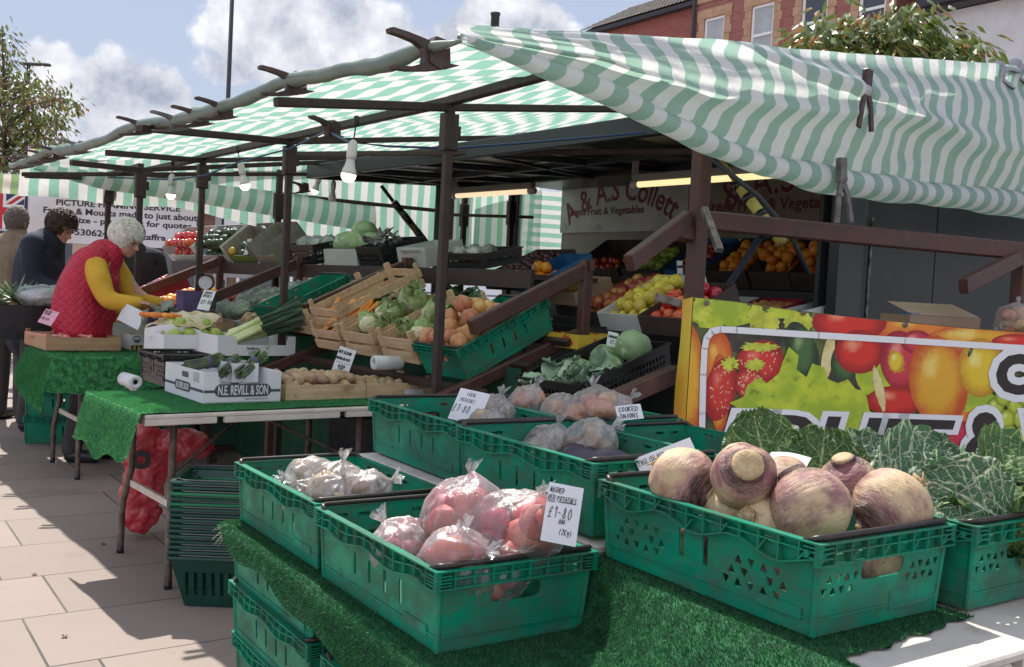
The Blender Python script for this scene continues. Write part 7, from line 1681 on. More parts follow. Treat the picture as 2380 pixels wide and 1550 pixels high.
let=[(360,1500),(380,1380),(350,1360),(420,1330),(440,1270),(500,1230),(540,1260),(600,1210),(620,1150),(650,1075),(700,1120),(690,1190),(740,1230),(770,1160),(830,1180),(850,1240),(900,1260),(950,1240),(990,1290),(1040,1300),(1060,1400),(1120,1440),(1200,1500),(1150,1620),(400,1620)]
pl_=[]; 
for (a,b),(c,d) in zip(let,let[1:]+let[:1]):
    for k in range(4): pl_.append(bz(a+(c-a)*k/4+8*noise.noise(Vector((a+k,b,0))),b+(d-b)*k/4+10*noise.noise(Vector((a+k*9,b,5)))))
bp(pl_,limeL,5.6,'printed_lettuce')
A(limeL,4,1550,1350,180,50,jag=.2); A(redp,3.9,1480,1520,200,70); A(limeL,3,900,1560,500,120,jag=.1)
for i,(gx,gy) in enumerate(((1640,1420),(1700,1380),(1760,1440),(1690,1480),(1800,1370),(1740,1330),(1830,1440),(1770,1520),(1660,1540),(1850,1330),(1840,1520))): A(grape,6+.15*i,gx,gy,44,48)
# border
def brd(pts,wd):
    o=MB(); 
    for (a,b),(c,d) in zip(pts,pts[1:]):
        p,q=Vector((*bpx(a,b),0)),Vector((*bpx(c,d),0)); dd=(q-p).normalized(); n=Vector((-dd.y,dd.x,0))*wd/2; e=dd*wd*.12
        o.plate([[(p-n-e)[:2],(q-n+e)[:2],(q+n+e)[:2],(p+n-e)[:2]]],.0008,TRS((0,-.001-8.2*.0009,0))@FR)
    o.build('printed_border',pm('banner_white',(.74,.74,.76),rough=.4),bn)
brd([(1628,1060),(1630,960),(1632,870),(1635,810),(1640,785),(1652,770),(1672,765),(1710,767),(1900,779),(2100,791),(2379,809),(2560,820)],.026)
def btext(s,x0,y0,x1,h_px,off,sh=0,sp=1):
    a=bpx(x0,y0); b=bpx(x1,y0+(x1-x0)*.035); h=bpx(x0,y0-h_px)[1]-a[1]
    c=bpy.data.curves.new('t','FONT'); c.body=s; c.size=1; o=bpy.data.objects.new('o',c); me=bpy.data.meshes.new_from_object(o); xs=[v.co.x for v in me.vertices]; wd=max(xs)-min(xs); xm=min(xs)
    bpy.data.objects.remove(o); bpy.data.curves.remove(c); bpy.data.meshes.remove(me)
    size=h/.70; sxx=(b[0]-a[0])/(wd*size)
    for mm,of,yy in ((_mc['banner_white'],off*2.1,9.2),(pm('banner_black',(.018,.012,.012),rough=.4),off*.55,10.2)):
        t=MB(); t.text(s,size,TRS((a[0],-.001-yy*.0009,a[1]))@Matrix.Rotation(-math.atan2(a[1]-b[1],b[0]-a[0])*0,4,'Y')@FR,.0004,of,sh,'LEFT',sx=sxx); t.build('lettering',mm,bn)
btext('FRUIT',1668,1068,2165,108,.014,.18)
btext('&',2238,1072,2322,116,.020,0)
btext('VEG',2352,1068,2640,108,.014,.18)
btext("COLLETT'S",2308,908,2860,84,.020,0)
for px,py in ((1863,727),(2100,755),(1640,704)):
    e=bpx(px,py); MB().lathe([(.006,-.002),(.011,-.002),(.011,.001),(.006,.001)],14,0,TRS((e[0],-.013,e[1]))@FR).build('eyelet',steel,bn,True)
# ================= UNDER AND AROUND THE TABLES =================
for c_,(xx) in enumerate((-.18,.44,1.06)):
    q0=Vector((-4.1,7.45,0)); 
    for k in range(3):
        lab=f"{['leftmost','middle','right hand'][c_]} stack of dark green crates on the paving behind the tables, {['bottom','centre','top'][k]} crate"
        p=q0+az(70)*(xx+.6)+Vector((0,0,.003+k*.205)); clone(k1,frame(p,az(160))@Matrix.Diagonal((1,1,1.2,1)),lab,'dark green crates stacked behind the tables')
# basket stack
bgm=[pm('bottle_green_basket',(.004,.045,.032),(.006,.06,.042),rough=.35,scale=10),pm('leaf_green_basket',(.01,.16,.07),rough=.35)]
def basket():
    t=thing('shopping_basket','x','basket',(0,0,0)); b=MB(); X,Y,H_=.44,.31,.205
    def hs(l): return [[(x,.05),(x+.014,.05),(x+.014,.15),(x,.15)] for x in np.arange(.06,l-.08,.034)]
    walls(b,X,Y,H_,.055,.004,.003,hs,hs); b.box(.056,X-.056,.056,Y-.056,.0,.005)
    b.box(-.008,X+.008,-.008,.010,H_-.006,H_+.006,bev=.003).box(-.008,X+.008,Y-.010,Y+.008,H_-.006,H_+.006,bev=.003).box(-.008,.010,.0105,Y-.0105,H_-.006,H_+.006).box(X-.010,X+.008,.0105,Y-.0105,H_-.006,H_+.006)
    b.build('body',bgm[0],t)
    h=MB()
    for sg in (0,1):
        y0=.045 if sg==0 else Y-.045; y1=-.004 if sg==0 else Y+.004
        h.tube([(.02,y0,H_+.011),(.02,(y0+y1)/2,H_+.012),(.05,y1,H_+.012),(X-.05,y1,H_+.012),(X-.02,(y0+y1)/2,H_+.012),(X-.02,y0,H_+.011)],.0028,6)
    h.build('handle',pm('wire_handle',(.13,.14,.14),rough=.3,metal=.6),t,True); return t
bk=basket(); bo=W(395,1330,3.82); bo=Vector((bo.x-.005,bo.y,0)); ordn=['bottom','second','third','fourth','fifth','sixth','seventh','eighth','ninth','tenth','eleventh','twelfth','thirteenth','fourteenth','top']
for k in range(15):
    m=TRS((bo.x+rnd.uniform(-.004,.004),bo.y+rnd.uniform(-.004,.004),.003+k*.0212),R(4)+R(rnd.uniform(-1.2,1.2)))
    lab=f'{ordn[k]} basket'+('' if k in (0,14) else ' from the floor')+' in the dark green shopping basket stack'
    if k==0: bk.matrix_world=m; bk['label']=lab; bk['group']='nested shopping baskets'; o=bk
    else: o=clone(bk,m,lab)
    if k in (10,12):
        b_=[c for c in o.children if c.name.startswith('body')][0]; b_.data=b_.data.copy(); b_.data.materials[0]=bgm[1]; o['label']=lab.replace('dark green shopping','dark shopping')+', brighter leaf green'
# red bag
def remesh(o,vox,sm=2):
    m=o.modifiers.new('r','REMESH'); m.mode='VOXEL'; m.voxel_size=vox; m.use_smooth_shade=True
    if sm: s=o.modifiers.new('s','SMOOTH'); s.iterations=sm; s.factor=.6
    return o
redbag=pm('red_plastic_bag',(.62,.04,.07),(.72,.16,.18),rough=.22,scale=9,bump=1,bscale=14,trans=.35,bstretch=(1,1,.4),coat=.3)
rb=W(330,1180,4.85); t=thing('red_bag','full red plastic bag with knotted tops behind the table legs','bag',(rb.x,rb.y,-.045))
b=MB()
def ball(c,r,s=(1,1,1)):
    for_=blob(c[0]*9,r*s[0],r*s[1],r*s[2],.18,2.2,20,14); b.add(for_.v,for_.f,0,TRS(c))
ball((.0,0,.30),.105,(1,.9,1.5)); ball((-.03,0,.50),.11,(1.1,1,1.1)); ball((.0,0,.16),.08,(1.1,1,1.1)); ball((.18,.02,.52),.10,(1.5,.9,.75)); ball((.02,0,.62),.05,(.8,.8,1.2)); ball((.13,0,.64),.036,(1,.8,1.0)); ball((.02,0,.67),.028,(1.2,.7,1.0)); ball((.05,0,.44),.09,(1.3,1,1))
ob=b.build('bag_body',redbag,t,True); remesh(ob,.009,3); ds=ob.modifiers.new('d','DISPLACE'); tx=bpy.data.textures.new('crease','CLOUDS'); tx.noise_scale=.045; ds.texture=tx; ds.strength=.04; ds.mid_level=.5
q=MB(); q.plate([rrect(-.03,.06,-.045,.045,.035,6),rrect(-.004,.034,-.018,.018,.014,6)],.002,TRS((.02,-.132,.46),.1)@FR); q.build('lettering',ink,t)
tag(MB().box(-.17,.17,-.13,.13,.0,.30,bev=.01).box(-.18,.18,-.14,.14,.30,.33,bev=.005).build('plastic_tub',black_plastic,None,loc=Vector((-.72,5.05,.35))),'dark tub under the potato box table','tub')
# bulbs
cable=pm('blue_cable',(.02,.05,.16),rough=.5); bulbon=pm('lit_bulb_globe',(.95,.92,.8),emit=2.4,tcol=(1,.93,.72)); bulbw=pm('bulb_white_plastic',(.62,.62,.60),rough=.35); bulboff=pm('unlit_bulb_globe',(.66,.66,.64),rough=.2)
for x,y,d,s,lit,tx_,lab in ((810,405,4.25,1.1,1,.10,'nearest lit bulb hanging left of the near rusty post'),(569,430,6.6,1.15,1,-.25,'lit bulb tilted, hanging between the second and third posts'),(397,452,7.3,1.15,1,.02,'lit bulb hanging in front of the framing banner'),(732,442,8.4,1.1,1,.3,'small lit bulb below the flap corner'),(772,460,8.3,1.1,0,.05,'unlit white bulb below the flap corner')):
    p=W(x,y,d); t=thing('light_bulb',lab,'light bulb',M=Matrix.Translation(p)@Matrix.Rotation(tx_,4,'Y')@Matrix.Scale(s,4)); 
    MB().lathe([(.001,-.033),(.018,-.028),(.028,-.014),(.030,.0)],18).build('globe',bulbon if lit else bulboff,t,True)
    MB().lathe([(.030,.0),(.027,.014),(.020,.035),(.016,.055),(.0155,.060)],18).build('bulb_body',bulbw,t,True)
    MB().lathe([(.019,.060),(.020,.075),(.020,.115),(.012,.13),(.004,.135)],14).build('lamp_holder',bulbw,t,True)
    MB().tube([(0,0,.13),(0,0,.19)],.003,6).lathe([(.001,.185),(.012,.19),(.012,.225),(.001,.23)],8).build('flex',black_plastic,t,True)
P_c=[W(*a) for a in ((250,412,7.8),(400,418,7.3),(475,408,6.9),(560,375,6.5),(675,345,5.9),(760,305,5.0),(812,330,4.4),(900,340,4.6),(1050,345,4.9),(1250,330,5.2),(1500,308,5.0))]
tag(MB().tube(P_c,.006,6).build('festoon_cable',cable,None,True),'blue festoon cable strung along the awning rails','cable')
clamp(frame(W(770,303,4.9),VD+UD*.3),'clamp holding the festoon cable to the rail above the nearest bulb',clampm,1.0)
clamp(frame(W(705,437,7.9),VD),'small clamp on the rail below the second post',clampm,.9)
# ================= FAR STALL =================
d0=W(62,470,11.6); fb=thing('framing_banner','white banner lettered Frames & Mounts hung on the stall behind the shoppers','banner',M=frame((d0.x,d0.y,0),az(88)))
def fpx(x,y):
    d=ray(x,y); D=az(88); a,b,c_,d_=d.x,-D.x,d.y,-D.y; det=a*d_-b*c_; t=(d0.x*d_-b*d0.y)/det; return (a*d0.y-c_*d0.x)/det,EYE+d.z*t
x0,z0=fpx(62,462); x1,z1=fpx(458,480); xb,zb_=fpx(62,592)
MB().box(0,x1,-.004,0,fpx(120,563)[1],fpx(60,452)[1]).build('sheet',pm('banner_pinkish_white',(.66,.66,.72),(.60,.56,.55),rough=.5,scale=1.2),fb)
def ft(s,x,y,h,x1):
    a=fpx(x,y); hh=h/2290*11.6; c=MB(); c.text(s,hh/.7,Matrix(),0); xs=[v[0] for v in c.v]; k=(fpx(x1,y)[0]-a[0])/(max(xs)-min(xs))
    MB().text(s,hh/.7,TRS((a[0],-.006,a[1]))@FR,.0005,.0025,0,'LEFT',sx=k).build('lettering',ink,fb)
ft('PICTURE FRAMING SERVICE',130,476,13,418); ft('Frames & Mounts made to just about',100,494,14,457); ft('any size - please ask for quotes',132,515,13,445); ft('~530624',158,545,14,250); ft('staffra',322,556,13,384)
uj=thing('flag_sign','union flag print in a navy frame at the left edge','flag sign',M=frame(W(-60,520,11.4)*1.0-Vector((0,0,W(-60,520,11.4).z)),az(88)))
def R4(a,b,c,d): return [(a,c),(b,c),(b,d),(a,d)]
zc=W(0,490,11.4).z; zt_=W(0,452,11.4).z; zb2=W(0,532,11.4).z; wq=.53
fw=.0; L_=W(66,500,11.4).x-W(-60,500,11.4).x
nav=pm('flag_navy',(.03,.03,.10),rough=.6); fred=pm('flag_red',(.50,.02,.03),rough=.6); fwh=pm('flag_white',(.72,.72,.74),rough=.6)
MB().box(0,L_,-.01,0,zb2-.06,zt_+.05).build('board',fwh,uj); MB().box(0,L_-.06,-.013,-.0105,zb2,zt_+.02).build('field',nav,uj)
def dg(m,wd,yy):
    b=MB(); cx=(L_-.06)/2; H2=(zt_+.02-zb2)/2; cz=(zt_+.02+zb2)/2
    for s in (1,-1):
        p=Vector((-cx,-H2*s,0)); q=-p; n=Vector((-(q-p).y,(q-p).x,0)).normalized()*wd/2
        b.plate([[((p-n).x+cx,(p-n).y+cz),((q-n).x+cx,(q-n).y+cz),((q+n).x+cx,(q+n).y+cz),((p+n).x+cx,(p+n).y+cz)]],.001,TRS((0,yy,0))@FR)
    b.build('saltire',m,uj)
    return cx,cz,H2
cx,cz,H2=dg(fwh,.09,-.0145); dg(fred,.035,-.0165)
MB().box(0,L_-.06,-.019,-.0175,cz-.08,cz+.08).box(cx-.08,cx+.08,-.0192,-.0173,zb2,zt_+.02).build('cross',fwh,uj); MB().box(0,L_-.06,-.0205,-.0195,cz-.045,cz+.045).box(cx-.045,cx+.045,-.0207,-.0194,zb2,zt_+.02).build('cross',fred,uj)
MB().box(L_-.05,L_-.02,-.02,0,zb2-.05,zt_+.04).box(0,L_-.051,-.02,-.0005,zb2-.05,zb2-.02).build('frame_edge',nav,uj)
beige=stripe_mat('tan_green_sheet',(.32,.42,.22),(.25,.40,.16),wa=(.60,.45,.28),period=.16)
pa=W(-30,430,10.9); pb=W(62,430,11.0); cloth_panel('hanging_sheet','tan and green striped valance of the far stall above the flag',[(pa.x,pa.y),(pb.x,pb.y)],W(0,402,10.9).z,W(0,449,10.9).z,beige)
pa=W(62,430,12.2); pb=W(470,430,12.6); cloth_panel('hanging_sheet','tan striped valance of the far stall behind the framing banner',[(pa.x,pa.y),(pb.x,pb.y)],2.75,2.05,beige)
fs=thing('far_stall_frame','dark posts and boards of the far picture framing stall','stall frame',M=frame((d0.x,d0.y,0)+0*Vector() if False else (d0.x,d0.y,0),az(88)))
for x in (58,130,372,412): a=fpx(x,500)[0]; MB().box(a-.03,a+.03,.02,.08,0,2.6).build('post',rust,fs)
a=fpx(165,600)[0]; b_=fpx(285,600)[0]; MB().box(a,b_,.03,.06,.2,fpx(165,562)[1]-.02).build('board',pm('beige_board',(.46,.36,.27),rough=.7),fs)
a=fpx(470,600)[0]; b_=fpx(600,600)[0]; MB().box(a,b_,.5,.54,1.3,fpx(470,478)[1]).build('grey_board',pm('grey_picture_board',(.30,.31,.33),(.42,.43,.45),rough=.4,scale=2),fs)
q=MB(); aa=fpx(485,525); q.text('FRA',.13,TRS((aa[0]+.35,.495,aa[1]-.02))@FR,.0005,.002); q.box(aa[0]+.02,aa[0]+.28,.494,.499,aa[1]-.03,aa[1]+.22); q.build('lettering',ink,fs)
MB().box(aa[0]+.05,aa[0]+.25,.490,.4935,aa[1]-.0,aa[1]+.20).build('small_poster',fwh,fs)
# shops and van beyond
sp_=W(480,600,27); shp=thing('shop_row','low row of brown and cream shop fronts beyond the stalls','building',M=frame((-22,30,0),az(80)))
MB().box(0,24,0,6,0,3.3).build('wall',pm('brown_shop_front',(.14,.075,.05),(.20,.11,.08),rough=.7,scale=1),shp)
MB().box(-.2,24.2,-.3,6,3.31,3.5).build('fascia',whiteg,shp)
for k in range(8):
    MB().box(.4+k*3,.8+k*3,-.06,-.001,0,3.3).build('pillar',cream,shp)
    f=MB().box(1.1+k*3,2.9+k*3,-.05,-.001,.5,2.6).build('window',whitepaint,shp); MB().box(1.2+k*3,2.8+k*3,-.06,-.051,.6,2.5).build('pane',glass_d,f)
v=thing('parked_van','white parked van seen through the gap under the awning','van',M=frame(W(835,640,13.5)-Vector((0,0,W(835,640,13.5).z)),az(78)))
b=MB().box(0,3.6,0,1.8,.35,1.15,bev=.08); b.build('body',pm('white_car_paint',(.72,.72,.76),rough=.2,coat=.5),v,True)
MB().add([(.3,.08,1.15),(3.2,.08,1.15),(3.2,1.72,1.15),(.3,1.72,1.15),(.9,.25,1.72),(2.8,.25,1.72),(2.8,1.55,1.72),(.9,1.55,1.72)],[(4,5,6,7),(0,1,5,4),(1,2,6,5),(2,3,7,6),(3,0,4,7)]).build('cabin',_mc['white_car_paint'],v)
MB().add([(.75,.10,1.22),(1.7,.10,1.22),(1.7,.24,1.64),(1.0,.24,1.64)],[(0,1,2,3)]).add([(1.8,.10,1.22),(2.9,.10,1.22),(2.7,.24,1.64),(1.8,.24,1.64)],[(0,1,2,3)]).build('window',glass_d,v)
for x in (.75,2.85):
    for y in (.0,1.8): MB().lathe([(.001,-.09),(.30,-.09),(.32,0),(.30,.09),(.001,.09)],20,0,TRS((x,y,.32),0,R(90))).build('wheel',black_plastic,v,True)
# ================= PEOPLE =================
skinm=pm('skin',(.50,.27,.20),(.44,.21,.16),rough=.5,scale=14,sss=.08); 
def fabric(n,a,b,bs=160,bump=.4,**k): return pm(n,a,b,rough=.85,scale=7,bump=bump,bscale=bs,**k)
def quilt(name,c1,c2):
    m,nt,o=newmat(name); co=N(nt,'ShaderNodeTexCoord').outputs['Object']; sp=N(nt,'ShaderNodeSeparateXYZ'); LK(nt,co,sp.inputs[0])
    x=M(nt,'ADD',sp.outputs[0],M(nt,'MULTIPLY',sp.outputs[1],.6)); z=sp.outputs[2]
    def tri(v): return M(nt,'PINGPONG',v,.5)
    a=tri(M(nt,'MULTIPLY',M(nt,'ADD',x,z),17)); b=tri(M(nt,'MULTIPLY',M(nt,'SUBTRACT',x,z),17))
    h=M(nt,'MINIMUM',mrange(nt,a,0,.22),mrange(nt,b,0,.22)); h=M(nt,'ADD',h,M(nt,'MULTIPLY',ntex(nt,14,5,.65),1.6))
    p=N(nt,'ShaderNodeBsdfPrincipled'); LK(nt,mixc(nt,mrange(nt,ntex(nt,6,4,.6),.35,.65),c1,c2),p.inputs[0]); p.inputs['Roughness'].default_value=.6
    bp_=N(nt,'ShaderNodeBump'); bp_.inputs['Strength'].default_value=.5; bp_.inputs['Distance'].default_value=.009; LK(nt,h,bp_.inputs['Height']); LK(nt,bp_.outputs[0],p.inputs['Normal']); LK(nt,p.outputs[0],o.inputs[0]); return m
def limb(b,pts,rs,n=12,sub=5):
    P=[];Rr=[]; pts=[Vector(p) for p in pts]; k=len(pts)
    for i in range(k-1):
        p0=pts[max(i-1,0)];p1=pts[i];p2=pts[i+1];p3=pts[min(i+2,k-1)]
        for j in range(sub):
            t=j/sub; P.append(.5*((2*p1)+(p2-p0)*t+(2*p0-5*p1+4*p2-p3)*t*t+(3*p1-p0-3*p2+p3)*t**3)); Rr.append(rs[i]+(rs[i+1]-rs[i])*(t*t*(3-2*t)))
    P.append(pts[-1]);Rr.append(rs[-1]); b.tube(P,Rr,n)
    for p,r in ((P[0],Rr[0]),(P[-1],Rr[-1])):
        e=blob(1,r,r,r,0,1,10,8); b.add(e.v,e.f,0,TRS(p))
def ellb(b,c,rx,ry,rz,M0=None,seed=1,amp=.0):
    e=blob(seed,rx,ry,rz,amp,2,22,16); b.add(e.v,e.f,0,(M0 or Matrix())@Matrix.Translation(c))
def hand_(b,wr,d,up,s=1,curl=.5):
    """palm and five fingers; d = pointing direction, up = back of the hand normal"""
    d=Vector(d).normalized(); up=Vector(up); sd=d.cross(up).normalized(); up=sd.cross(d)
    m=Matrix((( *sd,0),(*d,0),(*up,0),(0,0,0,1))).transposed(); m.translation=wr
    e=blob(2,.040*s,.048*s,.015*s,0,1,14,10); b.add(e.v,e.f,0,m@Matrix.Translation((0,.045*s,0)))
    for k,(x,L) in enumerate(((-.030,.062),(-.010,.074),(.010,.070),(.029,.055))):
        p=Vector((x*s,.080*s,0)); P=[p]
        for j in range(3): a=curl*(j+.5)*.75; P.append(P[-1]+Vector((x*.12,math.cos(a),-math.sin(a)))*L*s/3)
        b.tube([m@q for q in P],[.0092*s,.0088*s,.0082*s,.007*s],8)
    P=[Vector((-.034*s,.03*s,0)),Vector((-.055*s,.055*s,-.012*s)),Vector((-.058*s,.085*s,-.025*s))]; b.tube([m@q for q in P],[.012*s,.011*s,.009*s],8)
def head_(b,c,face,up=(0,0,1),s=1):
    f=Vector(face).normalized(); u=Vector(up); x=f.cross(u).normalized(); u=x.cross(f)
    m=Matrix((( *x,0),(*f,0),(*u,0),(0,0,0,1))).transposed(); m.translation=c; m=m@Matrix.Scale(s,4)
    ellb(b,(0,-.012,.02),.074,.092,.098,m); ellb(b,(0,.03,-.045),.056,.058,.062,m); ellb(b,(0,.066,-.088),.024,.02,.02,m); ellb(b,(0,.078,.022),.045,.012,.012,m)
    b.tube([m@Vector(v) for v in ((0,.080,.012),(0,.096,-.015),(0,.108,-.034))],[.008,.011,.013],8); ellb(b,(0,.086,-.062),.024,.010,.007,m); ellb(b,(0,.084,-.073),.020,.010,.006,m)
    for sg in (-1,1): ellb(b,(sg*.076,-.01,-.012),.009,.018,.030,m); ellb(b,(sg*.034,.062,-.02),.018,.014,.016,m)
    return m
eyem=pm('dark_eye',(.03,.02,.02),rough=.2)
def person(label,base,face,J,hs=1,hair=None,fd=None,vox=.011,rot=0,sc=1):
    t=thing('person',label,'person',M=Matrix.Translation(base)@Matrix.Rotation(rot,4,'Z')@Matrix.Scale(sc,4)); b=MB()
    limb(b,[J['hip'],J['waist'],J['chest'],J['neck']],[.135,.12,.135,.062]); limb(b,[J['rs'],(Vector(J['rs'])+Vector(J['ls']))/2,J['ls']],[.06,.10,.06])
    limb(b,[J['neck'],J['head']],[.055,.055],sub=3); hm=head_(b,Vector(J['head']),face,(0,0,1),hs)
    for sd in 'rl':
        limb(b,[J[sd+'s'],J[sd+'e'],J[sd+'w']],[.052,.042,.027]); hand_(b,J[sd+'w'],J[sd+'h'],J.get(sd+'u',(0,0,1)),1,.6)
        limb(b,[J[sd+'p'],J[sd+'k'],J[sd+'a']],[.085,.060,.042]); a=Vector(J[sd+'a']); limb(b,[a-Vector((0,0,.03)),a+Vector(fd or face).normalized()*.15*1-Vector((0,0,a.z-.035))],[.045,.035],sub=3)
    o=b.build('body',skinm,t,True); remesh(o,vox,2)
    e=MB()
    for sg in (-1,1): ellb(e,(sg*.033,.080,-.012+.022),.012,.006,.006,hm)
    e.build('eyes',eyem,t,True)
    return t,hm
def garment(t,name,mat,fn,vox=.012,sm=3):
    b=MB(); fn(b); o=b.build(name,mat,t,True); return remesh(o,vox,sm)
def trousers(t,J,mat,g=.02):
    def f(b):
        limb(b,[J['hip'],(Vector(J['hip'])+Vector(J['waist']))/2],[.155+g*.5,.15],sub=3)
        for sd in 'rl': limb(b,[J[sd+'p'],J[sd+'k'],Vector(J[sd+'a'])+Vector((0,0,.02))],[.11+g*.4,.08,.068])
    return garment(t,'trousers',mat,f)
def shoes(t,J,face,mat):
    def f(b):
        for sd in 'rl': a=Vector(J[sd+'a']); limb(b,[Vector((a.x,a.y,.05)),Vector((a.x,a.y,.045))+Vector(face).normalized()*.16],[.055,.045],sub=3)
    return garment(t,'shoes',mat,f,.014)
def hairtuft(t,hm,mat,n,L,seed,dens,face_z=.02,name='hair',r=(.086,.105,.106),curl=.0,cen=(0,-.02,.03)):
    rr=random.Random(seed); b=MB(); ellb(b,cen,r[0],r[1],r[2],hm,seed,.05)
    # cut the face: drop verts in front
    m=hm.inverted()
    keep=[]; V=[m@Vector(v) for v in b.v]
    F=[f for f in b.f if not all(V[i].y>.035 and V[i].z<.055 for i in f) and not all(V[i].z<-.075 for i in f)]
    b.f=F; b.mi=[0]*len(F)
    for i in range(n):
        a=rr.uniform(0,2*PI); z=rr.uniform(-.75,1); d=Vector((math.cos(a)*math.sqrt(1-z*z),math.sin(a)*math.sqrt(1-z*z),z)); p=Vector(cen)+Vector((d.x*r[0],d.y*r[1],d.z*r[2]))
        if p.y>.045 and p.z<.06: continue
        tg_=Vector((rr.uniform(-1,1),rr.uniform(-1,.4),rr.uniform(-1,.2))); tg_=(tg_-d*tg_.dot(d)).normalized(); 
        P=[p,p+tg_*L*.4+d*(.008+curl),p+tg_*L*.8+d*curl*1.4,p+tg_*L-d*.002]; b.tube([hm@q for q in P],[.0022,.0024,.002,.0008],4,cap=False)
    return b.build(name,mat,t,True)
# woman in the red vest
JW=dict(hip=(-.10,0,.93),waist=(-.11,0,1.12),chest=(-.05,0,1.32),neck=(.07,0,1.49),head=(.155,0,1.585),rs=(.00,-.17,1.42),re=(.13,-.22,1.19),rw=(.33,-.20,1.155),rh=(1,.1,-.15),ls=(.02,.17,1.42),le=(.17,.22,1.2),lw=(.36,.18,1.14),lh=(1,-.1,-.2),rp=(-.14,-.09,.88),rk=(-.08,-.10,.48),ra=(-.14,-.10,.08),lp=(-.14,.09,.88),lk=(-.04,.10,.48),la=(-.06,.10,.08))
bw=W(240,640,6.75); wm,hm=person('white haired person bending forward in a quilted red vest and mustard sleeves, reaching for fruit',Vector((bw.x,bw.y,0)),(1,-.10,-.45),JW,1.0,vox=.0085,fd=(1,0,0),sc=.965)
vestm=quilt('quilted_red_vest',(.40,.008,.035),(.50,.015,.05)); must=fabric('mustard_wool',(.55,.30,.02),(.62,.36,.04),120,.5); dkt=fabric('charcoal_trousers',(.04,.035,.035),(.06,.05,.05))
def fv(b):
    limb(b,[(-.12,-.0,.93),(-.13,0,1.02),(-.115,0,1.18),(-.06,0,1.36),(.0,0,1.45)],[.20,.22,.21,.185,.135],n=18)
    limb(b,[(-.10,-.10,.93),(-.09,-.11,1.05),(-.09,-.12,1.25),(-.02,-.13,1.42)],[.15,.145,.14,.108],n=14); limb(b,[(-.10,.10,.93),(-.09,.11,1.05),(-.09,.12,1.25),(-.02,.13,1.42)],[.15,.145,.14,.108],n=14)
    limb(b,[(.0,0,1.43),(.06,0,1.50),(.085,0,1.53)],[.11,.088,.080],sub=3)
garment(wm,'vest',vestm,fv,.011,4)
def fsl(b):
    for s in (-1,1): limb(b,[(.0,s*.155,1.40),(.05,s*.20,1.31),(.13,s*.225,1.17),(.25,s*.21,1.145),(.33,s*.19,1.15)],[.085,.080,.066,.058,.042],n=14)
garment(wm,'sleeves',must,fsl,.010,3); trousers(wm,JW,dkt); shoes(wm,JW,(1,0,0),black_plastic)
whair=pm('white_hair',(.80,.78,.72),(.70,.67,.60),rough=.6,scale=30,hue=0); hairtuft(wm,hm,whair,2600,.05,3,1,r=(.090,.110,.106),curl=.006,cen=(0,-.022,.035))
# man in the brown jumper, back turned
JM=dict(hip=(0,0,.95),waist=(0,0,1.12),chest=(0,0,1.34),neck=(0,.02,1.52),head=(0,.03,1.64),rs=(.19,0,1.45),re=(.26,.02,1.17),rw=(.24,.14,.98),rh=(-.2,1,-.3),ls=(-.19,0,1.45),le=(-.26,.02,1.17),lw=(-.24,.14,.98),lh=(.2,1,-.3),rp=(.10,0,.90),rk=(.11,.01,.50),ra=(.11,0,.08),lp=(-.10,0,.90),lk=(-.11,.01,.50),la=(-.11,0,.08))
bm_=W(32,640,8.3); mn,hm=person('grey haired person with back turned in a brown jumper at the left edge',Vector((bm_.x,bm_.y,0)),(0,1,-.1),JM,1,fd=(0,1,0),rot=R(-12),sc=1.02)
brj=fabric('brown_fleece',(.17,.125,.08),(.22,.165,.11),200,.5); navy=fabric('navy_wool_coat',(.010,.013,.028),(.016,.02,.04),200,.5)
def jumper(b,J=JM,g=0):
    limb(b,[Vector(J['hip'])-Vector((0,0,.05)),J['waist'],J['chest'],Vector(J['neck'])-Vector((0,0,.04))],[.165+g,.16+g,.165+g,.085],n=16)
    for sd,s in (('r',1),('l',-1)):
        rs=Vector(J[sd+'s']); limb(b,[Vector(J['hip']).lerp(rs,.0)+(rs-Vector(J['chest']))*.42,(Vector(J['chest'])+rs)/2,rs-Vector((0,0,.01))],[.13+g,.13+g,.078]); limb(b,[J[sd+'s'],J[sd+'e'],J[sd+'w']],[.082,.068,.048])
    limb(b,[Vector(J['chest'])*.3+Vector(J['neck'])*.7,Vector(J['neck'])-Vector((0,0,.01)),Vector(J['neck'])+Vector((0,0,.03))],[.13,.092,.074],sub=3)
garment(mn,'jumper',brj,jumper); trousers(mn,JM,dkt); shoes(mn,JM,(0,1,0),black_plastic)
ghair=pm('grey_hair',(.20,.17,.14),(.14,.12,.10),rough=.6,scale=40); hairtuft(mn,hm,ghair,1200,.03,5,1,r=(.079,.099,.100),curl=.002,cen=(0,-.018,.028))
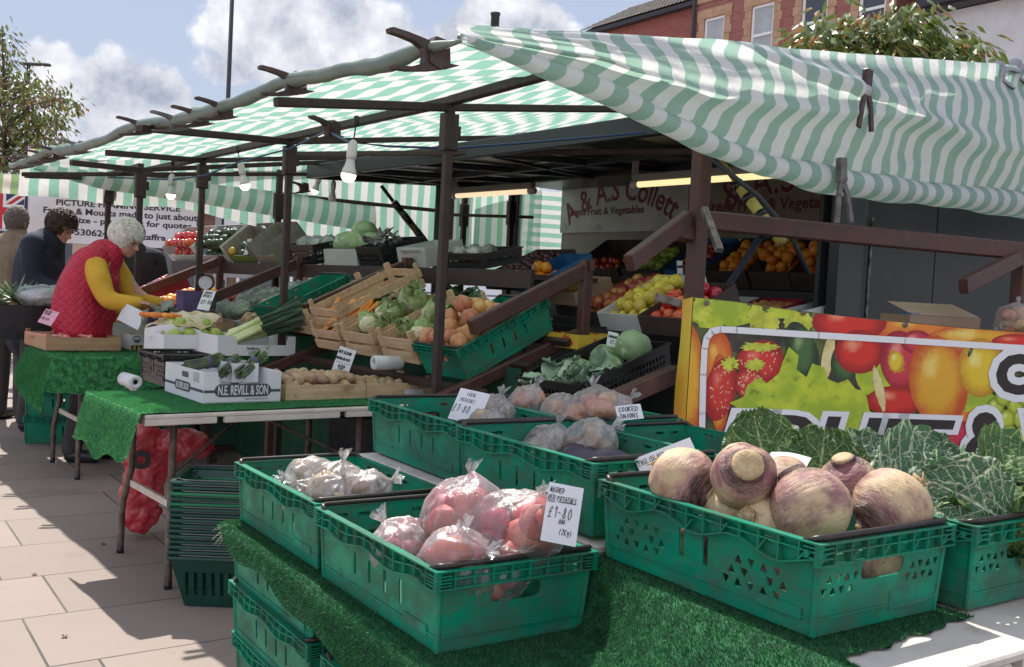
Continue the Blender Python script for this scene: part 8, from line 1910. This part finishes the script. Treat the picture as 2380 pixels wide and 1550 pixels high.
# person in navy coat, head bowed
JN=dict(hip=(-.08,0,.95),waist=(-.09,0,1.12),chest=(-.06,0,1.32),neck=(.03,0,1.47),head=(.10,0,1.555),rs=(-.03,-.17,1.42),re=(.00,-.20,1.16),rw=(.20,-.16,1.09),rh=(1,.1,-.1),ls=(-.03,.17,1.42),le=(.0,.20,1.16),lw=(.19,.16,1.09),lh=(1,-.1,-.1),rp=(-.08,-.09,.90),rk=(-.04,-.10,.50),ra=(-.08,-.10,.08),lp=(-.08,.09,.90),lk=(0,.10,.50),la=(.0,.10,.08))
bn_=W(108,640,7.9); nv,hm=person('dark haired person in a navy coat with head bowed, left of the red vest',Vector((bn_.x,bn_.y,0)),(1,-.05,-.65),JN,1,fd=(1,0,0),sc=1.05)
def coat(b): jumper(b,JN,.0); limb(b,[(-.10,0,.72),(-.09,0,.95)],[.19,.175])
garment(nv,'coat',navy,coat); trousers(nv,JN,dkt); shoes(nv,JN,(1,0,0),black_plastic)
dhair=pm('dark_brown_hair',(.035,.02,.014),(.06,.035,.02),rough=.5,scale=40); hairtuft(nv,hm,dhair,1500,.05,6,1,r=(.084,.106,.106),curl=.006,cen=(0,-.02,.032))
def coll(b): limb(b,[(.01,0,1.45),(.05,0,1.50)],[.066,.062],sub=2)
garment(nv,'scarf',fabric('dark_red_scarf',(.16,.01,.02),(.2,.02,.03)),coll,.01)
# person in black coat behind
bo_=W(312,640,9.2); bl,hm=person('person in a black padded coat half hidden behind the white haired shopper',Vector((bo_.x,bo_.y,0)),(.5,1,-.2),JM,1,fd=(.5,1,0),rot=R(25),sc=1.0)
garment(bl,'coat',fabric('black_padded_coat',(.012,.011,.012),(.02,.018,.018),30,.8),lambda b:jumper(b,JM,.02)); trousers(bl,JM,dkt); shoes(bl,JM,(0,1,0),black_plastic); hairtuft(bl,hm,pm('mid_brown_hair',(.10,.06,.03),(.14,.09,.05),rough=.5,scale=40),240,.04,8,1,r=(.082,.102,.104))

# scraps on the paving
scm=pm('leaf_scrap',(.10,.12,.04),(.20,.14,.07),rough=.8,hue=.5)
for i,(x,y) in enumerate(((80,1335),(240,1265),(150,1480))):
    q=G(x,y,.002); b=MB().grid(lambda a,c:Vector(((a-.5)*.025*(1-abs(c-.5)),(c-.5)*.02,.003+.004*math.sin(a*6+i))),3,3)
    tag(b.build('leaf_scrap',scm,None,True,M=TRS(q,i*1.7)),['curled leaf scrap near the left edge of the paving','leaf scrap by the shadow of the clamps','leaf scrap on the sunny slab low at the left','leaf scrap in the shade beside the red bag','leaf scrap near the far table leg','leaf scrap in front of the front table leg','leaf scrap at the left picture edge','leaf scrap at the bottom near the baskets'][i],'leaf scrap')
